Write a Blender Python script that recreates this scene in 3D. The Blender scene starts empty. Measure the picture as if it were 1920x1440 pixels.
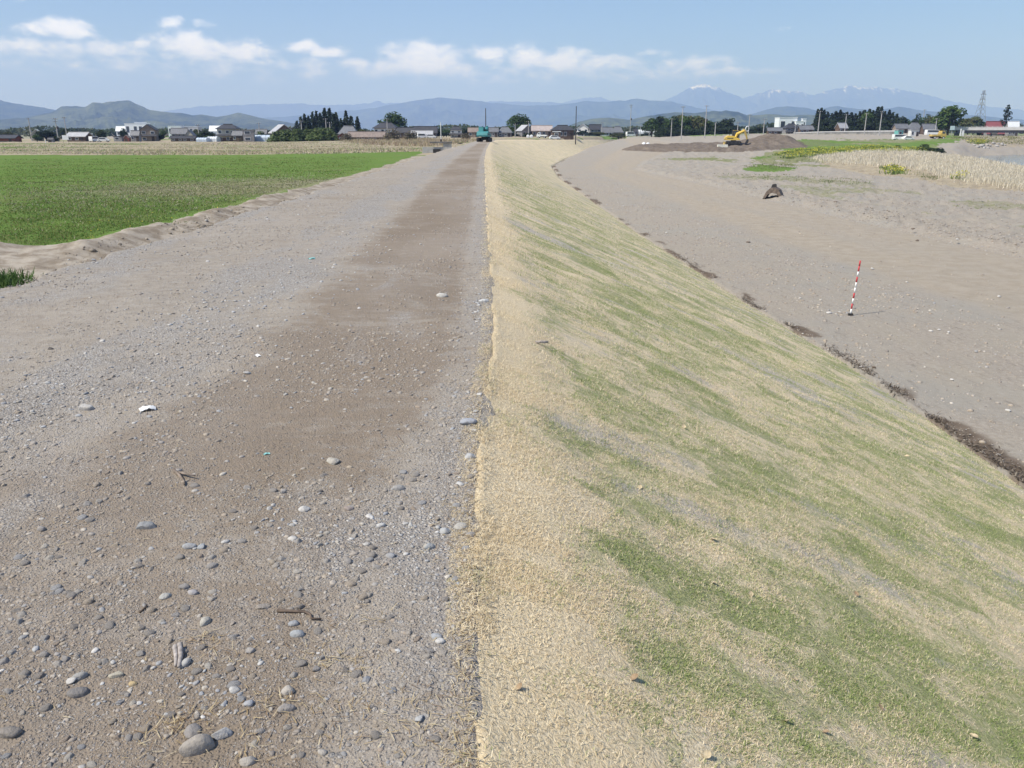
import bpy, bmesh, math, random
import numpy as np
from mathutils import Vector, Matrix

random.seed(11)
RNG = np.random.default_rng(11)
SC = bpy.context.scene
COL = SC.collection

# ------------------------------------------------------------------ camera
EYE = 6.3                      # metres above the river terrace (crest of the bank is 4.7)
F = 1500.0                     # focal length in pixels of a 1920 wide frame
HY = 249.0                     # row of the horizon
PITCH = math.atan((720 - HY) / F)
CP, SP = math.cos(PITCH), math.sin(PITCH)
cam_data = bpy.data.cameras.new("camera")
cam_data.sensor_width = 36.0
cam_data.lens = F / 1920 * 36.0
cam_data.clip_start = 0.05
cam_data.clip_end = 90000.0
cam = bpy.data.objects.new("camera", cam_data)
COL.objects.link(cam)
cam.location = (0, 0, EYE)
cam.rotation_euler = (math.pi / 2 - PITCH, 0, 0)
SC.camera = cam

# ------------------------------------------------------------------ light
SUN_EL = math.radians(52)
SUN_AZ = math.radians(245)     # compass from +Y clockwise: from the left, a little behind
SUN_STRENGTH = 4.8
SKY_STRENGTH = 0.105
EXPOSURE = 0.3
sl = bpy.data.lights.new("sun", 'SUN')
sl.energy = SUN_STRENGTH
sl.angle = math.radians(0.53)
sl.color = (1.0, 0.965, 0.91)
sun = bpy.data.objects.new("sun", sl)
COL.objects.link(sun)
sd = Vector((math.sin(SUN_AZ) * math.cos(SUN_EL), math.cos(SUN_AZ) * math.cos(SUN_EL), math.sin(SUN_EL)))
sun.rotation_euler = sd.to_track_quat('Z', 'Y').to_euler()
sun.location = sd * 50

SC.view_settings.view_transform = 'Standard'
SC.view_settings.look = 'None'
SC.view_settings.exposure = EXPOSURE
SC.view_settings.gamma = 1.0
SC.view_settings.use_curve_mapping = False
SC.cycles.max_bounces = 6
SC.cycles.transparent_max_bounces = 12
SC.cycles.volume_bounces = 1
SC.cycles.use_denoising = True


class NT:
    """a thin wrapper that makes shader nodes in one line each"""
    def __init__(self, tree):
        self.t = tree

    def n(self, typ, *ins, out=0, **attrs):
        nd = self.t.nodes.new(typ)
        for k, v in attrs.items():
            setattr(nd, k, v)
        for k, v in ins:
            s = nd.inputs[k]
            if isinstance(v, bpy.types.NodeSocket):
                self.t.links.new(v, s)
            else:
                s.default_value = v
        return nd if out is None or not len(nd.outputs) else nd.outputs[out]

    def m(self, op, a, b=0.0, c=None, clamp=False):
        ins = [(0, a), (1, b)] + ([(2, c)] if c is not None else [])
        return self.n('ShaderNodeMath', *ins, operation=op, use_clamp=clamp)

    def mix(self, f, a, b, blend='MIX'):
        def c4(v):
            return v if isinstance(v, bpy.types.NodeSocket) else (v[0], v[1], v[2], 1.0)
        nd = self.n('ShaderNodeMix', (0, f), (6, c4(a)), (7, c4(b)), out=None, data_type='RGBA', blend_type=blend)
        return nd.outputs[2]

    def noise(self, vec, scale, detail=4.0, rough=0.55, dist=0.0):
        return self.n('ShaderNodeTexNoise', ('Vector', vec), ('Scale', scale), ('Detail', detail), ('Roughness', rough), ('Distortion', dist))

    def smooth(self, v, lo, hi, a=0.0, b=1.0):
        return self.n('ShaderNodeMapRange', (0, v), (1, lo), (2, hi), (3, a), (4, b), interpolation_type='SMOOTHSTEP')

    def lin(self, v, lo, hi, a=0.0, b=1.0):
        return self.n('ShaderNodeMapRange', (0, v), (1, lo), (2, hi), (3, a), (4, b))

    def scale(self, vec, s):
        return self.n('ShaderNodeMapping', ('Vector', vec), ('Scale', s))

    def attr(self, name, out=1):
        return self.n('ShaderNodeAttribute', out=out, attribute_name=name)

    def sep(self, v):
        nd = self.n('ShaderNodeSeparateXYZ', (0, v), out=None)
        return nd.outputs[0], nd.outputs[1], nd.outputs[2]

    def comb(self, x, y, z=0.0):
        return self.n('ShaderNodeCombineXYZ', (0, x), (1, y), (2, z))

    def vor(self, vec, scale, feature='F1', out=0, rand=1.0):
        return self.n('ShaderNodeTexVoronoi', ('Vector', vec), ('Scale', scale), ('Randomness', rand), out=out, feature=feature)


# ------------------------------------------------------------------ sky with its bank of cumulus
world = bpy.data.worlds.new("World")
SC.world = world
world.use_nodes = True
wt = world.node_tree
wt.nodes.clear()
W = NT(wt)
sky = W.n('ShaderNodeTexSky', out=0, sky_type='NISHITA', sun_disc=False, sun_elevation=SUN_EL,
          sun_rotation=SUN_AZ, altitude=100.0, air_density=1.0, dust_density=0.3, ozone_density=8.0)
gen = W.n('ShaderNodeTexCoord', out='Generated')
dx, dy, dz = W.sep(gen)
azi = W.m('MULTIPLY', W.m('ARCTAN2', dx, dy), 1572.0)          # pixels' worth of angle right of straight ahead
hyp = W.m('SQRT', W.m('ADD', W.m('MULTIPLY', dx, dx), W.m('MULTIPLY', dy, dy)))
ele = W.m('MULTIPLY', W.m('ARCTAN2', dz, hyp), 1648.0)
uv = W.comb(azi, ele, 0.0)
wob = W.n('ShaderNodeTexNoise', ('Vector', uv), ('Scale', 0.02), ('Detail', 3.0), out=1)
wx, wy, _ = W.sep(wob)
azw = W.m('ADD', azi, W.m('MULTIPLY', W.m('SUBTRACT', wx, 0.5), 60.0))
elw = W.m('ADD', ele, W.m('MULTIPLY', W.m('SUBTRACT', wy, 0.5), 26.0))
CLOUDS = [(205, 84, 42, 12, .95), (10, 92, 60, 16, .75), (95, 112, 70, 12, .6), (160, 112, 60, 13, .65), (255, 112, 90, 14, .6),
          (330, 104, 45, 12, .6), (405, 104, 55, 20, .9), (480, 108, 46, 17, .85), (372, 66, 20, 9, .6), (432, 64, 18, 9, .55),
          (583, 98, 24, 9, .85), (630, 106, 30, 8, .9), (672, 124, 40, 12, .6), (800, 116, 60, 24, .95), (745, 126, 50, 16, .75),
          (862, 132, 50, 14, .65), (925, 103, 32, 12, .85), (985, 112, 55, 18, .85), (1050, 116, 60, 17, .8), (1120, 124, 60, 14, .7),
          (1225, 107, 26, 7, .5), (1285, 124, 50, 12, .65), (1340, 140, 70, 8, .6), (85, 47, 36, 9, .42), (158, 40, 26, 7, .35),
          (440, 138, 420, 22, .33), (960, 140, 260, 20, .36), (1200, 142, 130, 14, .42), (1450, 70, 30, 5, .25), (560, 128, 160, 12, .42)]
dens = None
for cx, cy, rx, ry, st in CLOUDS:
    ax = W.m('MULTIPLY', W.m('SUBTRACT', azw, cx - 960.0), 1.0 / (rx * 1.25))
    ay = W.m('MULTIPLY', W.m('SUBTRACT', elw, HY - cy), 1.0 / (ry * 1.25))
    r2 = W.m('ADD', W.m('MULTIPLY', ax, ax), W.m('MULTIPLY', ay, ay))
    g = W.m('MULTIPLY', W.m('EXPONENT', W.m('MULTIPLY', r2, -1.0)), st)
    dens = g if dens is None else W.m('MAXIMUM', dens, g)
puff = W.noise(W.scale(uv, (1.0, 1.7, 1.0)), 0.024, 6.0, 0.6, 0.3)
body = W.m('ADD', dens, W.m('MULTIPLY', W.m('SUBTRACT', puff, 0.5), 1.5))
alpha = W.m('MULTIPLY', W.smooth(body, 0.1, 0.85), W.smooth(dens, 0.03, 0.3))
lit = W.smooth(body, 0.3, 1.2, 0.8, 1.0)
ccol = W.mix(lit, (8.8, 9.8, 12.4), (13.6, 14.0, 16.4))
final = W.mix(W.m('MULTIPLY', alpha, 0.9), sky, ccol)
bg = W.n('ShaderNodeBackground', ('Color', final), ('Strength', SKY_STRENGTH))
W.n('ShaderNodeOutputWorld', ('Surface', bg))

# ------------------------------------------------------------------ geometry of the view, numerically
def ray(px, py):
    u = (720.0 - py) / F
    return np.array([(px - 960.0) / F, CP + u * SP, -SP + u * CP])


def on_z(px, py, z):
    """the point of the level z that is seen at (px, py)"""
    d = ray(px, py)
    k = (z - EYE) / d[2]
    return d * k + np.array([0, 0, EYE])


def at_d(px, py, dist):
    """the point at forward distance dist seen at (px, py)"""
    d = ray(px, py)
    return d * (dist / d[1]) + np.array([0, 0, EYE])


def to_px(x, y, z):
    zz = z - EYE
    dep = y * CP - zz * SP
    up = y * SP + zz * CP
    dep = np.where(dep < 0.05, 0.05, dep)
    return 960 + F * x / dep, 720 - F * up / dep


# ------------------------------------------------------------------ noise for shaping (value noise, several octaves)
def _hash(ix, iy, seed):
    h = (ix * 374761393 + iy * 668265263 + seed * 982451653) & 0xFFFFFFFF
    h = ((h ^ (h >> 13)) * 1274126177) & 0xFFFFFFFF
    return ((h ^ (h >> 16)) & 0xFFFFFF) / float(0xFFFFFF)


def vnoise(x, y, seed=0):
    x = np.asarray(x, float); y = np.asarray(y, float)
    ix = np.floor(x).astype(np.int64); iy = np.floor(y).astype(np.int64)
    fx = x - ix; fy = y - iy
    fx = fx * fx * fx * (fx * (fx * 6 - 15) + 10); fy = fy * fy * fy * (fy * (fy * 6 - 15) + 10)
    a = _hash(ix, iy, seed); b = _hash(ix + 1, iy, seed); c = _hash(ix, iy + 1, seed); d = _hash(ix + 1, iy + 1, seed)
    return (a * (1 - fx) + b * fx) * (1 - fy) + (c * (1 - fx) + d * fx) * fy


def fbm(x, y, octv=4, seed=0, gain=0.5):
    s = 0; amp = 1; tot = 0; x = np.asarray(x, float); y = np.asarray(y, float)
    for k in range(octv):
        s = s + amp * vnoise(x * 2 ** k + 17.3 * k, y * 2 ** k - 9.1 * k, seed + k); tot += amp; amp *= gain
    return s / tot


def ridged(x, y, octv=5, seed=0):
    s = 0; amp = 1; tot = 0
    for k in range(octv):
        s = s + amp * (1 - np.abs(2 * vnoise(x * 2 ** k + 31.7 * k, y * 2 ** k + 5.9 * k, seed + k) - 1)); tot += amp; amp *= 0.5
    return s / tot


def inpoly(px, py, poly):
    c = np.zeros(px.shape, bool)
    n = len(poly)
    for i in range(n):
        x0, y0 = poly[i]; x1, y1 = poly[(i + 1) % n]
        if y0 == y1:
            continue
        hit = ((y0 > py) != (y1 > py)) & (px < (x1 - x0) * (py - y0) / (y1 - y0) + x0)
        c ^= hit
    return c


# ------------------------------------------------------------------ mesh helpers
def link(name, me, parent=None, mat=None):
    o = bpy.data.objects.new(name, me)
    COL.objects.link(o)
    if parent is not None:
        o.parent = parent
    if mat is not None and me is not None:
        if isinstance(mat, (list, tuple)):
            for q in mat:
                me.materials.append(q)
        else:
            me.materials.append(mat)
    return o


def np_mesh(name, verts, faces, smooth=True, attrs=None, midx=None):
    """faces: an (n,3) or (n,4) integer array; attrs: {name: (n,3)/(n,4)/(n,) per-vertex}"""
    me = bpy.data.meshes.new(name)
    verts = np.ascontiguousarray(verts, np.float32)
    faces = np.ascontiguousarray(faces, np.int32)
    k = faces.shape[1]
    me.vertices.add(len(verts)); me.vertices.foreach_set('co', verts.ravel())
    me.loops.add(faces.size); me.loops.foreach_set('vertex_index', faces.ravel())
    me.polygons.add(len(faces))
    me.polygons.foreach_set('loop_start', np.arange(0, faces.size, k, dtype=np.int32))
    if smooth:
        me.polygons.foreach_set('use_smooth', np.ones(len(faces), bool))
    if midx is not None:
        me.polygons.foreach_set('material_index', np.ascontiguousarray(midx, np.int32))
    me.update(calc_edges=True)
    for an, av in (attrs or {}).items():
        av = np.asarray(av, np.float32)
        if av.ndim == 1:
            a = me.attributes.new(an, 'FLOAT', 'POINT'); a.data.foreach_set('value', np.ascontiguousarray(av))
        elif av.shape[1] == 3:
            a = me.attributes.new(an, 'FLOAT_VECTOR', 'POINT'); a.data.foreach_set('vector', np.ascontiguousarray(av).ravel())
        else:
            a = me.attributes.new(an, 'FLOAT_COLOR', 'POINT'); a.data.foreach_set('color', np.ascontiguousarray(av).ravel())
    return me


def grid_faces(nr, nc):
    i = np.arange((nr - 1) * nc).reshape(nr - 1, nc)[:, :-1]
    return np.stack([i, i + 1, i + nc + 1, i + nc], -1).reshape(-1, 4)


def tag(o, label=None, cat=None, group=None, kind=None):
    if label: o['label'] = label
    if cat: o['category'] = cat
    if group: o['group'] = group
    if kind: o['kind'] = kind
    return o


def empty(name, loc, rz=0.0, label=None, cat=None, group=None):
    o = bpy.data.objects.new(name, None)
    COL.objects.link(o)
    o.location = loc; o.rotation_euler = (0, 0, rz)
    o.empty_display_size = 0.2
    return tag(o, label, cat, group)


def copy_tree(o, parent=None):
    c = o.copy(); COL.objects.link(c)
    if parent is not None:
        c.parent = parent
    for ch in list(o.children):
        copy_tree(ch, c)
    return c


def new_mat(name, rough=0.9, spec=0.2):
    m = bpy.data.materials.new(name)
    m.use_nodes = True
    t = NT(m.node_tree)
    b = m.node_tree.nodes['Principled BSDF']
    b.inputs['Roughness'].default_value = rough
    b.inputs['Specular IOR Level'].default_value = spec
    return m, t, b


_plain = {}


def plain(name, col, rough=0.75, var=0.18, scale=3.0, spec=0.25, metal=0.0):
    """a procedural paint/plaster/steel: a colour with a soft worn variation"""
    if name in _plain:
        return _plain[name]
    m, t, b = new_mat(name, rough, spec)
    co = t.n('ShaderNodeTexCoord', out='Object')
    n = t.noise(co, scale, 5.0, 0.6)
    lo = tuple(c * (1 - var) for c in col); hi = tuple(min(1.0, c * (1 + var)) for c in col)
    t.t.links.new(t.mix(t.smooth(n, 0.3, 0.7), lo, hi), b.inputs['Base Color'])
    b.inputs['Metallic'].default_value = metal
    _plain[name] = m
    return m

# ------------------------------------------------------------------ the bank: crest edge, left road edge, toe as functions of forward distance
def _line(pix, z):
    return np.array([on_z(px, py, z) for px, py in pix])


_e = _line([(892, 1440), (886, 1200), (886, 1000), (895, 830), (908, 740), (919, 670), (923, 610), (919, 530), (914, 460), (909, 340), (908, 300), (912, 280), (918, 268)], 4.7)
_far = [(930, 262.8, 175), (958, 262.2, 205), (1000, 262, 240), (1048, 262, 285), (1112, 262, 360), (1166, 262, 450)]
_ef = np.array([at_d(*q) for q in _far])
CR = np.vstack([[[-0.08, -12, 4.7], [-0.1, 0.5, 4.7]], _e, _ef])                       # crest edge x, y, z
_t = _line([(1920, 915), (1830, 850), (1600, 690), (1400, 570), (1200, 440), (1050, 335), (1035, 312), (1060, 298), (1102, 283), (1150, 275), (1192, 270)], 0.0)
TO = np.vstack([[[9.35, -12, 0], [9.3, 6, 0]], _t])
LW = np.array([[-12, 5.3], [8, 5.3], [26, 4.8], [70, 4.25], [130, 3.4], [175, 3.6], [450, 4.0]])   # road width


def crest_x(y): return np.interp(y, CR[:, 1], CR[:, 0])
def crest_z(y): return np.interp(y, CR[:, 1], CR[:, 2])
def toe_x(y): return np.interp(y, TO[:, 1], TO[:, 0])
def left_x(y): return crest_x(y) - np.interp(y, LW[:, 0], LW[:, 1])


# heights of the plain, given as (distance, row where it is seen) down several bearings
LEFT_COLS = [(-3000, [(0, None, 3.4), (106, None, 3.4), (300, 266, 0), (900, None, 3.2)]),
             (0, [(0, None, 3.4), (106, None, 3.4), (300, 266, 0), (900, None, 3.2)]),
             (500, [(0, None, 3.4), (106, None, 3.4), (300, 265, 0), (900, None, 3.6)]),
             (850, [(0, None, 3.4), (80, None, 3.5), (130, None, 3.9), (250, 262, 0), (340, 258, 0), (900, None, 4.6)]),
             (1000, [(0, None, 3.4), (80, None, 3.6), (200, None, 4.3), (300, 259, 0), (340, 256.5, 0), (900, None, 4.6)]),
             (1200, [(0, None, 3.4), (250, None, 4.2), (360, 258, 0), (450, 256, 0), (900, None, 4.7)])]
RIGHT_COLS = [(1000, [(0, None, 0.0), (220, None, 0.0), (400, None, 0.3), (520, None, 3.8), (900, None, 4.6)]),
              (1190, [(0, None, 0.0), (200, None, 0.0), (300, 272, 0), (370, 263, 0), (440, 257, 0), (900, None, 4.7)]),
              (1300, [(0, None, 0.0), (225, None, 0.0), (290, 272, 0), (335, 263, 0), (390, 255, 0), (900, None, 4.9)]),
              (1400, [(0, None, 0.0), (225, None, 0.0), (290, 267, 0), (325, 258, 0), (360, 252.5, 0), (900, None, 5.4)]),
              (1520, [(0, None, 0.0), (170, None, 0.0), (250, 279, 0), (275, 270, 0), (300, 262.5, 0), (345, 253, 0), (900, None, 5.6)]),
              (1700, [(0, None, 0.0), (170, None, 0.0), (245, 279, 0), (275, 270, 0), (300, 262.5, 0), (345, 252, 0), (900, None, 5.7)]),
              (1800, [(0, None, 0.0), (200, None, 0.0), (222, None, -0.1), (250, 277, 0), (300, 261, 0), (335, 257, 0), (385, 257, 0), (440, 254, 0), (900, None, 5.7)]),
              (1850, [(0, None, 0.0), (188, None, 0.0), (203, None, -1.1), (252, None, -1.0), (266, None, 1.0), (300, 260, 0), (340, 258, 0), (385, 258, 0), (440, 255, 0), (900, None, 5.6)]),
              (1930, [(0, None, 0.0), (160, None, 0.0), (176, None, -1.2), (262, None, -1.2), (280, None, 0.4), (310, 259, 0), (340, 258, 0), (385, 258, 0), (440, 255, 0), (900, None, 5.6)]),
              (4500, [(0, None, 0.0), (120, None, 0.0), (135, None, -1.4), (262, None, -1.2), (280, None, 0.4), (310, 259, 0), (340, 258, 0), (385, 258, 0), (440, 255, 0), (900, None, 5.6)])]
WATER_Z = -0.35


def _cols(cols):
    ds = np.unique(np.concatenate([[q[0] for q in c[1]] for c in cols]))
    px = np.array([c[0] for c in cols], float)
    tab = []
    for cpx, pts in cols:
        dd = [q[0] for q in pts]
        zz = [q[2] if q[1] is None else at_d(cpx, q[1], q[0])[2] for q in pts]
        tab.append(np.interp(ds, dd, zz))
    return px, ds, np.array(tab)


_LC, _RC = _cols(LEFT_COLS), _cols(RIGHT_COLS)


def _look(tabs, px, d):
    pxs, ds, tab = tabs
    px = np.clip(px, pxs[0], pxs[-1] - 1e-6); d = np.clip(d, ds[0], ds[-1] - 1e-6)
    i = np.clip(np.searchsorted(pxs, px, 'right') - 1, 0, len(pxs) - 2)
    j = np.clip(np.searchsorted(ds, d, 'right') - 1, 0, len(ds) - 2)
    a = (px - pxs[i]) / (pxs[i + 1] - pxs[i]); b = (d - ds[j]) / (ds[j + 1] - ds[j])
    return (tab[i, j] * (1 - a) + tab[i + 1, j] * a) * (1 - b) + (tab[i, j + 1] * (1 - a) + tab[i + 1, j + 1] * a) * b


def bearing(x, y):
    return np.where(y > 1.0, 960 + F * x / np.maximum(y, 1.0) / CP, np.where(x < 0, -3000, 4400))


def ground_z(x, y, rough=True):
    x = np.asarray(x, float); y = np.asarray(y, float)
    b = bearing(x, y); d = np.maximum(y, 0)
    zl = _look(_LC, b, d); zr = _look(_RC, b, d)
    yc = np.clip(y, -12, 452)
    lx, tx, cx, cz = left_x(yc), toe_x(yc), crest_x(yc), crest_z(yc)
    if rough:
        far = np.clip(y / 60.0, 0.3, 3.0)
        zl = zl + (fbm(x / 3.0, y / 3.0, 4, 3) - 0.5) * 0.22 + (fbm(x / 24, y / 24, 3, 9) - 0.5) * 0.25 * np.clip((y - 30) / 60, 0, 1)
        bern = np.clip((x - terrace_edge(y)) / 1.2, 0, 1)                       # rough gravel heap edge beyond the haul track
        zr = zr + bern * (0.25 + (fbm(x / 0.8, y / 0.8, 4, 5) - 0.45) * 0.55 * far ** 0.3) + (ridged(x / 1.1, y / 2.6, 4, 15) - 0.5) * 0.05 + (fbm(x / 5, y / 5, 3, 6) - 0.5) * 0.10
        zr = np.where((zr > WATER_Z - 0.6) & (zr < -0.05), zr + (fbm(x / 4, y / 4, 3, 16) - 0.5) * 0.3, zr)
    q = np.clip((lx - x) / 2.0, 0, 1)                                            # bank from the road's left edge down to the field
    hump = (0.45 * np.exp(-((x + 14.2) ** 2 / 6 + (y - 19.4) ** 2 / 1.4)) + 0.22 * np.exp(-((x + 10.6) / 0.8) ** 2) * np.clip((y - 17) / 3, 0, 1) * np.clip((70 - y) / 30, 0, 1)) * (0.6 + 0.8 * fbm(x / 0.8, y / 0.8, 3, 23)) + np.where((x < lx - 1.2) & (x > -15) & (y < 40), (ridged(x / 1.6, y / 1.6, 4, 25) - 0.5) * 0.22, 0)         # heap of soil at the field's corner
    rough_bank = (ridged(x / 1.4, y / 1.1, 4, 21) - 0.55) * 0.55 * np.sin(np.clip(q, 0, 1) * np.pi) if rough else 0
    zl2 = (cz - 0.03) * (1 - q) + zl * q + hump + rough_bank
    t = np.clip((x - cx) / np.maximum(tx - cx, 0.1), 0, 1)
    inside = np.where(x < cx, cz - 0.5, cz * (1 - t) - 0.45)
    z = np.where(x < lx, zl2, np.where(x > tx, zr, inside))
    # beyond the end of the turf the two sides merge
    k = np.clip((y - 440) / 60, 0, 1)
    mid = np.where(x < cx + 5, zl, zr)
    return np.where(y > 440, z * (1 - k) + np.maximum(mid, 3.0) * k, z)


_te = None


def terrace_edge(y):
    global _te
    if _te is None:
        _te = _line([(2400, 570), (1920, 482), (1750, 447), (1600, 412), (1450, 377), (1330, 347), (1250, 332), (1190, 318)], 0.0)
        _te = np.vstack([[[60, -20, 0]], [[_te[0, 0], 10, 0]], _te, [[30, 190, 0], [60, 300, 0]]])
    return np.interp(y, _te[:, 1], _te[:, 0])


# ------------------------------------------------------------------ ground materials
def gravel_nodes(t, co, far=1.0):
    """grey gravel with stones of three sizes; returns colour and height"""
    c1 = t.vor(co, 34.0, out=1); d1 = t.vor(co, 34.0)
    c2 = t.vor(co, 95.0, out=1); d2 = t.vor(co, 95.0)
    v1, h1, _ = t.sep(c1)
    v2, h2, _ = t.sep(c2)
    n = t.noise(co, 7.0, 6.0, 0.65)
    fine = t.noise(co, 260.0, 3.0, 0.7)
    sand = t.mix(t.smooth(n, 0.3, 0.72), (0.255, 0.214, 0.168), (0.385, 0.338, 0.28))
    sand = t.mix(t.smooth(fine, 0.25, 0.75, 0.0, 0.5), sand, (0.42, 0.375, 0.325))
    st = t.mix(t.smooth(v2, 0.1, 0.9), (0.17, 0.158, 0.148), (0.45, 0.425, 0.395))
    col = t.mix(t.m('MULTIPLY', t.smooth(h2, 0.45, 0.75), t.smooth(d2, 0.55, 0.25, 0.0, 0.75)), sand, st)
    st1 = t.mix(v1, (0.20, 0.188, 0.18), (0.46, 0.435, 0.40))
    big = t.m('MULTIPLY', t.smooth(h1, 0.72, 0.8), t.smooth(d1, 0.42, 0.3))
    col = t.mix(big, col, st1)
    h = t.m('ADD', t.m('MULTIPLY', big, 0.6), t.m('ADD', t.m('MULTIPLY', t.smooth(d2, 0.6, 0.1), 0.35), t.m('MULTIPLY', fine, 0.3)))
    return col, h, n


def bump(t, b, h, strength=0.6, dist=0.012):
    nd = t.n('ShaderNodeBump', ('Height', h), ('Strength', strength), ('Distance', dist))
    t.t.links.new(nd, b.inputs['Normal'])


def make_road_mat():
    m, t, b = new_mat("gravel_road", 0.95, 0.15)
    co = t.n('ShaderNodeTexCoord', out='Object')
    st = t.attr('st')
    u, v, _ = t.sep(st)                       # u: metres left of the turf, v: metres ahead
    col, h, n = gravel_nodes(t, co)
    big = t.noise(t.scale(co, (0.75, 1.0, 1.0)), 0.8, 7.0, 0.68, 0.6)
    near = t.smooth(v, 5.0, 2.6)
    uw = t.m('DIVIDE', u, t.m('ADD', 1.0, t.m('MULTIPLY', near, 0.45)))
    band = t.m('MULTIPLY', t.smooth(uw, 0.15, 0.45), t.smooth(uw, 2.15, 1.45))
    across = t.noise(t.scale(co, (0.55, 3.2, 1.0)), 1.3, 5.0, 0.7)
    brown = t.smooth(t.m('ADD', t.m('MULTIPLY', band, 0.30), t.m('ADD', big, t.m('ADD', t.m('MULTIPLY', t.m('SUBTRACT', across, 0.5), 0.5), t.m('MULTIPLY', t.m('SUBTRACT', t.noise(co, 7.0, 6.0, 0.78), 0.5), 0.95)))), 0.56, 0.80)
    sp = t.noise(co, 28.0, 4.0, 0.7)
    brown = t.m('MULTIPLY', brown, t.smooth(sp, 0.25, 0.6, 0.55, 1.0))
    soil = t.mix(t.smooth(sp, 0.3, 0.7), (0.168, 0.128, 0.092), (0.275, 0.218, 0.162))
    mixed = t.mix(t.m('MULTIPLY', brown, 0.92), col, soil)
    # pale crushed stone lanes: along the turf and where wheels spread it
    lane = t.m('MULTIPLY', t.smooth(u, 1.7, 2.3), t.smooth(u, 3.4, 2.7))
    edge = t.smooth(u, 0.42, 0.05)
    leftg = t.smooth(u, 3.6, 5.0)
    p = t.noise(t.scale(co, (1.0, 0.45, 1.0)), 1.1, 5.0, 0.65, 0.5)
    pale = t.smooth(t.m('ADD', p, t.m('ADD', t.m('MULTIPLY', lane, 0.2), t.m('ADD', t.m('MULTIPLY', edge, 0.16), t.m('MULTIPLY', leftg, 0.15)))), 0.56, 0.74)
    c3 = t.vor(co, 60.0, out=1); e3 = t.vor(co, 60.0)
    k3, _, _ = t.sep(c3)
    crush = t.mix(k3, (0.27, 0.262, 0.255), (0.62, 0.60, 0.57))
    crush = t.mix(t.smooth(e3, 0.35, 0.6, 0.0, 0.8), crush, (0.23, 0.203, 0.178))
    mixed = t.mix(t.m('MULTIPLY', pale, 0.72), mixed, crush)
    dusty = t.noise(t.scale(co, (1.0, 0.35, 1.0)), 0.35, 3.0, 0.5)
    mixed = t.mix(t.smooth(dusty, 0.42, 0.66, 0.0, 0.4), mixed, (0.375, 0.33, 0.285))
    mixed = t.mix(t.smooth(across, 0.56, 0.72, 0.0, 0.35), mixed, (0.42, 0.385, 0.345))
    mixed = t.mix(t.smooth(across, 0.44, 0.28, 0.0, 0.3), mixed, (0.16, 0.13, 0.105))
    t.t.links.new(mixed, b.inputs['Base Color'])
    hh = t.m('ADD', h, t.m('MULTIPLY', t.m('ADD', sp, t.m('MULTIPLY', pale, t.smooth(e3, 0.5, 0.1))), 0.7))
    bump(t, b, hh, 0.8, 0.014)
    return m


def thin_leaf(t, b, col, k=0.4):
    """a blade lets part of the sun through"""
    t.t.links.new(col, b.inputs['Base Color'])
    tr = t.n('ShaderNodeBsdfTranslucent', ('Color', col))
    mx = t.n('ShaderNodeMixShader', (0, k), (1, b.outputs[0]), (2, tr))
    out = [q for q in t.t.nodes if q.type == 'OUTPUT_MATERIAL'][0]
    t.t.links.new(mx, out.inputs['Surface'])


def turf_colour(t, st, rnd=None):
    """colour of the laid turf from its place on the slope: straw with green and bare runs down the slope"""
    u, v, _ = t.sep(st)                       # u: metres down the slope, v: metres along the bank
    sk = t.m('ADD', v, t.m('MULTIPLY', u, -0.18))
    p1 = t.comb(t.m('MULTIPLY', u, 0.62), sk, 0.0)
    a = t.noise(p1, 1.75, 5.0, 0.66, 0.5)
    p2 = t.comb(t.m('MULTIPLY', u, 0.75), t.m('MULTIPLY', sk, 1.0), 3.7)
    c = t.noise(p2, 0.75, 4.0, 0.6, 0.4)
    fine = t.noise(st, 9.0, 4.0, 0.65)
    # sods: strips a metre and a bit long, laid down the slope, each with its own look
    cell = t.comb(t.m('FLOOR', t.m('ADD', t.m('MULTIPLY', u, 0.9), t.m('MULTIPLY', a, 0.7))), t.m('FLOOR', t.m('ADD', t.m('MULTIPLY', sk, 2.3), t.m('MULTIPLY', fine, 0.25))), 0.0)
    wn = t.n('ShaderNodeTexWhiteNoise', (0, cell), noise_dimensions='3D', out=0)
    topdry = t.smooth(t.m('ADD', u, t.m('MULTIPLY', a, 0.8)), 1.35, 0.5)
    g = t.m('ADD', t.m('ADD', t.m('MULTIPLY', a, 0.95), t.m('MULTIPLY', c, 0.55)), t.m('MULTIPLY', wn, 0.20))
    g = t.m('SUBTRACT', t.m('ADD', g, t.m('MULTIPLY', t.m('SUBTRACT', fine, 0.5), 0.75)), t.m('ADD', t.m('MULTIPLY', topdry, 0.45), t.smooth(v, 18.0, 120.0, 0.0, 0.13)))
    green = t.smooth(g, 0.66, 1.05, 0.0, 0.9)
    if rnd is not None:
        green = t.smooth(t.m('ADD', g, t.m('MULTIPLY', t.m('SUBTRACT', rnd, 0.5), 0.7)), 0.69, 0.99)
    bare = t.noise(t.comb(t.m('MULTIPLY', u, 0.33), sk, 9.3), 1.35, 4.0, 0.6, 0.4)
    bare = t.m('MULTIPLY', t.smooth(t.m('ADD', bare, t.m('MULTIPLY', fine, 0.25)), 0.66, 0.80), t.smooth(topdry, 0.9, 0.4))
    return green, bare, fine, wn


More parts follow.
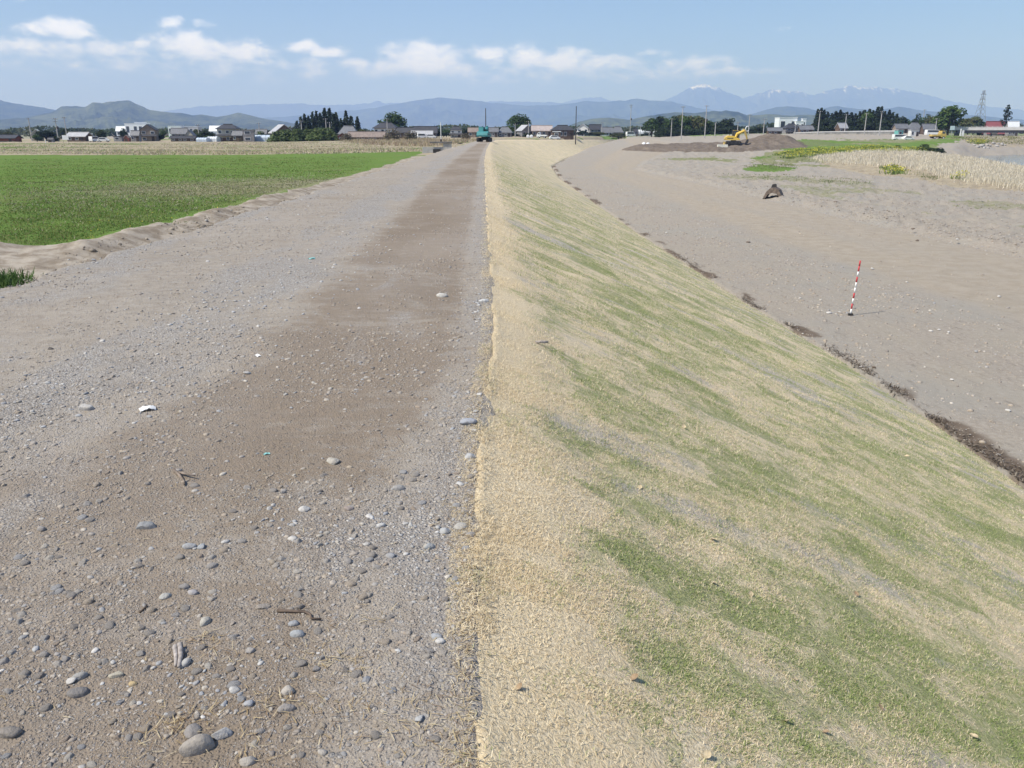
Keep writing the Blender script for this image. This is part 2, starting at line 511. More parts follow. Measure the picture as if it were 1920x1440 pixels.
def make_turf_ground():
    m, t, b = new_mat("turf_ground", 0.95, 0.1)
    st = t.attr('st')
    green, bare, fine, wn = turf_colour(t, st)
    f2 = t.noise(st, 55.0, 4.0, 0.7)
    straw = t.mix(t.smooth(f2, 0.3, 0.7), (0.54, 0.43, 0.275), (0.86, 0.735, 0.52))
    straw = t.mix(t.m('MULTIPLY', wn, 0.3), straw, (0.62, 0.49, 0.30))
    gr = t.mix(t.smooth(f2, 0.3, 0.72), (0.15, 0.20, 0.06), (0.36, 0.39, 0.165))
    soil = t.mix(t.smooth(f2, 0.35, 0.7), (0.40, 0.35, 0.295), (0.60, 0.55, 0.485))
    col = t.mix(t.m('MULTIPLY', green, 0.85), straw, gr)
    col = t.mix(t.m('MULTIPLY', bare, 0.85), col, soil)
    t.t.links.new(col, b.inputs['Base Color'])
    bump(t, b, t.m('ADD', f2, t.m('MULTIPLY', fine, 0.6)), 0.9, 0.02)
    return m


def make_blade_mat():
    m, t, b = new_mat("turf_blades", 0.8, 0.15)
    st = t.attr('st'); rnd = t.attr('rnd', 2)
    green, bare, fine, wn = turf_colour(t, st, rnd)
    r2 = t.m('FRACT', t.m('MULTIPLY', rnd, 17.31))
    straw = t.mix(r2, (0.62, 0.50, 0.32), (0.97, 0.86, 0.64))
    gr = t.mix(r2, (0.125, 0.20, 0.045), (0.46, 0.52, 0.21))
    thin_leaf(t, b, t.mix(green, straw, gr))
    return m


def make_ground_mat():
    m, t, b = new_mat("open_ground", 0.95, 0.1)
    co = t.n('ShaderNodeTexCoord', out='Object')
    z1 = t.attr('zone', 0)
    zr, zg, zb = t.sep(t.n('ShaderNodeVectorMath', (0, z1), operation='ADD'))
    z2 = t.attr('zone_b', 0)
    yr, yg, yb = t.sep(t.n('ShaderNodeVectorMath', (0, z2), operation='ADD'))
    col, h, n = gravel_nodes(t, co)
    mid = t.noise(t.scale(co, (1.0, 0.6, 1.0)), 0.45, 5.0, 0.6, 0.3)
    col = t.mix(t.smooth(mid, 0.35, 0.68, 0.0, 0.6), col, (0.345, 0.309, 0.254))
    grey = t.noise(co, 0.16, 4.0, 0.6, 0.3)
    col = t.mix(t.smooth(grey, 0.45, 0.65, 0.0, 0.6), col, (0.318, 0.300, 0.266))
    tread = t.noise(t.scale(co, (2.6, 0.7, 1.0)), 1.6, 5.0, 0.7, 0.2)
    col = t.mix(t.smooth(tread, 0.55, 0.75, 0.0, 0.35), col, (0.40, 0.378, 0.335))
    col = t.mix(t.smooth(tread, 0.46, 0.27, 0.0, 0.6), col, (0.165, 0.145, 0.125))
    # tracked smooth haul road, paler
    col = t.mix(t.m('MULTIPLY', yg, 0.9), col, t.mix(t.smooth(t.noise(co, 1.3, 5.0, 0.6), 0.3, 0.7), (0.33, 0.278, 0.212), (0.40, 0.345, 0.275)))
    br = t.noise(co, 1.7, 6.0, 0.65, 0.3)
    # green growth
    gf = t.noise(co, 11.0, 5.0, 0.7)
    gm = t.noise(t.scale(co, (0.5, 1.0, 1.0)), 0.5, 5.0, 0.65)
    gcol = t.mix(t.smooth(gf, 0.25, 0.75), (0.085, 0.155, 0.028), (0.165, 0.245, 0.058))
    gcol = t.mix(t.smooth(gm, 0.5, 0.7, 0.0, 0.55), gcol, (0.19, 0.19, 0.08))
    wild = t.mix(t.smooth(gf, 0.3, 0.75), (0.115, 0.15, 0.045), (0.30, 0.285, 0.16))
    wild = t.mix(t.smooth(gm, 0.42, 0.68, 0.0, 0.8), wild, (0.29, 0.26, 0.19))
    dry = t.mix(t.smooth(gf, 0.25, 0.75), (0.28, 0.235, 0.16), (0.50, 0.43, 0.31))
    dry = t.mix(t.smooth(gm, 0.4, 0.7, 0.0, 0.6), dry, (0.22, 0.165, 0.125))
    soil = t.mix(t.smooth(br, 0.35, 0.65), (0.25, 0.205, 0.155), (0.45, 0.395, 0.325))
    dark = t.mix(t.smooth(br, 0.3, 0.7), (0.10, 0.075, 0.055), (0.2, 0.16, 0.125))
    edge = t.m('MULTIPLY', t.m('SUBTRACT', br, 0.5), 0.9)

    def k(s):
        return t.smooth(t.m('ADD', s, t.m('MULTIPLY', edge, t.m('MULTIPLY', t.m('MULTIPLY', s, t.m('SUBTRACT', 1.0, s)), 4.0))), 0.3, 0.7)
    col = t.mix(k(zb), col, soil)
    col = t.mix(k(yb), col, dark)
    col = t.mix(k(zg), col, dry)
    col = t.mix(k(yr), col, wild)
    col = t.mix(k(zr), col, gcol)
    t.t.links.new(col, b.inputs['Base Color'])
    bump(t, b, t.m('ADD', t.m('MULTIPLY', h, 0.6), t.m('ADD', br, t.m('MULTIPLY', gf, 0.5))), 0.8, 0.03)
    return m


MAT_ROAD = make_road_mat(); MAT_TURF = make_turf_ground(); MAT_BLADE = make_blade_mat(); MAT_GROUND = make_ground_mat()

# ------------------------------------------------------------------ the ground: one sheet out to the horizon
FIELD_EDGE = [(-60, 16), (-16, 17.2), (-13.6, 20.4), (-11.6, 20.8), (-10.7, 24), (-10.6, 33), (-12.0, 109), (-13, 118), (-26, 116.5), (-60, 115), (-140, 113), (-400, 112)]


def zones(x, y, z):
    px, py = to_px(x, y, z)
    yc = np.clip(y, -12, 452)
    left = x < crest_x(yc)
    wv = (fbm(x / 4, y / 4, 4, 31) - 0.5)
    fx, fy = x + wv * 1.2, y + wv * 2.5
    field = inpoly(fx, fy, FIELD_EDGE) & left
    n1 = fbm(x / 26, y / 7, 4, 41); n2 = fbm(x / 9, y / 3, 3, 43)
    wildband = np.exp(-((y - 47 - x * 0.06) / 11.0) ** 2) * np.clip((x + 32) / 20, 0, 0.8)      # grey-green unmown strip
    green = np.where(field, np.clip(1.05 - wildband * 1.15 - np.clip((n1 - 0.55) * 3, 0, 0.45) * (y < 48), 0, 1), 0.0)
    wild = np.where(field, np.clip(1 - green + 0.15, 0, 1), 0)
    far_left = left & ~field & ((y > 100) | (x < -16))
    stripes = fbm(x / 60, y / 9, 4, 51)
    dry = np.where(far_left, np.where(y < 460, 1.0, 0.4), 0.0)
    green = np.where(far_left & (stripes > 0.56), np.clip((stripes - 0.56) * 9, 0, 0.8), green)
    soil = np.where(left & ~field & ~far_left, 0.95, 0.0)
    soil = np.where(left & field, 0.0, soil)
    # right side, patches outlined where they lie on the terrace
    jx = px + (fbm(x / 6, y / 6, 3, 61) - 0.5) * 30; jy = py + (fbm(x / 6, y / 14, 3, 67) - 0.5) * 9
    R = ~left & (y > 5)
    A = inpoly(jx, jy, [(1500, 262), (1760, 261), (1768, 250), (1800, 250), (1812, 262), (1768, 270), (1740, 287), (1500, 287), (1420, 300), (1405, 296), (1480, 276)]) & R
    Bp = inpoly(jx, jy, [(1385, 316), (1430, 309), (1490, 312), (1492, 319), (1440, 323), (1392, 322)]) & R
    B2 = inpoly(jx, jy, [(1210, 297), (1500, 292), (1560, 288), (1560, 312), (1420, 306), (1330, 302)]) & R
    C = inpoly(jx, jy, [(1460, 345), (1620, 352), (1940, 385), (1990, 440), (1760, 405), (1560, 372), (1460, 352)]) & R
    D2 = inpoly(jx, jy, [(1340, 328), (1500, 330), (1640, 340), (1640, 352), (1480, 342), (1350, 338)]) & R
    reed = inpoly(jx, jy, [(1520, 300), (1640, 283), (2500, 330), (2500, 400), (1930, 362), (1800, 350), (1560, 314)]) & R
    bankr = inpoly(jx, jy, [(1800, 252), (2400, 252), (2400, 280), (1840, 275), (1810, 265)]) & R
    bk = inpoly(jx, jy, [(1195, 250), (1480, 245), (1480, 250), (1200, 256)]) & R & (y > 300)
    green = np.where(A, np.clip(0.25 + (fbm(x / 14, y / 10, 3, 79) - 0.35) * 2.2, 0, 1), green); wild = np.where(A, 0.8, wild); green = np.where(Bp, 0.75, green); green = np.where(bk, 0.6, green)
    wild = np.where(B2 & (fbm(x / 8, y / 12, 3, 71) > 0.46), 0.8, wild)
    wild = np.where((C | D2) & (fbm(x / 5, y / 9, 3, 73) > 0.44), 0.5, wild)
    dry = np.where(reed, 0.9, dry); dry = np.where(bankr, 0.55, dry)
    farR = ~left & (y > 420)
    green = np.where(farR, 0.5, green); wild = np.where(farR, 0.5, wild)
    # smooth haul track on the terrace
    tx = toe_x(yc); te = terrace_edge(y)
    rel = (x - tx) / np.maximum(te - tx, 0.5)
    lanes = np.clip(0.35 + 1.3 * (fbm(rel * 7, y / 60, 3, 85) - 0.2), 0.15, 1)
    track = lanes * np.clip((x - (tx + (te - tx) * 0.40)) / 1.2, 0, 1) * np.clip((te - x) / 0.8, 0, 1) * (~left)
    # dark wheel-pressed line and damp debris soil along the toe
    dk = np.exp(-((x - tx - 0.35) / 0.45) ** 2) * np.clip((fbm(x / 2, y / 3.2, 4, 81) - 0.44) * 7, 0, 1) * (~left) * (y < 200)
    rut = np.exp(-((x - (tx + (te - tx) * 0.36)) / 0.25) ** 2) * 0.42 * (~left) * ((y > 30) & (y < 120)) * np.clip((fbm(x, y / 2.5, 4, 83) - 0.42) * 6, 0, 1)
    dark = np.clip(dk * 0.85 + rut, 0, 1)
    one = np.ones_like(x)
    return np.stack([green, dry, soil, one], -1), np.stack([wild, track, dark, one], -1)


def build_ground():
    fov = np.radians(np.concatenate([np.arange(-180, -46, 3.0), np.arange(-46, 46, 0.13), np.arange(46, 180.1, 3.0)]))
    r = [0.6]
    while r[-1] < 26000:
        r.append(r[-1] * (1.011 if r[-1] < 420 else 1.06) + 0.004)
    r = np.array(r)
    A, Rr = np.meshgrid(fov, r)
    x = Rr * np.sin(A); y = Rr * np.cos(A)
    z = ground_z(x.ravel(), y.ravel())
    za, zb = zones(x.ravel(), y.ravel(), z)
    v = np.stack([x.ravel(), y.ravel(), z], -1)
    me = np_mesh("ground", v, grid_faces(*x.shape)[:, ::-1], True, {'zone': za, 'zone_b': zb})
    return tag(link("ground", me, None, MAT_GROUND), "open ground of fields, gravel terrace and river flat reaching the horizon", None, None, "structure")


build_ground()


def stations(y0, y1, near=0.03, rate=0.012):
    ys = [y0]
    while ys[-1] < y1:
        ys.append(ys[-1] + max(near, abs(ys[-1]) * rate))
    return np.array(ys)


def road_surface(u, y):
    """height of the road at u metres left of the turf edge"""
    w = np.interp(y, LW[:, 0], LW[:, 1])
    z = crest_z(y) + 0.02 * np.sin(np.clip(u / w, 0, 1) * np.pi)
    z = z + (fbm(u / 1.3, y / 1.6, 3, 91) - 0.5) * 0.06 + (fbm(u / 0.22, y / 0.22, 3, 93) - 0.5) * 0.014
    over = np.clip(u - w, 0, 1)
    return z - over * 1.4 - np.clip(-u, 0, 1) * 0.62


def build_road():
    ys = stations(-8, 452)
    us = np.concatenate([[-0.28, -0.12], np.arange(0, 1.0, 0.035), np.arange(1.0, 1.01, 0.1)])
    us = np.concatenate([[-0.28, -0.12], np.arange(0, 6.3, 0.045)])
    UU, YY = np.meshgrid(us, ys)
    w = np.interp(YY, LW[:, 0], LW[:, 1])
    Us = np.where(UU > 0, UU * w / 5.3, UU)
    edge = (fbm(YY * 1.7, UU * 0 + 3, 3, 95) - 0.5) * 0.35 * np.clip((UU - 3.5) / 1.8, 0, 1)
    x = crest_x(YY) - Us + edge
    z = road_surface(Us, YY)
    v = np.stack([x, YY, z], -1).reshape(-1, 3)
    st = np.stack([Us, YY, Us * 0], -1).reshape(-1, 3)
    me = np_mesh("road", v, grid_faces(*x.shape), True, {'st': st})
    return tag(link("road", me, None, MAT_ROAD), "gravel road of grey stones and brown soil along the top of the bank", None, None, "structure")


build_road()


def slope_point(t, y):
    """point of the turf at share t of the way from crest to toe, at station y (crest) """
    yt = y
    cx, cz, tx = crest_x(y), crest_z(y), toe_x(yt)
    x = cx + (tx - cx) * t
    z = cz * (1 - t) + 0.035 * np.clip(t * 25, 0.2, 1)
    z = z - 0.12 * np.clip((t - 0.97) / 0.03, 0, 1)
    z = z + (road_surface(np.zeros_like(y), y) - crest_z(y) - 0.006) * np.clip(1 - t / 0.06, 0, 1)
    z = z + (fbm(t * 11, y / 1.1, 4, 101) - 0.5) * 0.10 * np.clip(t * 12, 0.0, 1)
    return x, y, z


def build_slope():
    ys = stations(-8, 452, 0.045, 0.012)
    ts = np.concatenate([[-0.012], np.linspace(0, 0.3, 70)[:-1], np.linspace(0.3, 1.012, 80)])
    T, Y = np.meshgrid(ts, ys)
    x, y, z = slope_point(np.clip(T, 0, 1.012), Y)
    wob = (fbm(Y * 2.2, T * 0, 4, 103) - 0.5) * 0.09 * np.clip(1 - T / 0.05, 0, 1)
    x = x + wob - np.where(T < 0, 0.015, 0)
    z = z - np.where(T < 0, 0.04, 0) - np.where(T > 1.001, 0.2, 0)
    length = np.hypot(toe_x(Y) - crest_x(Y), crest_z(Y))
    st = np.stack([T * length, Y, T * 0], -1).reshape(-1, 3)
    v = np.stack([x, y, z], -1).reshape(-1, 3)
    me = np_mesh("embankment", v, grid_faces(*x.shape)[:, ::-1], True, {'st': st})
    return tag(link("embankment", me, None, MAT_TURF), "turfed bank sloping down to the gravel terrace, straw coloured with green runs", None, None, "structure")


build_slope()

# ------------------------------------------------------------------ hills and mountains, each range at its own distance
def make_hill_mat(name, dark, light, snow=None):
    m, t, b = new_mat(name, 0.95, 0.05)
    co = t.n('ShaderNodeTexCoord', out='Object')
    n = t.noise(co, 0.006, 6.0, 0.65)
    n2 = t.noise(co, 0.03, 4.0, 0.7)
    col = t.mix(t.smooth(t.m('ADD', t.m('MULTIPLY', n, 0.6), t.m('MULTIPLY', n2, 0.4)), 0.36, 0.62), dark, light)
    if snow is not None:
        s0, s1 = snow
        a = t.attr('alt', 2)
        g = t.attr('gully', 2)
        streak = t.noise(t.scale(co, (1.0, 0.4, 0.22)), 0.012, 4.0, 0.65)
        k = t.m('ADD', t.lin(a, s0, s1), t.m('ADD', t.m('MULTIPLY', t.m('SUBTRACT', streak, 0.5), 2.6), t.m('MULTIPLY', t.m('SUBTRACT', 0.5, g), 0.5)))
        col = t.mix(t.m('MULTIPLY', t.smooth(k, 0.5, 0.95), t.smooth(a, s0, s0 + 0.12)), col, (0.88, 0.89, 0.92))
    t.t.links.new(col, b.inputs['Base Color'])
    return m


def build_range(name, label, prof, dist, depth, mat, rough=0.35, seed=1, spur=1.0, base=3.0):
    """prof: ridge line as (column, row) seen from the bank; the ridge stands dist metres away"""
    prof = np.array(prof, float)
    pxs = np.arange(prof[0, 0], prof[-1, 0] + 0.1, 1.5)
    rows = np.interp(pxs, prof[:, 0], prof[:, 1])
    sm = np.convolve(np.pad(rows, 4, 'edge'), np.hanning(9) / np.hanning(9).sum(), 'valid')
    rows = sm
    top = np.array([at_d(a, b, dist)[2] for a, b in zip(pxs, rows)])
    bear = (pxs - 960) / F * CP                       # x / y
    k = np.linspace(-1, 1, 61)
    Bm, Km = np.meshgrid(bear, k)
    Y = dist + Km * depth
    X = Bm * Y
    Tm = np.broadcast_to(top, Bm.shape)
    sc = depth / 2.2
    rn = ridged(X / sc * spur, Y / sc * spur * 0.8, 6, seed)
    prof_k = np.clip(1 - np.abs(Km), 0, 1) ** 0.85
    Z = base + (Tm - base) * prof_k * (1 - rough * (1 - rn) * 2.2 * np.clip(np.abs(Km) * 3.5, 0.05, 1) * np.clip((1 - np.abs(Km)) * 5, 0, 1))
    Z = Z + (fbm(X / (depth * 0.05), Y / (depth * 0.05), 4, seed + 7) - 0.5) * (Tm - base) * 0.075
    Z = np.where(np.abs(Km) > 0.999, base - 6, Z)
    hmax = top.max()
    v = np.stack([X, Y, Z], -1).reshape(-1, 3)
    me = np_mesh(name, v, grid_faces(*X.shape), True, {'alt': (Z / hmax).ravel(), 'gully': rn.ravel()})
    return tag(link(name, me, None, mat), label, None, None, "structure")


H_GREEN = make_hill_mat("wooded_hill", (0.018, 0.03, 0.02), (0.115, 0.125, 0.055))
H_DARK = make_hill_mat("forest_hill", (0.022, 0.036, 0.03), (0.085, 0.10, 0.06))
H_FAR = make_hill_mat("distant_ridge", (0.04, 0.05, 0.045), (0.09, 0.095, 0.085))
H_SNOW = make_hill_mat("snow_peak", (0.04, 0.055, 0.06), (0.10, 0.11, 0.11), (0.74, 0.98))
H_SNOW2 = make_hill_mat("snow_massif", (0.05, 0.06, 0.065), (0.11, 0.12, 0.12), (0.66, 1.12))

build_range("hills", "green wooded hill with a flat knobbly top at the left", [(-260, 246), (-120, 240), (0, 232), (60, 218), (105, 208), (122, 198), (150, 198), (168, 200), (182, 190), (200, 191), (215, 187), (250, 187), (262, 194), (285, 204), (330, 209), (365, 215), (380, 213), (410, 218), (450, 210), (470, 214), (500, 222), (540, 228), (580, 238), (640, 246)], 5300, 1800, H_GREEN, 0.8, 3, 1.6)
build_range("hills", "long smooth blue hill at the left edge", [(-700, 235), (-400, 200), (-150, 186), (0, 187), (25, 190), (50, 195), (80, 199), (115, 206), (200, 225), (300, 240)], 7600, 2200, H_DARK, 0.3, 5)
build_range("hills", "low green foothills below the long blue hill at the left edge", [(-500, 238), (-100, 226), (0, 224), (40, 221), (90, 224), (160, 228), (260, 234), (340, 246)], 4800, 800, H_GREEN, 0.5, 6, 1.6)
build_range("hills", "low wooded hills behind the middle of the village", [(1040, 246), (1085, 228), (1110, 222), (1140, 220), (1180, 224), (1215, 216), (1260, 210), (1300, 211), (1340, 207), (1380, 209), (1400, 216), (1440, 213), (1480, 216), (1520, 214), (1560, 222), (1640, 232), (1720, 238), (1800, 246)], 4600, 900, H_GREEN, 0.5, 8, 1.5)
build_range("mountains", "dark blue rounded foothill below the twin peaks", [(1330, 246), (1390, 218), (1420, 208), (1450, 201), (1478, 197), (1500, 200), (1530, 206), (1560, 198), (1600, 203), (1640, 207), (1680, 198), (1720, 205), (1780, 212), (1850, 218), (1920, 225), (2100, 235), (2400, 246)], 9500, 2200, H_DARK, 0.5, 11, 1.8)
build_range("mountains", "broad blue mountain rising behind the middle of the village", [(280, 244), (420, 226), (560, 216), (640, 208), (700, 202), (740, 194), (780, 187), (810, 183), (850, 182), (890, 187), (940, 194), (990, 197), (1040, 196), (1080, 190), (1140, 188), (1180, 184), (1220, 187), (1260, 190), (1300, 200), (1380, 214), (1480, 236), (1560, 246)], 13000, 3200, H_DARK, 0.5, 13, 1.8)
build_range("mountains", "pale far ridge with a small horn left of the broad mountain", [(100, 240), (260, 216), (330, 205), (380, 199), (430, 197), (500, 195), (560, 194), (620, 197), (690, 194), (712, 189), (725, 194), (760, 192), (820, 190), (900, 189), (1000, 190), (1200, 200), (1400, 240)], 20000, 2500, H_FAR, 0.25, 17)
build_range("mountains", "small far peaks white with snow", [(1020, 200), (1060, 191), (1075, 186), (1095, 183), (1110, 183), (1125, 181), (1140, 187), (1170, 190), (1230, 200)], 23500, 1200, make_hill_mat("snow_top", (0.06, 0.07, 0.075), (0.11, 0.12, 0.12), (0.84, 1.12)), 0.25, 19)
build_range("mountains", "cone shaped mountain with white snow streaks on its summit", [(1120, 215), (1180, 205), (1225, 193), (1255, 181), (1280, 168), (1295, 161), (1312, 157), (1325, 157), (1340, 163), (1360, 173), (1390, 185), (1420, 196), (1480, 222), (1540, 240)], 21500, 3000, H_SNOW, 0.4, 23, 2.6)
build_range("mountains", "pale peak between the cone mountain and the long massif", [(1300, 226), (1360, 197), (1395, 181), (1420, 173), (1442, 165), (1460, 169), (1490, 170), (1510, 177), (1560, 190), (1660, 225)], 22000, 2400, H_SNOW2, 0.3, 29, 1.8)
build_range("mountains", "long pale massif with thin snow along its crest at the right", [(1420, 222), (1480, 190), (1520, 176), (1545, 168), (1570, 162), (1585, 159), (1610, 162), (1640, 164), (1680, 166), (1720, 175), (1760, 186), (1800, 193), (1850, 200), (1930, 208), (2100, 222), (2400, 240)], 21000, 3000, H_SNOW2, 0.3, 31, 1.8)

# ------------------------------------------------------------------ the river
def build_river():
    m, t, b = new_mat("river_water", 0.08, 0.5)
    co = t.n('ShaderNodeTexCoord', out='Object')
    b.inputs['Base Color'].default_value = (0.10, 0.125, 0.13, 1)
    n = t.noise(t.scale(co, (0.5, 1.4, 1.0)), 0.9, 4.0, 0.6)
    bump(t, b, n, 0.35, 0.12)
    pts = [(104, 168), (420, 128), (900, 128), (900, 268), (420, 268), (140, 266), (118, 262), (108, 215)]
    me = bpy.data.meshes.new("river")
    me.from_pydata([(x, y, WATER_Z) for x, y in pts], [], [list(range(len(pts)))])
    o = link("river", me, None, m)
    if me.polygons[0].normal.z < 0:
        me.flip_normals()
    return tag(o, "grey river water at the right edge of the terrace", None, None, "structure")


build_river()

# ------------------------------------------------------------------ the air
def build_haze():
    m = bpy.data.materials.new("haze")
    m.use_nodes = True
    m.node_tree.nodes.clear()
    t = NT(m.node_tree)
    vol = t.n('ShaderNodeVolumePrincipled', ('Color', (0.36, 0.525, 1.0, 1.0)), ('Absorption Color', (0.55, 0.55, 0.55, 1.0)), ('Density', HAZE_DENSITY), ('Anisotropy', 0.0))
    t.n('ShaderNodeOutputMaterial', ('Volume', vol))
    bm = bmesh.new()
    bmesh.ops.create_cube(bm, size=1.0)
    me = bpy.data.meshes.new("haze")
    bm.to_mesh(me); bm.free()
    o = link("haze", me, None, m)
    o.scale = (60000, 60000, 1720)
    o.location = (0, 0, 1720 / 2 - 12)
    tag(o, "thin blue haze in the air over the plain", None, None, "stuff")


HAZE_DENSITY = 1.15e-4
build_haze()

# ------------------------------------------------------------------ stones
def ico(sub):
    bm = bmesh.new()
    bmesh.ops.create_icosphere(bm, subdivisions=sub, radius=1.0)
    v = np.array([p.co[:] for p in bm.verts]); f = np.array([[q.index for q in p.verts] for p in bm.faces])
    bm.free()
    return v, f


_ICO = {k: ico(k) for k in (1, 2, 3, 4)}


def stone_shape(sub, seed, angular=0.0, lump=0.16, flat=0.6):
    """a pebble (rounded) or a crushed stone (its corners cut by planes), about 2 units across, resting low"""
    r = np.random.default_rng(seed)
    v, f = _ICO[sub]
    v = v.copy()
    o = r.uniform(0, 50, 2)
    n = fbm(v[:, 0] * 1.3 + o[0] + v[:, 2] * 0.7, v[:, 1] * 1.3 + o[1] - v[:, 2] * 0.9, 3, seed)
    v *= (1 + (n - 0.5) * 2 * lump)[:, None]
    if angular > 0:
        for _ in range(9):
            d = r.normal(size=3); d /= np.linalg.norm(d)
            h = r.uniform(0.5, 0.85)
            s = v @ d
            over = np.clip(s - h, 0, None)
            v -= over[:, None] * d * angular
    v *= np.array([1.0, r.uniform(0.62, 0.92), flat * r.uniform(0.8, 1.1)])
    return v, f


def make_stone_mat(name):
    m, t, b = new_mat(name, 0.85, 0.25)
    co = t.n('ShaderNodeTexCoord', out='Object')
    base = t.attr('tint', 0)
    n = t.noise(co, 70.0, 5.0, 0.7)
    n2 = t.noise(co, 18.0, 4.0, 0.6)
    dusty = t.mix(t.smooth(n2, 0.4, 0.7, 0.0, 0.35), base, (0.36, 0.32, 0.275))
    col = t.mix(t.smooth(n, 0.35, 0.75, 0.0, 0.45), dusty, t.mix(0.6, dusty, (0.1, 0.09, 0.08)))
    t.t.links.new(col, b.inputs['Base Color'])
    bump(t, b, t.m('ADD', n, n2), 0.8, 0.006)
    return m


MAT_STONE = make_stone_mat("stone")
PAL = np.array([(.25, .235, .22), (.31, .30, .295), (.36, .345, .325), (.27, .235, .20), (.34, .285, .225), (.40, .365, .32), (.47, .44, .39), (.19, .175, .165), (.285, .30, .32), (.38, .32, .245), (.30, .235, .18)])
SHAPES_HI = [stone_shape(3, 200 + k, 0.0 if k % 2 else 0.95, 0.2, 0.62) for k in range(10)]
SHAPES_MID = [stone_shape(2, 300 + k, 0.0 if k % 4 == 0 else 0.97, 0.3, 0.52) for k in range(12)]
SHAPES_LOW = [stone_shape(1, 400 + k, 0.0 if k % 3 == 0 else 0.8, 0.2, 0.6) for k in range(12)]


def rot_z(a):
    c, s = np.cos(a), np.sin(a); z = np.zeros_like(a); o = np.ones_like(a)
    return np.stack([np.stack([c, -s, z], -1), np.stack([s, c, z], -1), np.stack([z, z, o], -1)], -2)


def rot_x(a):
    c, s = np.cos(a), np.sin(a); z = np.zeros_like(a); o = np.ones_like(a)
    return np.stack([np.stack([o, z, z], -1), np.stack([z, c, -s], -1), np.stack([z, s, c], -1)], -2)


def merge_stones(name, pos, size, tint, shapes, sink=0.25, rng=RNG, smooth=False):
    """many stones as one mesh"""
    n = len(pos)
    which = rng.integers(0, len(shapes), n)
    a = rng.uniform(0, 2 * np.pi, n); tl = rng.normal(0, 0.25, n)
    R = rot_z(a) @ rot_x(tl)
    V, Fc, T = [], [], []
    off = 0
    for k, (sv, sf) in enumerate(shapes):
        i = np.where(which == k)[0]
        if not len(i):
            continue
        vv = np.einsum('nij,vj->nvi', R[i], sv) * (size[i] * 0.5)[:, None, None]
        vv = vv + pos[i][:, None, :]
        vv[:, :, 2] += (size[i] * 0.5 * (0.5 - sink))[:, None]
        V.append(vv.reshape(-1, 3))
        Fc.append((sf[None] + (np.arange(len(i)) * len(sv))[:, None, None] + off).reshape(-1, 3))
        T.append(np.repeat(np.concatenate([tint[i], np.ones((len(i), 1))], 1), len(sv), 0))
        off += len(i) * len(sv)
    return np_mesh(name, np.concatenate(V), np.concatenate(Fc), smooth, {'tint': np.concatenate(T)})


def road_point(px, py):
    """where the line of sight through (px, py) meets the road"""
    z = 4.7
    for _ in range(4):
        p = on_z(px, py, z)
        z = float(road_surface(np.array(crest_x(p[1]) - p[0]), np.array(p[1])))
    return np.array([p[0], p[1], z])


def stone_tint(n, rng=RNG):
    t = PAL[rng.integers(0, len(PAL), n)] * rng.uniform(0.8, 1.15, (n, 1))
    k = rng.uniform(0.1, 0.8, (n, 1))
    return np.clip((t * (1 - k) + np.array([.315, .265, .215]) * k) * 1.15, 0, 0.6)


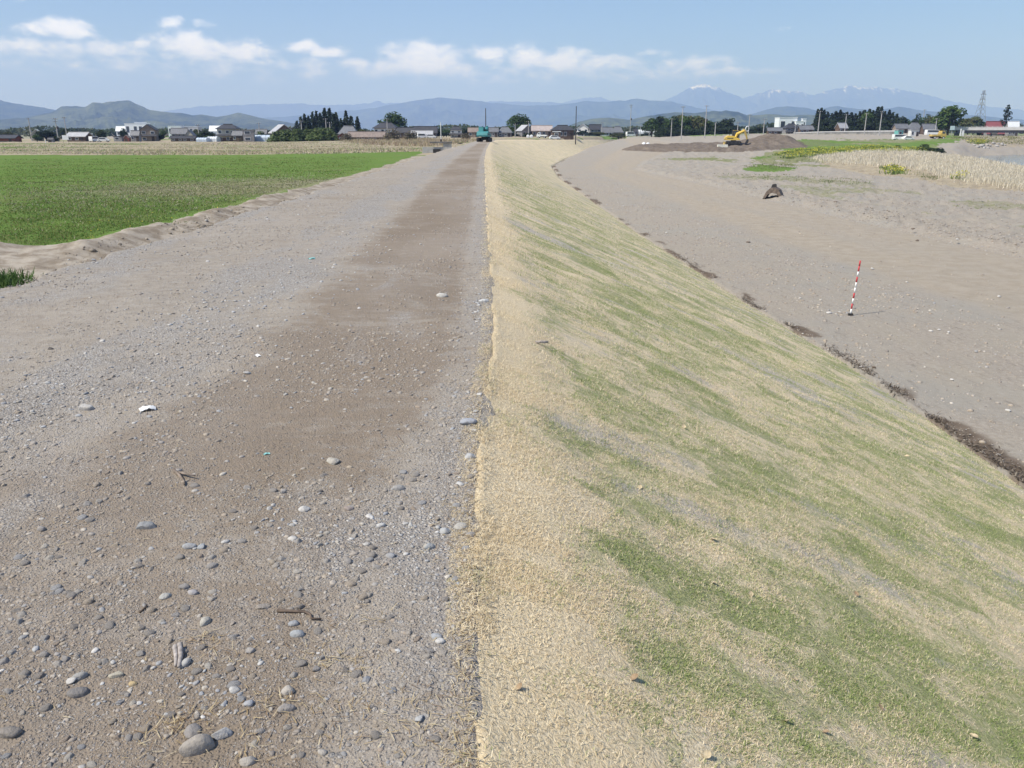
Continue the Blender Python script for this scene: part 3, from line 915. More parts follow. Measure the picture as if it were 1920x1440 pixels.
# the stones one can pick out in the photo: column, row, width in pixels, tint, angular?, length ratio, turn, label
NAMED = [
    (374, 1402, 74, (.37, .33, .285), 0, 1.5, 0.75, "biggest stone on the road, a smooth grey brown cobble near the bottom edge"),
    (147, 1301, 40, (.215, .20, .19), 0, 1.25, 0.3, "dark rounded cobble left of the biggest stone, half in shade"),
    (18, 1376, 48, (.26, .23, .20), 0, 1.4, 0.2, "brown cobble cut by the left edge near the bottom of the road"),
    (541, 1297, 29, (.44, .40, .35), 0, 1.15, 0.6, "pale rounded pebble with straw bits beside it on brown soil"),
    (535, 1331, 36, (.31, .285, .265), 0, 1.7, 0.2, "flat grey brown stone just in front of the pale rounded pebble"),
    (604, 1412, 22, (.42, .385, .34), 0, 1.1, 0.0, "small round tan pebble right of the biggest stone by the bottom edge"),
    (466, 1430, 32, (.38, .35, .31), 0, 1.4, 0.1, "tan stone between the biggest stone and the small round pebble"),
    (412, 1381, 42, (.37, .365, .36), 1, 1.3, 0.4, "flat pale grey slab touching the biggest stone"),
    (362, 1373, 34, (.27, .25, .235), 0, 1.1, 0.9, "small dark cobble right behind the biggest stone"),
    (385, 1168, 28, (.43, .405, .355), 0, 1.15, 1.2, "pale beige rounded stone between two straw tufts on the road"),
    (558, 1191, 33, (.36, .375, .385), 0, 1.5, 0.15, "blue grey oval pebble on dark brown soil, the larger of two"),
    (552, 1171, 22, (.31, .32, .335), 0, 1.4, 0.1, "blue grey pebble just behind the larger blue grey oval one"),
    (275, 990, 45, (.285, .29, .295), 1, 1.6, 0.25, "blue grey angular block alone on the smooth left part of the road"),
    (625, 868, 29, (.45, .415, .355), 1, 1.2, -0.2, "blocky tan stone alone in the middle of the road"),
    (571, 957, 25, (.55, .53, .50), 1, 1.6, 0.0, "white angular stone left of the small pinkish stone"),
    (653, 955, 19, (.33, .27, .24), 0, 1.3, 0.1, "small pinkish brown stone right of the white angular stone"),
    (748, 917, 23, (.36, .345, .325), 0, 1.2, 0.3, "grey rounded stone alone on the brown soil near the gravel edge"),
    (354, 1026, 30, (.36, .365, .37), 1, 1.6, 0.1, "flat grey chip of a pair, left of the bluish chip"),
    (379, 1026, 20, (.35, .365, .38), 1, 1.3, 0.9, "bluish chip right beside the flat grey chip"),
    (310, 1120, 25, (.43, .42, .385), 0, 1.3, 0.6, "pale egg shaped stone left of the lavender stone"),
    (363, 1113, 26, (.375, .36, .37), 1, 1.4, -0.5, "lavender grey split stone on dark soil"),
    (470, 1221, 24, (.34, .315, .29), 1, 1.6, 1.0, "grey brown chunk standing on edge left of the blue grey pebbles"),
    (493, 1139, 31, (.33, .29, .25), 1, 1.7, 0.3, "long brown grey stone left of the bent stick"),
    (219, 1268, 28, (.41, .375, .30), 1, 1.4, 0.1, "tan flat stone in the stony patch above the dark cobble"),
    (250, 1283, 16, (.46, .35, .19), 0, 1.1, 0.1, "small orange yellow pebble in the stony patch"),
    (150, 1270, 30, (.35, .335, .31), 0, 1.7, 0.5, "long grey stone at the left of the stony patch"),
    (862, 989, 27, (.44, .415, .37), 0, 1.2, 0.4, "pale beige round stone touching the straw at the turf edge"),
    (833, 998, 26, (.39, .395, .395), 1, 1.3, 0.2, "pale blue grey stone left of the beige round one at the turf edge"),
    (806, 1026, 24, (.35, .36, .36), 0, 1.4, 0.8, "grey oval stone below the pale blue grey stone near the turf"),
    (820, 1195, 26, (.365, .375, .385), 1, 1.5, 0.1, "flat blue grey stone in the gravel strip by the turf"),
    (688, 1275, 20, (.25, .255, .27), 1, 1.2, 0.4, "small dark bluish stone alone on the brown soil"),
    (785, 1349, 26, (.42, .42, .41), 1, 1.2, 1.2, "pale triangular stone in the smooth gravel near the bottom"),
    (160, 768, 36, (.52, .49, .45), 1, 1.5, 0.1, "large whitish flat stone in the pale stone lane at the left"),
    (95, 655, 12, (.09, .08, .075), 0, 1.3, 0.1, "small almost black clod alone at the left of the road"),
    (880, 795, 34, (.36, .375, .41), 1, 1.5, 0.1, "bluish chip of stone lying against the straw edge of the turf"),
    (881, 858, 22, (.42, .42, .42), 0, 1.1, 0.1, "pale grey stone in the gravel strip below the bluish chip"),
    (908, 566, 22, (.56, .56, .55), 1, 1.3, 0.1, "white stone in the pale heap by the turf edge further ahead"),
    (828, 556, 22, (.53, .51, .47), 0, 1.5, 0.0, "white flat stone on the dark brown patch further ahead"),
]


def build_stones():
    rng = np.random.default_rng(5)
    variants = []
    for k in range(14):
        v, f = stone_shape(3, 700 + k, 0.0 if k % 4 == 0 else 0.97, 0.3, 0.6)
        variants.append((v, f))
    done = []
    for i, (px, py, w, tint, ang, ratio, turn, label) in enumerate(NAMED):
        p = road_point(px, py)
        dep = (p[1]) * CP - (p[2] - EYE) * SP
        size = w / F * dep
        v, f = stone_shape(4 if w > 38 else 3, 900 + i, 0.97 if ang else 0.45, 0.26, 0.66 if not ang else 0.58)
        v = v * np.array([1.0, 1.0 / max(ratio, 1.0) / 0.77 * 0.95, 0.95])
        v = v * (size * 0.5)
        me = np_mesh("stone", v, f, True, {'tint': np.tile(np.array([*tint, 1.0]), (len(v), 1))})
        o = link("stone", me, None, MAT_STONE)
        o.location = (p[0], p[1], p[2] + size * 0.06)
        o.rotation_euler = (0.0, 0.12, turn)
        tag(o, label, "stone", "loose stones on the gravel road")
        done.append((p[0], p[1], size))
    # all the other stones: size from a power law, thinned by where the road is bare or stony
    N = 330000
    # fill the view evenly: choose screen rows, then distance
    pyr = rng.uniform(300, 1470, N); pxr = rng.uniform(-30, 960, N)
    dd = np.stack([(pxr - 960) / F, CP + (720 - pyr) / F * SP, -SP + (720 - pyr) / F * CP], -1)
    kk = (4.7 - EYE) / dd[:, 2]
    x, y = dd[:, 0] * kk, dd[:, 1] * kk
    u = crest_x(y) - x
    w = np.interp(y, LW[:, 0], LW[:, 1])
    patch = fbm(x * 0.9, y * 0.5, 4, 111); p2 = fbm(x * 2.6, y * 2.1, 3, 113)
    edge = np.exp(-(u / 0.45) ** 2); lane = np.exp(-((u - 3.1) / 0.5) ** 2); lft = np.clip((u - 4.0) / 1.0, 0, 1)
    clump = np.exp(-(((x + 1.55) / 0.34) ** 2 + ((y - 2.35) / 0.16) ** 2)) + np.exp(-(((x + 1.15) / 0.4) ** 2 + ((y - 3.35) / 0.2) ** 2))
    dens = 0.04 + 0.42 * edge + 0.20 * lane + 0.16 * lft + 0.9 * clump + np.clip((patch - 0.52) * 2.6, -0.03, 0.5) + np.clip((p2 - 0.6) * 2.0, 0, 0.3)
    keep = (u > 0.0) & (u < w + 0.25) & (rng.uniform(size=N) < np.clip(dens, 0.01, 1)) & (y < 75)
    x, y, u = x[keep], y[keep], u[keep]
    depth = y * CP + (EYE - 4.7) * SP
    n = len(x)
    pix = 1.5 + rng.pareto(3.0, n) * 2.4                                           # width on the 1920 wide photograph
    size = np.clip(pix / F * depth, 0.003, np.minimum(0.042, 0.015 + 0.010 * depth ** 0.9))
    for sx, sy, ss in done:
        far = np.hypot(x - sx, y - sy) > ss * 0.75 + size * 0.5
        x, y, u, size, depth = x[far], y[far], u[far], size[far], depth[far]
    n = len(x)
    pix = size / depth * F
    order = np.argsort(-pix)
    z = road_surface(u, y)
    tint = stone_tint(n, rng)
    nb = 300 - len(NAMED) - 22
    big, rest = order[:nb], order[nb:]
    shared = [link_mesh_stone(v, f, (PAL[k % len(PAL)] * 0.7 + np.array([.35, .30, .25]) * 0.3) * 1.3, k) for k, (v, f) in enumerate(variants)]
    kinds = ["small grey stone lying loose in the gravel of the bank road", "small pale stone lying loose in the gravel of the bank road", "small brownish stone lying loose in the gravel of the bank road"]
    for i in big:
        k = int(rng.integers(0, len(shared)))
        o = bpy.data.objects.new("stone", shared[k]); COL.objects.link(o)
        s = size[i] * 0.5
        o.location = (x[i], y[i], z[i] + s * 0.02)
        o.scale = (s, s, s)
        o.rotation_euler = (rng.normal(0, 0.15), rng.normal(0, 0.15), rng.uniform(0, 6.28))
        c = PAL[k % len(PAL)]
        lab = kinds[1] if c.mean() > 0.36 else kinds[2] if c[0] - c[2] > 0.04 else kinds[0]
        tag(o, lab, "stone", "loose stones on the gravel road")
    pos = np.stack([x[rest], y[rest], z[rest]], -1)
    med = pix[rest] > 7
    o = None
    a = merge_stones("pebbles", pos[med], size[rest][med], tint[rest][med], SHAPES_MID, 0.5, rng, False)
    o = link("pebbles", a, None, MAT_STONE); tag(o, "pebbles and chips of all greys strewn over the road", None, None, "stuff")
    a = merge_stones("gravel", pos[~med], size[rest][~med], tint[rest][~med], SHAPES_LOW, 0.45, rng)
    o = link("gravel", a, None, MAT_STONE); tag(o, "fine gravel scattered over the road surface", None, None, "stuff")


def link_mesh_stone(v, f, tint, k):
    return_me = np_mesh("stone", v, f, True, {'tint': np.tile(np.array([*np.clip(tint, 0, .6), 1.0]), (len(v), 1))})
    return_me.materials.append(MAT_STONE)
    return return_me


build_stones()


def build_crushed():
    """pale crushed stone dropped in a lane and in heaps on the road"""
    rng = np.random.default_rng(17)
    X, Y, S = [], [], []
    lanes = [(380, 605, .42, .9, 420), (590, 492, .6, 1.6, 420), (190, 740, .4, .5, 260), (480, 560, .35, .8, 160), (690, 440, .5, 1.8, 200), (908, 566, .14, .7, 170), (890, 820, .10, .5, 130), (830, 1000, .16, .4, 110), (90, 770, .4, .5, 150), (560, 985, .22, .16, 80), (640, 1010, .2, .14, 60), (300, 1290, .3, .12, 160), (240, 480, .8, 2.0, 260), (520, 400, .6, 3.0, 220)]
    for px, py, sx, sy, n in lanes:
        q = road_point(px, py)
        X.append(q[0] + rng.normal(0, sx, n)); Y.append(q[1] + rng.normal(0, sy, n)); S.append(np.full(n, q[1]))
    x, y, d = map(np.concatenate, (X, Y, S))
    u = crest_x(y) - x
    k = (u > 0.02) & (u < 5.2) & (y > 1.3)
    x, y, u, d = x[k], y[k], u[k], d[k]
    size = np.clip(rng.gamma(3.0, 0.0055, len(x)) * (0.75 + 0.05 * d), 0.006, 0.065)
    t = np.array([(.50, .49, .47), (.42, .425, .43), (.58, .56, .53), (.36, .365, .38), (.46, .42, .36)])[rng.integers(0, 5, len(x))] * rng.uniform(0.8, 1.1, (len(x), 1))
    me = merge_stones("crushed_stone", np.stack([x, y, road_surface(u, y)], -1), size, t, SHAPES_MID, 0.4, rng)
    tag(link("crushed_stone", me, None, MAT_STONE), "pale crushed stone lying in a lane and small heaps on the road", None, None, "stuff")


build_crushed()


def build_bank_clods():
    """clods and stones on the bare earth bank left of the road"""
    rng = np.random.default_rng(61)
    n = 9000
    y = rng.uniform(7, 48, n); x = left_x(y) - rng.uniform(0.1, 6.0, n) * np.clip((60 - y) / 40, 0.25, 1)
    k = (x > -15) & ((x > -10.4) | (y < 19)) & (fbm(x / 1.2, y / 1.5, 3, 63) > 0.44)
    x, y = x[k], y[k]
    z = ground_z(x, y)
    size = np.clip(0.03 + rng.pareto(2.4, len(x)) * 0.025, 0.03, 0.2)
    t = np.array([.33, .28, .215]) * rng.uniform(0.65, 1.25, (len(x), 1)); t[rng.uniform(size=len(x)) < 0.12] = (.46, .44, .41)
    me = merge_stones("clods", np.stack([x, y, z], -1), size, t, SHAPES_LOW, 0.3, rng)
    tag(link("clods", me, None, MAT_STONE), "clods and stones on the bare earth bank left of the road", None, None, "stuff")


build_bank_clods()


def build_terrace_stones():
    rng = np.random.default_rng(8)
    N = 60000
    pyr = rng.uniform(300, 900, N) ; pxr = rng.uniform(1040, 1960, N)
    pyr = 300 + (pyr - 300) * rng.uniform(0.1, 1, N) ** 0.6
    dd = np.stack([(pxr - 960) / F, CP + (720 - pyr) / F * SP, -SP + (720 - pyr) / F * CP], -1)
    kk = (0.0 - EYE) / dd[:, 2]
    x, y = dd[:, 0] * kk, dd[:, 1] * kk
    te, tx = terrace_edge(y), toe_x(y)
    rel = (x - tx) / np.maximum(te - tx, 0.5)
    patch = fbm(x * 0.4, y * 0.3, 4, 121)
    dens = np.where(rel < 0.38, 0.35 + np.clip((patch - 0.5) * 3, -.15, .6), np.where(rel < 0.97, 0.05, np.where(rel < 1.25, 0.9, 0.25)))
    keep = (x > tx + 0.1) & (rng.uniform(size=N) < dens) & (y < 130)
    x, y, rel = x[keep], y[keep], rel[keep]
    depth = y * CP + EYE * SP
    size = np.clip((2.0 + rng.pareto(2.2, len(x)) * 1.6) / F * depth, 0.02, 0.17)
    z = ground_z(x, y)
    tint = stone_tint(len(x), rng) * 1.05
    me = merge_stones("rubble", np.stack([x, y, z], -1), size, tint, SHAPES_LOW, 0.45, rng)
    tag(link("rubble", me, None, MAT_STONE), "stones strewn over the gravel terrace and along its rough edge", None, None, "stuff")
    # pale stones one can tell apart near the pole and further right
    spots = [(1554, 588, 10, "white stone in the row left of the red and white pole"), (1568, 590, 6, "small white stone just left of the red and white pole"), (1574, 586, 6, "pale stone closest to the foot of the pole on its left"),
             (1890, 771, 12, "flat white scrap of stone at the right edge of the terrace"), (1745, 622, 9, "white stone in the loose pale group right of the pole"), (1760, 619, 8, "pale stone in the middle of the loose pale group right of the pole"), (1778, 624, 9, "rightmost white stone of the pale group beyond the pole"),
             (1635, 505, 9, "pale stone beyond the pole where the track begins"), (1873, 557, 8, "white stone far right on the smooth haul track"), (1784, 713, 10, "white stone on the terrace below the pale group"), (1720, 474 - 22, 9, "brownish lump on the rough edge of the haul track"),
             (1340, 520, 7, "reddish brown lump beside the wheel line on the terrace"), (1403, 455, 8, "dark lump on the near side of the wheel line"), (1250, 437, 6, "white speck of stone near the far toe of the turf"), (1638, 690, 9, "dark flat stone near the soil patch at the toe"),
             (1566, 380, 9, "dark clod on the rough gravel edge right of the bucket"), (1745, 424, 9, "dark clod on the rough gravel edge far right"), (1712, 430, 9, "dark clod left of the far right one on the gravel edge"), (1795, 450, 9, "pale lump on the gravel edge by the track at right"),
             (1500, 560, 7, "pale chip between the toe of the turf and the pole"), (1830, 660, 8, "grey chip in the flat part right of the pole"), (1700, 530, 7, "pale chip beyond the pole on the right")]
    for i, (px, py, w, lab) in enumerate(spots):
        p = on_z(px, py, 0.0)
        zz = float(ground_z(np.array([p[0]]), np.array([p[1]]))[0])
        p = on_z(px, py, zz)
        s = w / F * (p[1] * CP + EYE * SP) * 0.5
        dark = 'dark' in lab or 'brown' in lab
        c = (.16, .12, .09) if dark else (.36, .36, .36) if 'grey' in lab else (.62, .60, .57)
        v, f = SHAPES_MID[i % 12]
        me = np_mesh("stone", v, f, True, {'tint': np.tile(np.array([*c, 1.0]), (len(v), 1))})
        o = link("stone", me, None, MAT_STONE)
        o.location = (p[0], p[1], zz + s * 0.3); o.scale = (s, s, s); o.rotation_euler = (0, 0, i * 1.3)
        tag(o, lab, "stone", "loose stones on the terrace")


build_terrace_stones()


# ------------------------------------------------------------------ blades of the turf
def blades(name, base, length, width, lean, az, curl, st=None, rnd=None, extra=None):
    """each blade: two base corners, two middle corners, a tip. base (n,3)"""
    n = len(base)
    d = np.stack([np.cos(az), np.sin(az), np.zeros(n)], -1)
    s = np.stack([-np.sin(az), np.cos(az), np.zeros(n)], -1)
    c1, s1 = np.cos(lean), np.sin(lean)
    c2, s2 = np.cos(lean + curl), np.sin(lean + curl)
    mid = base + (d * s1[:, None] + np.array([0, 0, 1]) * c1[:, None]) * (length * 0.5)[:, None]
    tip = mid + (d * s2[:, None] + np.array([0, 0, 1]) * c2[:, None]) * (length * 0.5)[:, None]
    w = s * (width * 0.5)[:, None]
    V = np.stack([base - w, base + w, mid + w * 0.85, mid - w * 0.85, tip], 1).reshape(-1, 3)
    i = (np.arange(n) * 5)[:, None]
    Fc = np.concatenate([i + np.array([0, 1, 2]), i + np.array([0, 2, 3]), i + np.array([3, 2, 4])], 1).reshape(-1, 3)
    at = {}
    if st is not None: at['st'] = np.repeat(st, 5, 0)
    if rnd is not None: at['rnd'] = np.repeat(rnd, 5, 0)
    if extra is not None: at['tint'] = np.repeat(extra, 5, 0)
    return np_mesh(name, V, Fc, False, at)


def build_turf():
    rng = np.random.default_rng(21)
    pos, ST, L, Wd = [], [], [], []
    bands = [(1.2, 3.2, 25000, 0.85), (3.2, 6.0, 11000, 1.05), (6.0, 10.0, 4600, 1.45), (10, 17, 1700, 2.2), (17, 32, 260, 3.8), (32, 60, 60, 7.0)]
    for y0, y1, den, k in bands:
        area = (y1 - y0) * 10.6
        n = int(area * den)
        y = rng.uniform(y0, y1, n); t = rng.uniform(-0.012, 1.0, n)
        x, yy, z = slope_point(np.clip(t, 0, 1), y)
        x = np.where(t < 0, x + t * 8, x)
        z = np.where(t < 0, road_surface(crest_x(y) - x, y), z)
        px, py = to_px(x, y, z)
        ok = (px > 700) & (px < 1980) & (py < 1490)
        length = np.hypot(toe_x(y) - crest_x(y), crest_z(y))
        pos.append(np.stack([x, yy, z], -1)[ok]); ST.append(np.stack([t * length, y, t * 0], -1)[ok])
        L.append(np.full(ok.sum(), k)); 
    # loose fringe where the straw spills over the edge of the road
    n = 7000
    y = 1.2 * np.exp(rng.uniform(0, 2.7, n)); u = rng.normal(-0.01, 0.03, n) + 0.07 * (fbm(y * 2.2, y * 0, 3, 137) - 0.4)
    pos.append(np.stack([crest_x(y) - u, y, road_surface(np.abs(u), y) + 0.008], -1)); ST.append(np.stack([np.maximum(-u, 0), y, u * 0], -1)); L.append(1.0 + y * 0.06)
    pos = np.concatenate(pos); ST = np.concatenate(ST); L = np.concatenate(L)
    n = len(pos)
    keepn = rng.uniform(size=n) < np.clip(0.55 + (fbm(ST[:, 0] * 5, ST[:, 1] * 5, 3, 131) - 0.4) * 3, 0.2, 1)
    bare = fbm(ST[:, 0] * 0.45 + 3, ST[:, 1] * 1.5, 3, 133)
    keepn &= (bare < 0.66) | (rng.uniform(size=n) < 0.3)
    pos, ST, L = pos[keepn], ST[keepn], L[keepn]
    n = len(pos)
    length = rng.uniform(0.010, 0.027, n) * L ** 0.6
    width = rng.uniform(0.0016, 0.0031, n) * L
    lean = np.clip(rng.normal(np.where(ST[:, 0] < 0.02, 1.4, 0.95), 0.33, n), 0.1, 1.5)
    az = rng.uniform(0, 2 * np.pi, n)
    me = blades("turf_grass", pos, length, width, lean, az, rng.uniform(-0.4, 0.9, n), ST, rng.uniform(size=n))
    tag(link("turf_grass", me, None, MAT_BLADE), "short dry turf grass, straw and green, covering the slope", None, None, "stuff")


build_turf()


def tint_mat(name, rough=0.8, k=0.3):
    m, t, b = new_mat(name, rough, 0.15)
    co = t.n('ShaderNodeTexCoord', out='Object')
    n = t.noise(co, 40.0, 3.0, 0.6)
    base = t.attr('tint', 0)
    thin_leaf(t, b, t.mix(t.smooth(n, 0.3, 0.7, 0.0, k), base, t.mix(0.6, base, (0.05, 0.05, 0.04))), 0.3)
    return m


MAT_TINT = tint_mat("dry_stalks")
MAT_LEAFY = tint_mat("leaf_green", 0.7, 0.35)


def build_straw():
    """bits of straw and root blown on to the road, thickest beside the turf"""
    rng = np.random.default_rng(33)
    N = 5500
    y = 1.4 * np.exp(rng.uniform(0, 2.1, N)); u = np.where(rng.uniform(size=N) < 0.5, rng.exponential(0.06, N), rng.uniform(0, 3.4, N))
    cl = fbm(u * 2.2, y * 2.2, 3, 141)
    keep = (rng.uniform(size=N) < np.clip((cl - 0.45) * 4, 0.03, 1)) | ((u < 0.06) & (rng.uniform(size=N) < 0.6))
    y, u = y[keep], u[keep]
    for px, py, sp, m in [(515, 1315, .035, 40), (595, 1240, .03, 34), (670, 1240, .035, 44), (325, 1375, .05, 60), (382, 1200, .03, 36), (640, 1330, .05, 40), (355, 1345, .04, 40), (420, 1225, .03, 20), (760, 1330, .07, 60), (820, 1390, .08, 90), (462, 1418, .04, 30), (690, 1170, .05, 24), (560, 1215, .05, 20)]:
        q = road_point(px, py)
        yy = q[1] + rng.normal(0, sp, m)
        y = np.concatenate([y, yy]); u = np.concatenate([u, crest_x(yy) - (q[0] + rng.normal(0, sp * 1.3, m))])
    n = len(y)
    x = crest_x(y) - u
    z = road_surface(u, y) + 0.006
    tint = np.array([(.62, .50, .29, 1), (.50, .38, .21, 1), (.70, .60, .40, 1), (.33, .23, .14, 1)])[rng.integers(0, 4, n)]
    me = blades("straw", np.stack([x, y, z], -1), rng.uniform(0.015, 0.055, n), rng.uniform(0.0015, 0.003, n), rng.normal(1.48, 0.12, n), rng.uniform(0, 6.28, n), rng.normal(0, 0.35, n), None, None, tint)
    tag(link("straw", me, None, MAT_TINT), "bits of dry straw blown from the turf on to the road", None, None, "stuff")


build_straw()


# ------------------------------------------------------------------ sticks, scraps and leaves that one can pick out
def tube(bm, pts, radii, seg=7, caps=True):
    pts = [Vector(p) for p in pts]
    rings = []
    for i, p in enumerate(pts):
        a = pts[max(i - 1, 0)]; b = pts[min(i + 1, len(pts) - 1)]
        d = (b - a).normalized() if (b - a).length > 1e-9 else Vector((0, 0, 1))
        up = Vector((0, 0, 1)) if abs(d.z) < 0.95 else Vector((1, 0, 0))
        s = d.cross(up).normalized(); q = s.cross(d)
        r = radii[i] if hasattr(radii, '__len__') else radii
        rings.append([bm.verts.new(p + (s * math.cos(2 * math.pi * k / seg) + q * math.sin(2 * math.pi * k / seg)) * r) for k in range(seg)])
    for i in range(len(rings) - 1):
        for k in range(seg):
            bm.faces.new((rings[i][k], rings[i][(k + 1) % seg], rings[i + 1][(k + 1) % seg], rings[i + 1][k]))
    if caps:
        bm.faces.new(rings[0]); bm.faces.new(list(reversed(rings[-1])))


def bm_obj(name, bm, mat, parent=None, smooth=False):
    bmesh.ops.recalc_face_normals(bm, faces=bm.faces[:])
    me = bpy.data.meshes.new(name)
    bm.to_mesh(me); bm.free()
    if smooth:
        for p in me.polygons:
            p.use_smooth = True
    return link(name, me, parent, mat)


WOOD_OLD = plain("weathered_wood", (.23, .185, .15), 0.85, 0.4, 40)
WOOD_DARK = plain("dark_twig", (.12, .09, .07), 0.85, 0.4, 40)
WOOD_PALE = plain("pale_splinter", (.36, .32, .29), 0.85, 0.35, 50)
PLASTIC_WHITE = plain("white_scrap", (.78, .77, .75), 0.6, 0.08, 30)
PLASTIC_CYAN = plain("teal_scrap", (.25, .52, .50), 0.5, 0.1, 30)
LEAF_TAN = plain("dry_leaf_tan", (.50, .41, .27), 0.8, 0.25, 50)
LEAF_BROWN = plain("dry_leaf_brown", (.30, .215, .135), 0.8, 0.25, 50)


def stick(label, pts_px, r, mat, forks=()):
    bm = bmesh.new()
    P = [road_point(*q) + np.array([0, 0, r * 1.2]) for q in pts_px]
    tube(bm, P, [r * (1.0 - 0.45 * i / max(len(P) - 1, 1)) for i in range(len(P))], 6)
    for fk in forks:
        Q = [road_point(*q) + np.array([0, 0, r * 1.6 + 0.004 * i]) for i, q in enumerate(fk)]
        tube(bm, Q, [r * 0.8 * (1.0 - 0.4 * i / max(len(Q) - 1, 1)) for i in range(len(Q))], 6)
    o = bm_obj("stick", bm, mat, None, True)
    tag(o, label, "stick", "bits of wood on the gravel road")


stick("forked dark twig lying on the smooth left part of the road", [(326, 884), (336, 893), (345, 905), (346, 912)], 0.008, WOOD_OLD, [[(336, 890), (350, 895), (366, 899)]])
stick("long bent stick lying behind the blue grey pebbles", [(520, 1148), (545, 1149), (572, 1150), (582, 1155), (584, 1163), (602, 1164)], 0.006, WOOD_DARK)
stick("left splinter of the two pale wood splinters standing side by side", [(329, 1217), (331, 1236), (330, 1254)], 0.009, WOOD_PALE)
stick("right splinter of the two pale wood splinters, the longer one", [(338, 1214), (340, 1235), (336, 1256)], 0.010, WOOD_PALE)
stick("thin grey stick near the gravel edge above the small round stones", [(744, 817), (750, 825), (757, 832)], 0.005, WOOD_OLD)
stick("short dark twig left of the white angular stone", [(262, 1150), (272, 1142), (276, 1136)], 0.004, WOOD_DARK)


def scrap(label, px, py, w, mat, name="plastic_scrap"):
    p = road_point(px, py)
    s = w / F * (p[1] * CP + 1.6 * SP) * 0.5
    rng = np.random.default_rng(int(px))
    g = np.linspace(-1, 1, 8)
    X, Y = np.meshgrid(g, g)
    Z = (fbm(X * 1.6 + px, Y * 1.6, 3, int(py)) - 0.2) * 0.9
    Z -= np.abs(X * Y) * 0.3
    th = 0.08
    Xw = X * (1 + 0.3 * (fbm(Y * 2, X * 0 + 3, 2, 5) - 0.5)); Yw = Y * 0.65 * (1 + 0.5 * (fbm(X * 2, Y * 0, 2, 6) - 0.5))
    top = np.stack([Xw, Yw, Z], -1).reshape(-1, 3); bot = top - np.array([0, 0, th])
    v = np.concatenate([top, bot]) * s
    f = grid_faces(8, 8); fb = f[:, ::-1] + 64
    o = link(name, np_mesh(name, v, np.concatenate([f, fb]), True), None, mat)
    o.location = (p[0], p[1], p[2] + 0.004); o.rotation_euler = (0, 0, px)
    tag(o, label, "scrap", "scraps of litter on the road")


scrap("crumpled white scrap of plastic at the left of the road", 277, 769, 28, PLASTIC_WHITE)
scrap("small white scrap further ahead near the middle of the road", 483, 668, 13, PLASTIC_WHITE)
scrap("tiny teal plastic scrap among small stones in the middle of the road", 500, 852, 11, PLASTIC_CYAN)
scrap("teal scrap in the pale stone lane far ahead on the road", 585, 486, 12, PLASTIC_CYAN)


def slope_hit(px, py):
    """where the line of sight meets the turf slope"""
    d = ray(px, py)
    lo, hi = 1.0, 60.0
    ks = np.linspace(1.2, 60, 4000)
    P = d[None] * ks[:, None] + np.array([0, 0, EYE])
    t = (P[:, 0] - crest_x(P[:, 1])) / (toe_x(P[:, 1]) - crest_x(P[:, 1]))
    _, _, z = slope_point(np.clip(t, 0, 1), P[:, 1])
    i = np.argmax(P[:, 2] <= z)
    return P[i]


def leaf(px, py, w, mat, label):
    p = slope_hit(px, py)
    dep = p[1] * CP - (p[2] - EYE) * SP
    s = w / F * dep
    bm = bmesh.new()
    n = 7
    L, M, R = [], [], []
    for i in range(n):
        t = i / (n - 1)
        wd = math.sin(math.pi * t ** 0.85) * 0.36 + 0.01
        zc = 0.55 * (t - 0.5) ** 2
        M.append(bm.verts.new((t - 0.5, 0, zc)))
        L.append(bm.verts.new((t - 0.5, wd, zc + 0.16 * wd / 0.36)))
        R.append(bm.verts.new((t - 0.5, -wd, zc + 0.22 * wd / 0.36)))
    for i in range(n - 1):
        bm.faces.new((M[i], M[i + 1], L[i + 1], L[i])); bm.faces.new((R[i], R[i + 1], M[i + 1], M[i]))
    bmesh.ops.scale(bm, vec=(s, s, s), verts=bm.verts[:])
    o = bm_obj("dry_leaf", bm, mat, None, True)
    o.location = (p[0], p[1], p[2] + 0.012)
    o.rotation_euler = (0.35 * math.sin(px), 0.42 + 0.3 * math.cos(py), px * 0.7)
    tag(o, label, "leaf", "dry leaves on the turf")


LEAVES = [(1190, 1277, 20, LEAF_BROWN, "brown curled leaf in the olive patch of turf near the bottom"), (1474, 1358, 20, LEAF_TAN, "tan leaf beside the greenest patch at the bottom of the turf"),
          (1325, 1422, 20, LEAF_TAN, "pale tan leaf at the very bottom of the turf"), (1825, 1385, 17, LEAF_TAN, "tan leaf at the bottom right corner of the turf"), (975, 1295, 18, LEAF_BROWN, "brown leaf in the straw band near the road edge at the bottom"),
          (1338, 1015, 14, LEAF_TAN, "tan leaf on straw in the middle of the turf, upper of two in line"), (1338, 1097, 13, LEAF_TAN, "tan leaf on straw in the middle of the turf, lower of two in line"), (1407, 1118, 13, LEAF_TAN, "tan leaf right of the two leaves in line"),
          (1548, 1378, 15, LEAF_BROWN, "reddish leaf inside the greenest patch at the bottom"), (1650, 1331, 14, LEAF_BROWN, "reddish leaf right of the greenest patch on grey soil"), (1281, 803, 12, LEAF_TAN, "small tan leaf in the green run above the middle of the turf"),
          (1200, 917, 11, LEAF_TAN, "small tan leaf left in the broad green run"), (1605, 1117, 12, LEAF_BROWN, "rusty leaf at the end of the right green run"), (1490, 1277, 12, LEAF_TAN, "tan leaf on the bare soil between green patches"), (1700, 857, 9, LEAF_TAN, "tiny pale leaf far down the slope towards the toe")]
for q in LEAVES:
    leaf(*q)

p = slope_hit(1015, 648)
bm = bmesh.new()
tube(bm, [p + np.array([-0.055, 0, 0.03]), p + np.array([0.0, 0.0, 0.034]), p + np.array([0.06, 0.01, 0.03])], [0.012, 0.013, 0.010], 7)
tag(bm_obj("wood_scrap", bm, WOOD_PALE, None, True), "whitish bit of wood lying on the upper turf", "scrap")


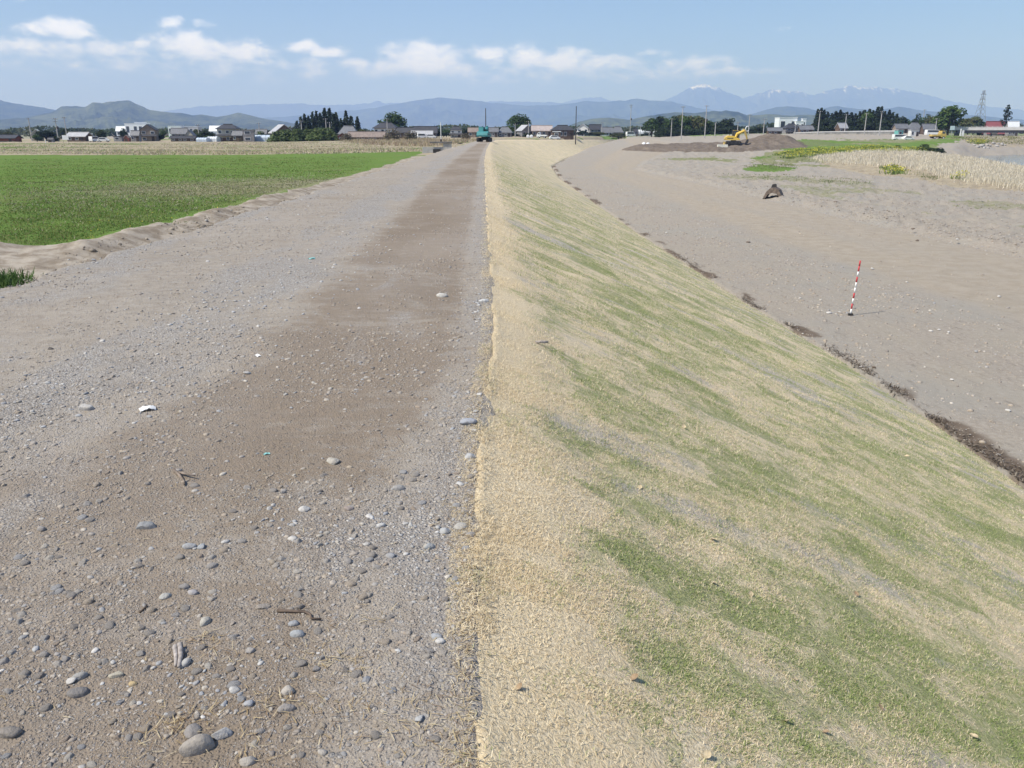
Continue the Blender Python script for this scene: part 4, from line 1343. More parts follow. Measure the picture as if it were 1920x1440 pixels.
def build_debris():
    """dark rotted litter washed to the toe of the turf, in patches"""
    rng = np.random.default_rng(44)
    patches = [(1560, 668, 16, 1.0), (1600, 692, 14, 1.0), (1640, 735, 10, .7), (1800, 835, 26, 0.7), (1860, 858, 24, 0.6), (1720, 790, 12, .6), (1275, 487, 8, .9), (1300, 498, 8, .8), (1385, 565, 8, .8), (1420, 575, 7, .6), (1110, 374, 6, .7), (1122, 383, 6, .7), (1070, 335, 6, .7), (1195, 440, 6, .6), (1160, 412, 5, .5), (1460, 610, 7, .5), (1900, 905, 20, .8)]
    B, Ln, Wd, T = [], [], [], []
    for px, py, w, k in patches:
        c = on_z(px, py, 0.0)
        tx = toe_x(c[1])
        c[0] = max(c[0], tx + 0.15)
        sc = w / F * c[1] * 1.6
        n = int(170 * k)
        a = rng.normal(0, 1, (n, 2))
        x = c[0] + a[:, 0] * sc * 0.55 + 0.0; y = c[1] + a[:, 1] * sc * 1.6
        x = np.maximum(x, toe_x(y) + 0.05 + rng.uniform(0, 0.2, n))
        B.append(np.stack([x, y, ground_z(x, y) + 0.015], -1))
        Ln.append(rng.uniform(0.04, 0.16, n)); Wd.append(rng.uniform(0.012, 0.04, n))
        T.append(np.array([(.085, .065, .048, 1), (.13, .10, .075, 1), (.20, .165, .13, 1), (.31, .265, .215, 1)])[rng.integers(0, 4, n)])
    B = np.concatenate(B); n = len(B)
    me = blades("debris", B, np.concatenate(Ln), np.concatenate(Wd), rng.normal(1.3, 0.22, n), rng.uniform(0, 6.28, n), rng.normal(0.1, 0.3, n), None, None, np.concatenate(T))
    tag(link("debris", me, None, MAT_TINT), "dark rotted plant litter in patches along the toe of the turf", None, None, "stuff")


build_debris()


# ------------------------------------------------------------------ growth: field grass, weeds, reeds, rape
def ground_at_px(px, py):
    """first point of the open ground seen at (px, py); arrays"""
    px = np.atleast_1d(np.asarray(px, float)); py = np.atleast_1d(np.asarray(py, float))
    dist = np.exp(np.linspace(np.log(4), np.log(420), 700))
    u = (720 - py) / F
    d = np.stack([(px - 960) / F, CP + u * SP, -SP + u * CP], -1)
    best = np.full(len(px), np.nan)
    prev_above = np.ones(len(px), bool)
    done = np.zeros(len(px), bool)
    for D in dist:
        k = D / d[:, 1]
        x = d[:, 0] * k; z = d[:, 2] * k + EYE
        g = ground_z(x, np.full_like(x, D), False)
        hit = (z <= g) & ~done
        best[hit] = D; done |= hit
    k = best / d[:, 1]
    return np.stack([d[:, 0] * k, best, ground_z(d[:, 0] * k, best)], -1)


def tufts(name, label, pts, per, h, w, pal, spread, lean=0.35, kind="stuff", mat=None, seed=1):
    rng = np.random.default_rng(seed)
    n = len(pts) * per
    base = np.repeat(pts, per, 0) + np.concatenate([rng.normal(0, 1, (n, 2)) * np.repeat(np.broadcast_to(spread, (len(pts),)), per)[:, None], np.zeros((n, 1))], 1)
    hh = np.repeat(np.broadcast_to(h, (len(pts),)), per) * rng.uniform(0.55, 1.1, n)
    ww = np.repeat(np.broadcast_to(w, (len(pts),)), per) * rng.uniform(0.6, 1.3, n)
    pal = np.array(pal)
    tint = np.concatenate([pal[rng.integers(0, len(pal), n)] * rng.uniform(0.8, 1.2, (n, 1)), np.ones((n, 1))], 1)
    me = blades(name, base, hh, ww, np.abs(rng.normal(lean, lean * 0.5, n)), rng.uniform(0, 6.28, n), rng.normal(0.3, 0.25, n), None, None, tint)
    return tag(link(name, me, None, mat or MAT_LEAFY), label, None, None, kind)


def poly_points(poly, n, rng):
    poly = np.array(poly, float)
    lo, hi = poly.min(0), poly.max(0)
    px = rng.uniform(lo[0], hi[0], n * 3); py = rng.uniform(lo[1], hi[1], n * 3)
    k = inpoly(px, py, [tuple(q) for q in poly])
    pts = ground_at_px(px[k][:n], py[k][:n])
    return pts[~np.isnan(pts[:, 1])]


def build_growth():
    rng = np.random.default_rng(55)
    # reeds, dry and pale
    reed = [(1525, 300), (1600, 288), (1680, 285), (1760, 292), (1800, 299), (1850, 308), (1925, 325), (1960, 330), (1960, 366), (1920, 360), (1850, 350), (1790, 338), (1740, 322), (1650, 315), (1560, 310)]
    pts = poly_points(reed, 2600, rng)
    d = pts[:, 1]
    tufts("reeds", "pale dry reeds standing thick along the river", pts, 30, 0.85, 0.0004 * d + 0.012, [(.78, .70, .56), (.84, .77, .63), (.66, .58, .44), (.72, .66, .50)], 1.0, 0.22, mat=MAT_TINT, seed=3)
    # rape in flower
    rape = [(1440, 296), (1490, 284), (1560, 281), (1620, 277), (1680, 278), (1740, 283), (1760, 288), (1700, 289), (1620, 290), (1540, 296), (1470, 301)]
    pts = poly_points(rape, 420, rng)
    r2 = np.concatenate([poly_points([(1655, 322), (1668, 316), (1692, 322), (1690, 333), (1660, 333)], 26, rng), poly_points([(1785, 340), (1800, 332), (1812, 340), (1800, 344)], 10, rng), poly_points([(1810, 268), (1840, 264), (1858, 269), (1835, 274)], 40, rng)])
    pts = np.concatenate([pts, r2])
    tufts("rape_stems", "green stems and leaves of the rape growing by the reeds", pts, 12, 0.75, 0.16, [(.14, .21, .05), (.20, .27, .08), (.26, .30, .10)], 0.5, 0.4, seed=5)
    up = pts + np.array([0, 0, 0.55])
    tufts("rape_flowers", "yellow rape flowers along the edge of the reeds", up, 7, 0.25, 0.16, [(.66, .60, .05), (.72, .66, .10), (.60, .58, .12)], 0.5, 0.6, seed=6)
    # young green corn of the field, near part
    fld = [(0, 462), (0, 300), (700, 292), (640, 338), (480, 388), (300, 440), (200, 464)]
    N = 42000
    pts = poly_points(fld, 14000, rng)
    k = inpoly(pts[:, 0] + 0.3, pts[:, 1], FIELD_EDGE)
    pts = pts[k]
    d = pts[:, 1]
    g = fbm(pts[:, 0] / 6, pts[:, 1] / 4, 3, 151)
    wild = np.exp(-((d - 47 - pts[:, 0] * 0.06) / 11.0) ** 2) * np.clip((pts[:, 0] + 32) / 20, 0, 0.8)
    a = rng.uniform(size=len(pts)) > wild * 0.85
    pal = [(.068, .15, .024), (.09, .18, .03), (.125, .20, .042), (.18, .205, .06), (.23, .20, .085)]
    tufts("field_grass", "young green crop growing in the field left of the bank", pts[a], 8, 0.05 + 0.04 * g[a], 0.0007 * d[a] + 0.003, pal, 0.3 + 0.008 * d[a], 0.95, seed=7)
    tufts("wild_grass", "grey green and straw coloured wild grass in the field", pts[~a], 7, 0.10, 0.0009 * d[~a] + 0.005, [(.36, .35, .2), (.44, .40, .28), (.26, .30, .12), (.33, .29, .2)], 0.5, 0.9, mat=MAT_TINT, seed=8)
    # dandelions
    dn = poly_points([(150, 440), (200, 400), (330, 380), (440, 360), (480, 378), (300, 432), (170, 458)], 60, rng)
    tufts("dandelions", "small yellow flowers dotted over the near field", dn[:34] + np.array([0, 0, 0.07]), 2, 0.03, 0.03, [(.75, .55, .03), (.8, .66, .08)], 0.05, 0.9, seed=9)
    # brown grass strip beyond the field and scrub near the sluice
    st = poly_points([(0, 288), (0, 268), (520, 266), (760, 268), (860, 272), (800, 284), (640, 289), (300, 290)], 5200, rng)
    tufts("dry_grass", "brown and straw coloured dead grass beyond the green field", st, 9, 0.12 + 0.22 * (fbm(st[:, 0] / 25, st[:, 1] / 12, 3, 171) > 0.52), 0.16, [(.56, .49, .36), (.50, .42, .30), (.44, .36, .27), (.5, .48, .3), (.30, .34, .15)], 1.6, 0.9, mat=MAT_TINT, seed=10)
    s2 = poly_points([(640, 266), (700, 256), (830, 262), (925, 264), (880, 268), (800, 276), (700, 272)], 700, rng)
    tufts("dead_weeds", "tall brown dead weeds beside the far end of the road", s2, 10, 0.9, 0.12, [(.42, .33, .24), (.36, .27, .2), (.5, .42, .31), (.36, .33, .18)], 1.0, 0.4, mat=MAT_TINT, seed=11)
    # weeds on the terrace and bank foot
    w1 = np.concatenate([poly_points([(1388, 316), (1430, 309), (1486, 312), (1488, 319), (1440, 322)], 220, rng), poly_points([(1330, 330), (1500, 334), (1650, 346), (1620, 352), (1400, 340)], 130, rng), poly_points([(1560, 288), (1620, 300), (1560, 312), (1450, 306), (1420, 298)], 200, rng), poly_points([(1720, 326), (1760, 338), (1745, 342), (1700, 330)], 60, rng)])
    tufts("terrace_weeds", "low green weeds in patches on the gravel terrace", w1, 9, 0.28, 0.06, [(.09, .16, .035), (.14, .2, .06), (.22, .23, .09), (.3, .27, .15)], 0.6, 0.7, seed=12)
    w2 = poly_points([(0, 520), (18, 532), (14, 546), (0, 552)], 40, rng)
    b3 = ground_at_px([2, 10, 17, 6], [534, 536, 541, 543])
    tufts("bank_weed", "green weed growing at the left edge below the road", b3, 90, 0.38, 0.03, [(.06, .12, .03), (.09, .16, .04), (.12, .2, .06)], 0.22, 0.55, seed=13)
    hb = poly_points([(1790, 254), (1920, 254), (1920, 274), (1850, 270), (1780, 262)], 500, rng)
    tufts("bank_grass", "straw coloured grass on the far river bank below the bridge", hb, 8, 0.5, 0.14, [(.36, .33, .2), (.27, .27, .12), (.2, .22, .08)], 1.2, 0.5, mat=MAT_TINT, seed=14)


build_growth()

# ------------------------------------------------------------------ solid building blocks
def box(bm, x0, x1, y0, y1, z0, z1, bev=0.0):
    vs = [bm.verts.new(p) for p in ((x0, y0, z0), (x1, y0, z0), (x1, y1, z0), (x0, y1, z0), (x0, y0, z1), (x1, y0, z1), (x1, y1, z1), (x0, y1, z1))]
    fs = [bm.faces.new([vs[i] for i in q]) for q in ((3, 2, 1, 0), (4, 5, 6, 7), (0, 1, 5, 4), (1, 2, 6, 5), (2, 3, 7, 6), (3, 0, 4, 7))]
    if bev > 0:
        es = set(e for f in fs for e in f.edges)
        bmesh.ops.bevel(bm, geom=list(es), offset=bev, segments=2, affect='EDGES', profile=0.6)


def extrude_profile(bm, prof, y0, y1, axis='Y', bev=0.0):
    """side profile (x, z) pushed through from y0 to y1"""
    a = [bm.verts.new((x, y0, z)) for x, z in prof]
    b = [bm.verts.new((x, y1, z)) for x, z in prof]
    n = len(prof)
    fs = [bm.faces.new(list(reversed(a))), bm.faces.new(b)]
    for i in range(n):
        fs.append(bm.faces.new((a[i], a[(i + 1) % n], b[(i + 1) % n], b[i])))
    if bev > 0:
        es = set(e for f in fs[:2] for e in f.edges)
        bmesh.ops.bevel(bm, geom=list(es), offset=bev, segments=2, affect='EDGES', profile=0.6)


def part(name, mat, parent, fill, smooth=False, label=None):
    bm = bmesh.new()
    fill(bm)
    o = bm_obj(name, bm, mat, parent, smooth)
    if label:
        o['label'] = label
    return o


def zg(x, y):
    return float(ground_z(np.array([x]), np.array([y]), False)[0])


def place(px, dist, py=None):
    """point on the open ground under the column px at the forward distance dist"""
    x = (px - 960) / F * CP * dist
    for _ in range(3):
        z = zg(x, dist)
        dep = dist * CP - (z - EYE) * SP
        x = (px - 960) / F * dep
    return x, dist, z


def mpp(dist):
    """metres per photograph pixel at this distance: across, up"""
    return dist * CP / F * 1.0 + 0.0 if False else dist / (F / CP), dist / (F / CP ** 2)


STEEL_DARK = plain("dark_steel", (.045, .042, .04), 0.6, 0.3, 8)
RUBBER = plain("black_rubber", (.03, .03, .03), 0.8, 0.2, 8)
GLASS_DARK = plain("window_glass", (.05, .06, .075), 0.12, 0.1, 2, 0.6)
YELLOW = plain("yellow_machine_paint", (.72, .50, .09), 0.5, 0.12, 2, 0.4)
YELLOW_DULL = plain("dusty_yellow_paint", (.55, .40, .12), 0.6, 0.2, 3, 0.3)
TEAL = plain("teal_machine_paint", (.05, .22, .23), 0.5, 0.15, 2, 0.4)
RUST = plain("rusty_steel", (.16, .125, .10), 0.75, 0.4, 5)
WHITE_PAINT = plain("white_paint", (.78, .78, .77), 0.45, 0.05, 2, 0.4)
WHITE_CLOTH = plain("white_bag", (.75, .76, .78), 0.8, 0.08, 6)
SILVER = plain("silver_paint", (.55, .56, .57), 0.4, 0.08, 2, 0.5)
RED_LAMP = plain("red_lamp", (.5, .04, .03), 0.4, 0.1, 4)
CONCRETE = plain("concrete", (.42, .41, .39), 0.9, 0.18, 1.5)
CONCRETE_DARK = plain("dark_concrete", (.16, .155, .15), 0.9, 0.2, 1.5)
ORANGE = plain("orange_lamp", (.8, .38, .22), 0.5, 0.08, 4)

# ------------------------------------------------------------------ red and white ranging pole
p0 = on_z(1594, 592, 0.0)
zz = zg(p0[0], p0[1])
RED = plain("red_band", (.55, .06, .07), 0.5, 0.15, 20, 0.3)
WHITE_BAND = plain("white_band", (.80, .79, .77), 0.5, 0.06, 20, 0.3)
pole = empty("ranging_pole", (p0[0], p0[1], zz), 0, "leaning red and white banded ranging pole standing alone in the gravel terrace", "ranging pole")
LEAN = 0.055
for i in range(10):
    red = i in (1, 3, 6, 8) or False
    seq = ['W', 'R', 'W', 'R', 'W', 'W', 'R', 'W', 'R', 'R']
    m = RED if seq[i] == 'R' else WHITE_BAND
    z0, z1 = 0.06 + i * 0.193, 0.06 + (i + 1) * 0.193
    part("red_band" if seq[i] == 'R' else "white_band", m, pole, lambda bm: tube(bm, [(LEAN * z0, 0, z0), (LEAN * z1, 0, z1)], [0.028 if i % 2 else 0.0283] * 2, 12), True)
part("foot_spike", STEEL_DARK, pole, lambda bm: tube(bm, [(0, 0, -0.12), (LEAN * 0.06, 0, 0.06)], [0.006, 0.03], 10), True)
part("foot_clamp", STEEL_DARK, pole, lambda bm: (box(bm, -0.07, 0.09, -0.05, 0.05, -0.01, 0.09, 0.012)), False)


# ------------------------------------------------------------------ excavators
def arc_prof(n, r, cx, cz, a0, a1):
    return [(cx + r * math.cos(a0 + (a1 - a0) * i / n), cz + r * math.sin(a0 + (a1 - a0) * i / n)) for i in range(n + 1)]


def excavator(loc, rz, label, paint, dull, s=1.0, boom=((0.3, 1.6), (1.6, 3.6), (3.2, 4.1), (4.6, 2.0)), cab_x=0.9, body_len=2.1, blade=False, tall_cab=False, name="excavator"):
    """x: the way the boom points. s scales a machine of 7 tonnes"""
    e = empty(name, loc, rz, label, "excavator")
    e.scale = (s, s, s)
    for side in (-1, 1):
        y0, y1 = (0.62, 1.12) if side > 0 else (-1.12, -0.62)
        prof = arc_prof(8, 0.36, -1.15, 0.36, math.pi / 2, math.pi * 1.5) + arc_prof(8, 0.36, 1.15, 0.36, -math.pi / 2, math.pi / 2)
        tr = part("track", RUBBER, e, lambda bm: extrude_profile(bm, prof, y0, y1, bev=0.03))
        for wx in (-1.15, -0.4, 0.4, 1.15):
            part("track_roller", STEEL_DARK, tr, lambda bm: tube(bm, [(wx, y0 - 0.02, 0.36), (wx, y1 + 0.02, 0.36)], [0.22, 0.22], 12))
    part("undercarriage", STEEL_DARK, e, lambda bm: (box(bm, -0.7, 0.7, -0.6, 0.6, 0.3, 0.72), tube(bm, [(0, 0, 0.72), (0, 0, 0.86)], [0.55, 0.55], 16)))
    up = [(-1.55, 0.88), (1.15, 0.88), (1.15, 1.15), (0.6, 1.28), (-0.2, 1.72), (-1.2, 1.82), (-1.6, 1.6), (-1.72, 1.2)]
    bd = part("engine_house", paint, e, lambda bm: extrude_profile(bm, up, -1.05, 1.05, bev=0.06))
    part("counterweight", dull, e, lambda bm: extrude_profile(bm, [(-1.78, 0.9), (-1.56, 0.9), (-1.62, 1.62), (-1.74, 1.5), (-1.86, 1.15)], -1.03, 1.03, bev=0.05))
    part("exhaust_pipe", STEEL_DARK, bd, lambda bm: tube(bm, [(-0.9, -0.5, 1.75), (-0.9, -0.5, 2.15)], [0.06, 0.06], 8))
    part("panel_stripe", STEEL_DARK, bd, lambda bm: box(bm, -1.4, -0.2, -1.075, -1.06, 1.2, 1.34))
    h = 2.75 if not tall_cab else 2.55
    cabp = [(-0.25, 1.0), (1.05, 1.0), (1.2, 1.5), (0.98, h), (-0.18, h), (-0.3, 1.8)]
    cb = part("cab", STEEL_DARK if not tall_cab else paint, e, lambda bm: extrude_profile(bm, cabp, 0.12, 1.04, bev=0.05))
    part("cab_window", GLASS_DARK, cb, lambda bm: extrude_profile(bm, [(0.0, 1.75), (1.02, 1.75), (0.9, h - 0.14), (0.0, h - 0.14)], 1.046, 1.062))
    part("cab_window", GLASS_DARK, cb, lambda bm: extrude_profile(bm, [(0.0, 1.75), (1.02, 1.75), (0.9, h - 0.14), (0.0, h - 0.14)], 0.098, 0.114))
    part("cab_roof", dull, cb, lambda bm: box(bm, -0.2, 1.0, 0.14, 1.02, h + 0.003, h + 0.07, 0.03))
    (ax, az), (bx, bz), (cx, cz), (dx, dz) = boom
    yb = -0.25
    part("boom", paint, e, lambda bm: tube(bm, [(ax, yb, az), ((ax + bx) / 2 - 0.15, yb, (az + bz) / 2 + 0.2), (bx, yb, bz), (cx, yb, cz)], [0.24, 0.3, 0.3, 0.2], 8))
    part("boom_cylinder", SILVER, e, lambda bm: tube(bm, [(ax + 0.5, yb + 0.3, az - 0.35), (bx, yb + 0.3, bz - 0.35)], [0.09, 0.06], 8))
    ar = part("arm", dull, e, lambda bm: tube(bm, [(cx - 0.35, yb, cz + 0.3), (cx, yb, cz), (dx, yb, dz)], [0.12, 0.24, 0.14], 8))
    part("arm_cylinder", SILVER, ar, lambda bm: tube(bm, [(bx + 0.2, yb, bz + 0.45), (cx - 0.35, yb, cz + 0.32)], [0.09, 0.06], 8))
    bk = [(dx - 0.1, dz + 0.15), (dx + 0.2, dz + 0.05), (dx + 0.15, dz - 0.5), (dx - 0.2, dz - 0.85), (dx - 0.62, dz - 0.75), (dx - 0.3, dz - 0.45), (dx - 0.18, dz - 0.1)]
    part("bucket", STEEL_DARK, e, lambda bm: extrude_profile(bm, bk, yb - 0.4, yb + 0.4, bev=0.03))
    if blade:
        part("dozer_blade", dull, e, lambda bm: (extrude_profile(bm, [(-1.95, 0.05), (-1.83, 0.05), (-1.75, 0.35), (-1.83, 0.62), (-1.95, 0.62), (-1.87, 0.35)], -1.12, 1.12), box(bm, -1.8, -0.7, -0.35, -0.2, 0.3, 0.42), box(bm, -1.8, -0.7, 0.2, 0.35, 0.3, 0.42)))
    return e


# ------------------------------------------------------------------ the heap of dark soil on the terrace
MOUND_D = 215.0


def mound_h(x, y):
    """height of the dumped soil above the terrace"""
    cx, cy = on_z(1360, 288, 0)[0], 222.0
    wob = (fbm(x / 9, y / 14, 3, 201) - 0.5) * 0.35
    e = ((x - 63.0) / 27.0) ** 2 + ((y - 262.0) / 21.0) ** 2
    plate = 1.35 * np.clip((1.08 + wob - e) * 3.0, 0, 1) ** 0.8
    peak = 1.95 * np.exp(-(((x - 81.5) / 6.0) ** 2 + ((y - 268.0) / 8.0) ** 2)) + 1.3 * np.exp(-(((x - 89.5) / 7.0) ** 2 + ((y - 267.0) / 8.0) ** 2)) + 0.9 * np.exp(-(((x - 75.0) / 5) ** 2 + ((y - 262.0) / 6) ** 2))
    grass = 1.3 * np.exp(-(((x - 98.5) / 7) ** 2 + ((y - 268.0) / 9.0) ** 2))
    lump = (fbm(x / 2.2, y / 2.2, 4, 203) - 0.5) * 1.0 * np.clip(plate, 0, 1)
    return plate + peak * (0.75 + 0.5 * fbm(x / 2.5, y / 2.5, 3, 205)) + grass + lump


def build_mound():
    m, t, b = new_mat("dumped_soil", 0.95, 0.1)
    co = t.n('ShaderNodeTexCoord', out='Object')
    n = t.noise(co, 0.5, 6.0, 0.7, 0.2)
    n2 = t.noise(t.scale(co, (1, 1, 2.5)), 2.2, 4.0, 0.7)
    col = t.mix(t.smooth(n, 0.3, 0.7), (0.14, 0.113, 0.09), (0.225, 0.187, 0.152))
    col = t.mix(t.smooth(n2, 0.5, 0.75, 0.0, 0.5), col, (0.10, 0.078, 0.06))
    g = t.attr('grass', 2)
    col = t.mix(t.smooth(t.m('ADD', g, t.m('MULTIPLY', t.m('SUBTRACT', n, 0.5), 0.8)), 0.35, 0.6), col, t.mix(n2, (0.10, 0.16, 0.05), (0.22, 0.24, 0.11)))
    t.t.links.new(col, b.inputs['Base Color'])
    bump(t, b, t.m('ADD', n, n2), 1.0, 0.25)
    xs = np.arange(26, 122, 0.4); ys = np.arange(226, 300, 0.5)
    X, Y = np.meshgrid(xs, ys)
    H = mound_h(X, Y)
    Z = ground_z(X.ravel(), Y.ravel(), False).reshape(X.shape) + H - 0.25
    gr = np.clip(np.exp(-(((X - 98.5) / 8) ** 2 + ((Y - 266) / 12) ** 2)) * 1.3, 0, 1)
    v = np.stack([X, Y, Z], -1).reshape(-1, 3)
    f = grid_faces(*X.shape)
    f = f[(H.ravel()[f] > 0.02).any(1)]
    used = np.unique(f); remap = np.full(len(v), -1); remap[used] = np.arange(len(used))
    me = np_mesh("dirt_mound", v[used], remap[f], True, {'grass': gr.ravel()[used]})
    tag(link("dirt_mound", me, None, m), "heap of dumped dark brown soil on the terrace beside the excavator", None, None, "structure")


build_mound()


def mound_place(px, dist):
    x, y, z = place(px, dist)
    return x, y, z + float(mound_h(np.array([x]), np.array([y]))[0]) - 0.25


ex = mound_place(1374, 258)
s_ex = 1.5
excavator((ex[0], ex[1], ex[2] - 0.03), math.radians(-8), "yellow excavator working on the dark soil heap with its boom bent down to the right", YELLOW, YELLOW_DULL, s_ex,
          ((0.35, 1.5), (1.2, 2.35), (2.05, 2.75), (2.75, 0.95)), blade=True)
w = mound_place(1354, 251)


def build_plate():
    o = part("steel_plate", plain("pale_plate", (.80, .77, .66), 0.6, 0.08, 1), None, lambda bm: (box(bm, -1.5, 1.5, -0.5, 0.5, 0.05, 0.85, 0.03), box(bm, -1.2, -1.0, -0.45, 0.45, -0.2, 0.047), box(bm, 1.0, 1.2, -0.45, 0.45, -0.2, 0.047)))
    o.location = (w[0], w[1], w[2] + 0.12)
    tag(o, "low pale box on skids on the soil heap left of the yellow excavator", "box")


build_plate()


def bucket_attachment():
    x, y, z = place(1450, 0 or on_z(1450, 373, 0.0)[1])
    e = empty("excavator_bucket", (x, y, zg(x, y) + 0.02), math.radians(-26), "dark rusty excavator bucket lying mouth down at the rough gravel edge", "excavator bucket")
    s = 1.0
    prof = [(-0.62, 0.0), (-0.66, 0.10), (-0.50, 0.55), (-0.22, 0.84), (0.12, 0.90), (0.42, 0.72), (0.60, 0.36), (0.66, 0.0), (0.58, 0.0), (0.52, 0.33), (0.36, 0.64), (0.10, 0.81), (-0.19, 0.76), (-0.44, 0.5), (-0.57, 0.08)]

    def shell(bm):
        extrude_profile(bm, prof, -0.55, 0.55, bev=0.0)
    part("shell", RUST, e, shell)
    side = [(-0.62, 0.02), (-0.50, 0.55), (-0.22, 0.84), (0.12, 0.90), (0.42, 0.72), (0.60, 0.36), (0.62, 0.02), (0.42, 0.26), (0.26, 0.43), (-0.05, 0.49), (-0.36, 0.35), (-0.50, 0.1)]
    part("side_plate", RUST, e, lambda bm: extrude_profile(bm, side, 0.553, 0.593))
    part("side_plate", RUST, e, lambda bm: extrude_profile(bm, side, -0.593, -0.553))
    for yy in (-0.16, 0.16):
        ear = [(-0.22, 0.86), (0.14, 0.90), (0.12, 1.10), (0.02, 1.16), (-0.14, 1.12)]
        part("hinge_ear", STEEL_DARK, e, lambda bm: extrude_profile(bm, ear, yy - 0.03, yy + 0.03))
    for k in range(5):
        yy = -0.44 + 0.22 * k
        part("tooth", STEEL_DARK, e, lambda bm: extrude_profile(bm, [(-0.61, 0.16), (-0.66, 0.02), (-0.72, -0.06), (-0.70, 0.06)], yy - 0.045, yy + 0.045))
    e.scale = (1.32, 1.32, 1.25)
    return e


bucket_attachment()

# white bags on the terrace by the end of the bank
x, y, z = place(1211, 300)


def bags():
    for k, (dx, h, lab) in enumerate(((-0.75, 1.0, "left of two white bags standing on the gravel flat"), (0.75, 0.8, "right of two white bags on the gravel flat, the lower one"))):
        bm = bmesh.new()
        bmesh.ops.create_icosphere(bm, subdivisions=3, radius=1.0)
        for v in bm.verts:
            c = v.co
            k2 = 0.62 if c.z < 0 else 0.62 - 0.25 * c.z
            n = vnoise(c.x * 3 + k, c.y * 3 + c.z * 2, 7) * 0.2
            v.co = Vector((c.x * (k2 + n), c.y * (k2 + n), (max(c.z, -0.55) + 0.55) / 1.55 * h))
        o = bm_obj("sack", bm, WHITE_CLOTH, None, True)
        o.location = (x + dx, y, zg(x + dx, y))
        tag(o, lab, "sack", "white bags on the gravel flat")


bags()

# green excavator on the crest
gx, gy = float(crest_x(150.0)) - 1.35, 150.0
zc = float(road_surface(np.array(1.35), np.array(gy)))
excavator((gx, gy, zc + 0.01), math.radians(78), "small teal excavator standing at the far end of the gravel road", TEAL, TEAL, 0.98, ((0.35, 1.4), (0.9, 2.35), (1.3, 2.5), (1.9, 1.2)), tall_cab=True, name="mini_excavator")


# ------------------------------------------------------------------ sluice box with its gauge post beside the road
def sluice():
    x, y, z = place(829, 112)
    k = mpp(112)[0]
    e = empty("sluice_gate", (x, y, z), math.radians(4), "small grey concrete sluice with a dark slab top and a thin white gauge post", "sluice")
    h = 19 * mpp(112)[1]
    part("headwall", CONCRETE, e, lambda bm: (box(bm, 0.2, 1.3, -0.6, 0.6, -0.4, 1.25, 0.02)))
    part("slab_top", CONCRETE_DARK, e, lambda bm: box(bm, -1.6, 1.4, -0.75, 0.75, 1.254, 1.44, 0.02))
    part("culvert_wall", CONCRETE, e, lambda bm: (box(bm, -2.6, 0.196, -0.5, -0.2, -0.4, 0.75), box(bm, -2.6, -2.3, -0.197, 0.5, -0.4, 0.75)))
    part("gate_leaf", STEEL_DARK, e, lambda bm: box(bm, -1.2, -0.2, -0.56, -0.503, -0.3, 0.5))
    part("gauge_post", WHITE_PAINT, e, lambda bm: tube(bm, [(-0.1, 0.0, 1.44), (-0.1, 0.0, 3.9)], [0.05, 0.045], 8))
    part("post_bracket", STEEL_DARK, e, lambda bm: box(bm, -0.2, 0.0, -0.1, 0.1, 1.444, 1.75))


sluice()


def slab(px, d, wpx, hpx, label, mat, tall=0.5, name="concrete_block", cat="concrete block", rz=0.1, dpx=None):
    x, y, z = place(px, d)
    w = wpx * mpp(d)[0]; h = hpx * mpp(d)[1]
    dep = dpx * mpp(d)[0] if dpx else w * 0.5
    o = part(name, mat, None, lambda bm: box(bm, -w / 2, w / 2, -dep / 2, dep / 2, -0.3, h, min(0.03, h * 0.1)))
    o.location = (x, y, z); o.rotation_euler = (0, 0, rz)
    return tag(o, label, cat)


slab(852, 116, 18, 3.0, "pale concrete culvert edge running from the sluice to the road", plain("pale_concrete", (.58, .54, .44), 0.9, 0.12, 2), rz=-0.35)
# ------------------------------------------------------------------ trees
def leaf_cloud(name, centers, normals, size, tint, rng, parent, mat, stretch=1.0):
    """leaf sprays: small bent quads, each facing its own way"""
    n = len(centers)
    nr = normals + rng.normal(0, 0.45, (n, 3))
    nr /= np.linalg.norm(nr, axis=1)[:, None]
    a = np.cross(nr, rng.normal(size=(n, 3))); a /= np.linalg.norm(a, axis=1)[:, None]
    b = np.cross(nr, a)
    s = size * rng.uniform(0.6, 1.3, n)
    a = a * s[:, None]; b = b * (s * 0.7)[:, None]
    lift = nr * (s * 0.25)[:, None]
    V = np.stack([centers - a, centers - b * 0.9 + lift * 0.3, centers + a + lift * 0.1, centers + b * 0.9 - lift * 0.4], 1).reshape(-1, 3)
    Fc = (np.arange(n) * 4)[:, None] + np.array([0, 1, 2, 3])
    me = np_mesh(name, V, Fc, False, {'tint': np.repeat(np.concatenate([tint, np.ones((n, 1))], 1), 4, 0)})
    parent['spread'] = float(np.percentile(np.abs(centers[:, 0]), 95) + np.percentile(np.abs(centers[:, 1]), 95))
    return link(name, me, parent, mat)


BARK = plain("bark", (.10, .075, .055), 0.9, 0.3, 6)


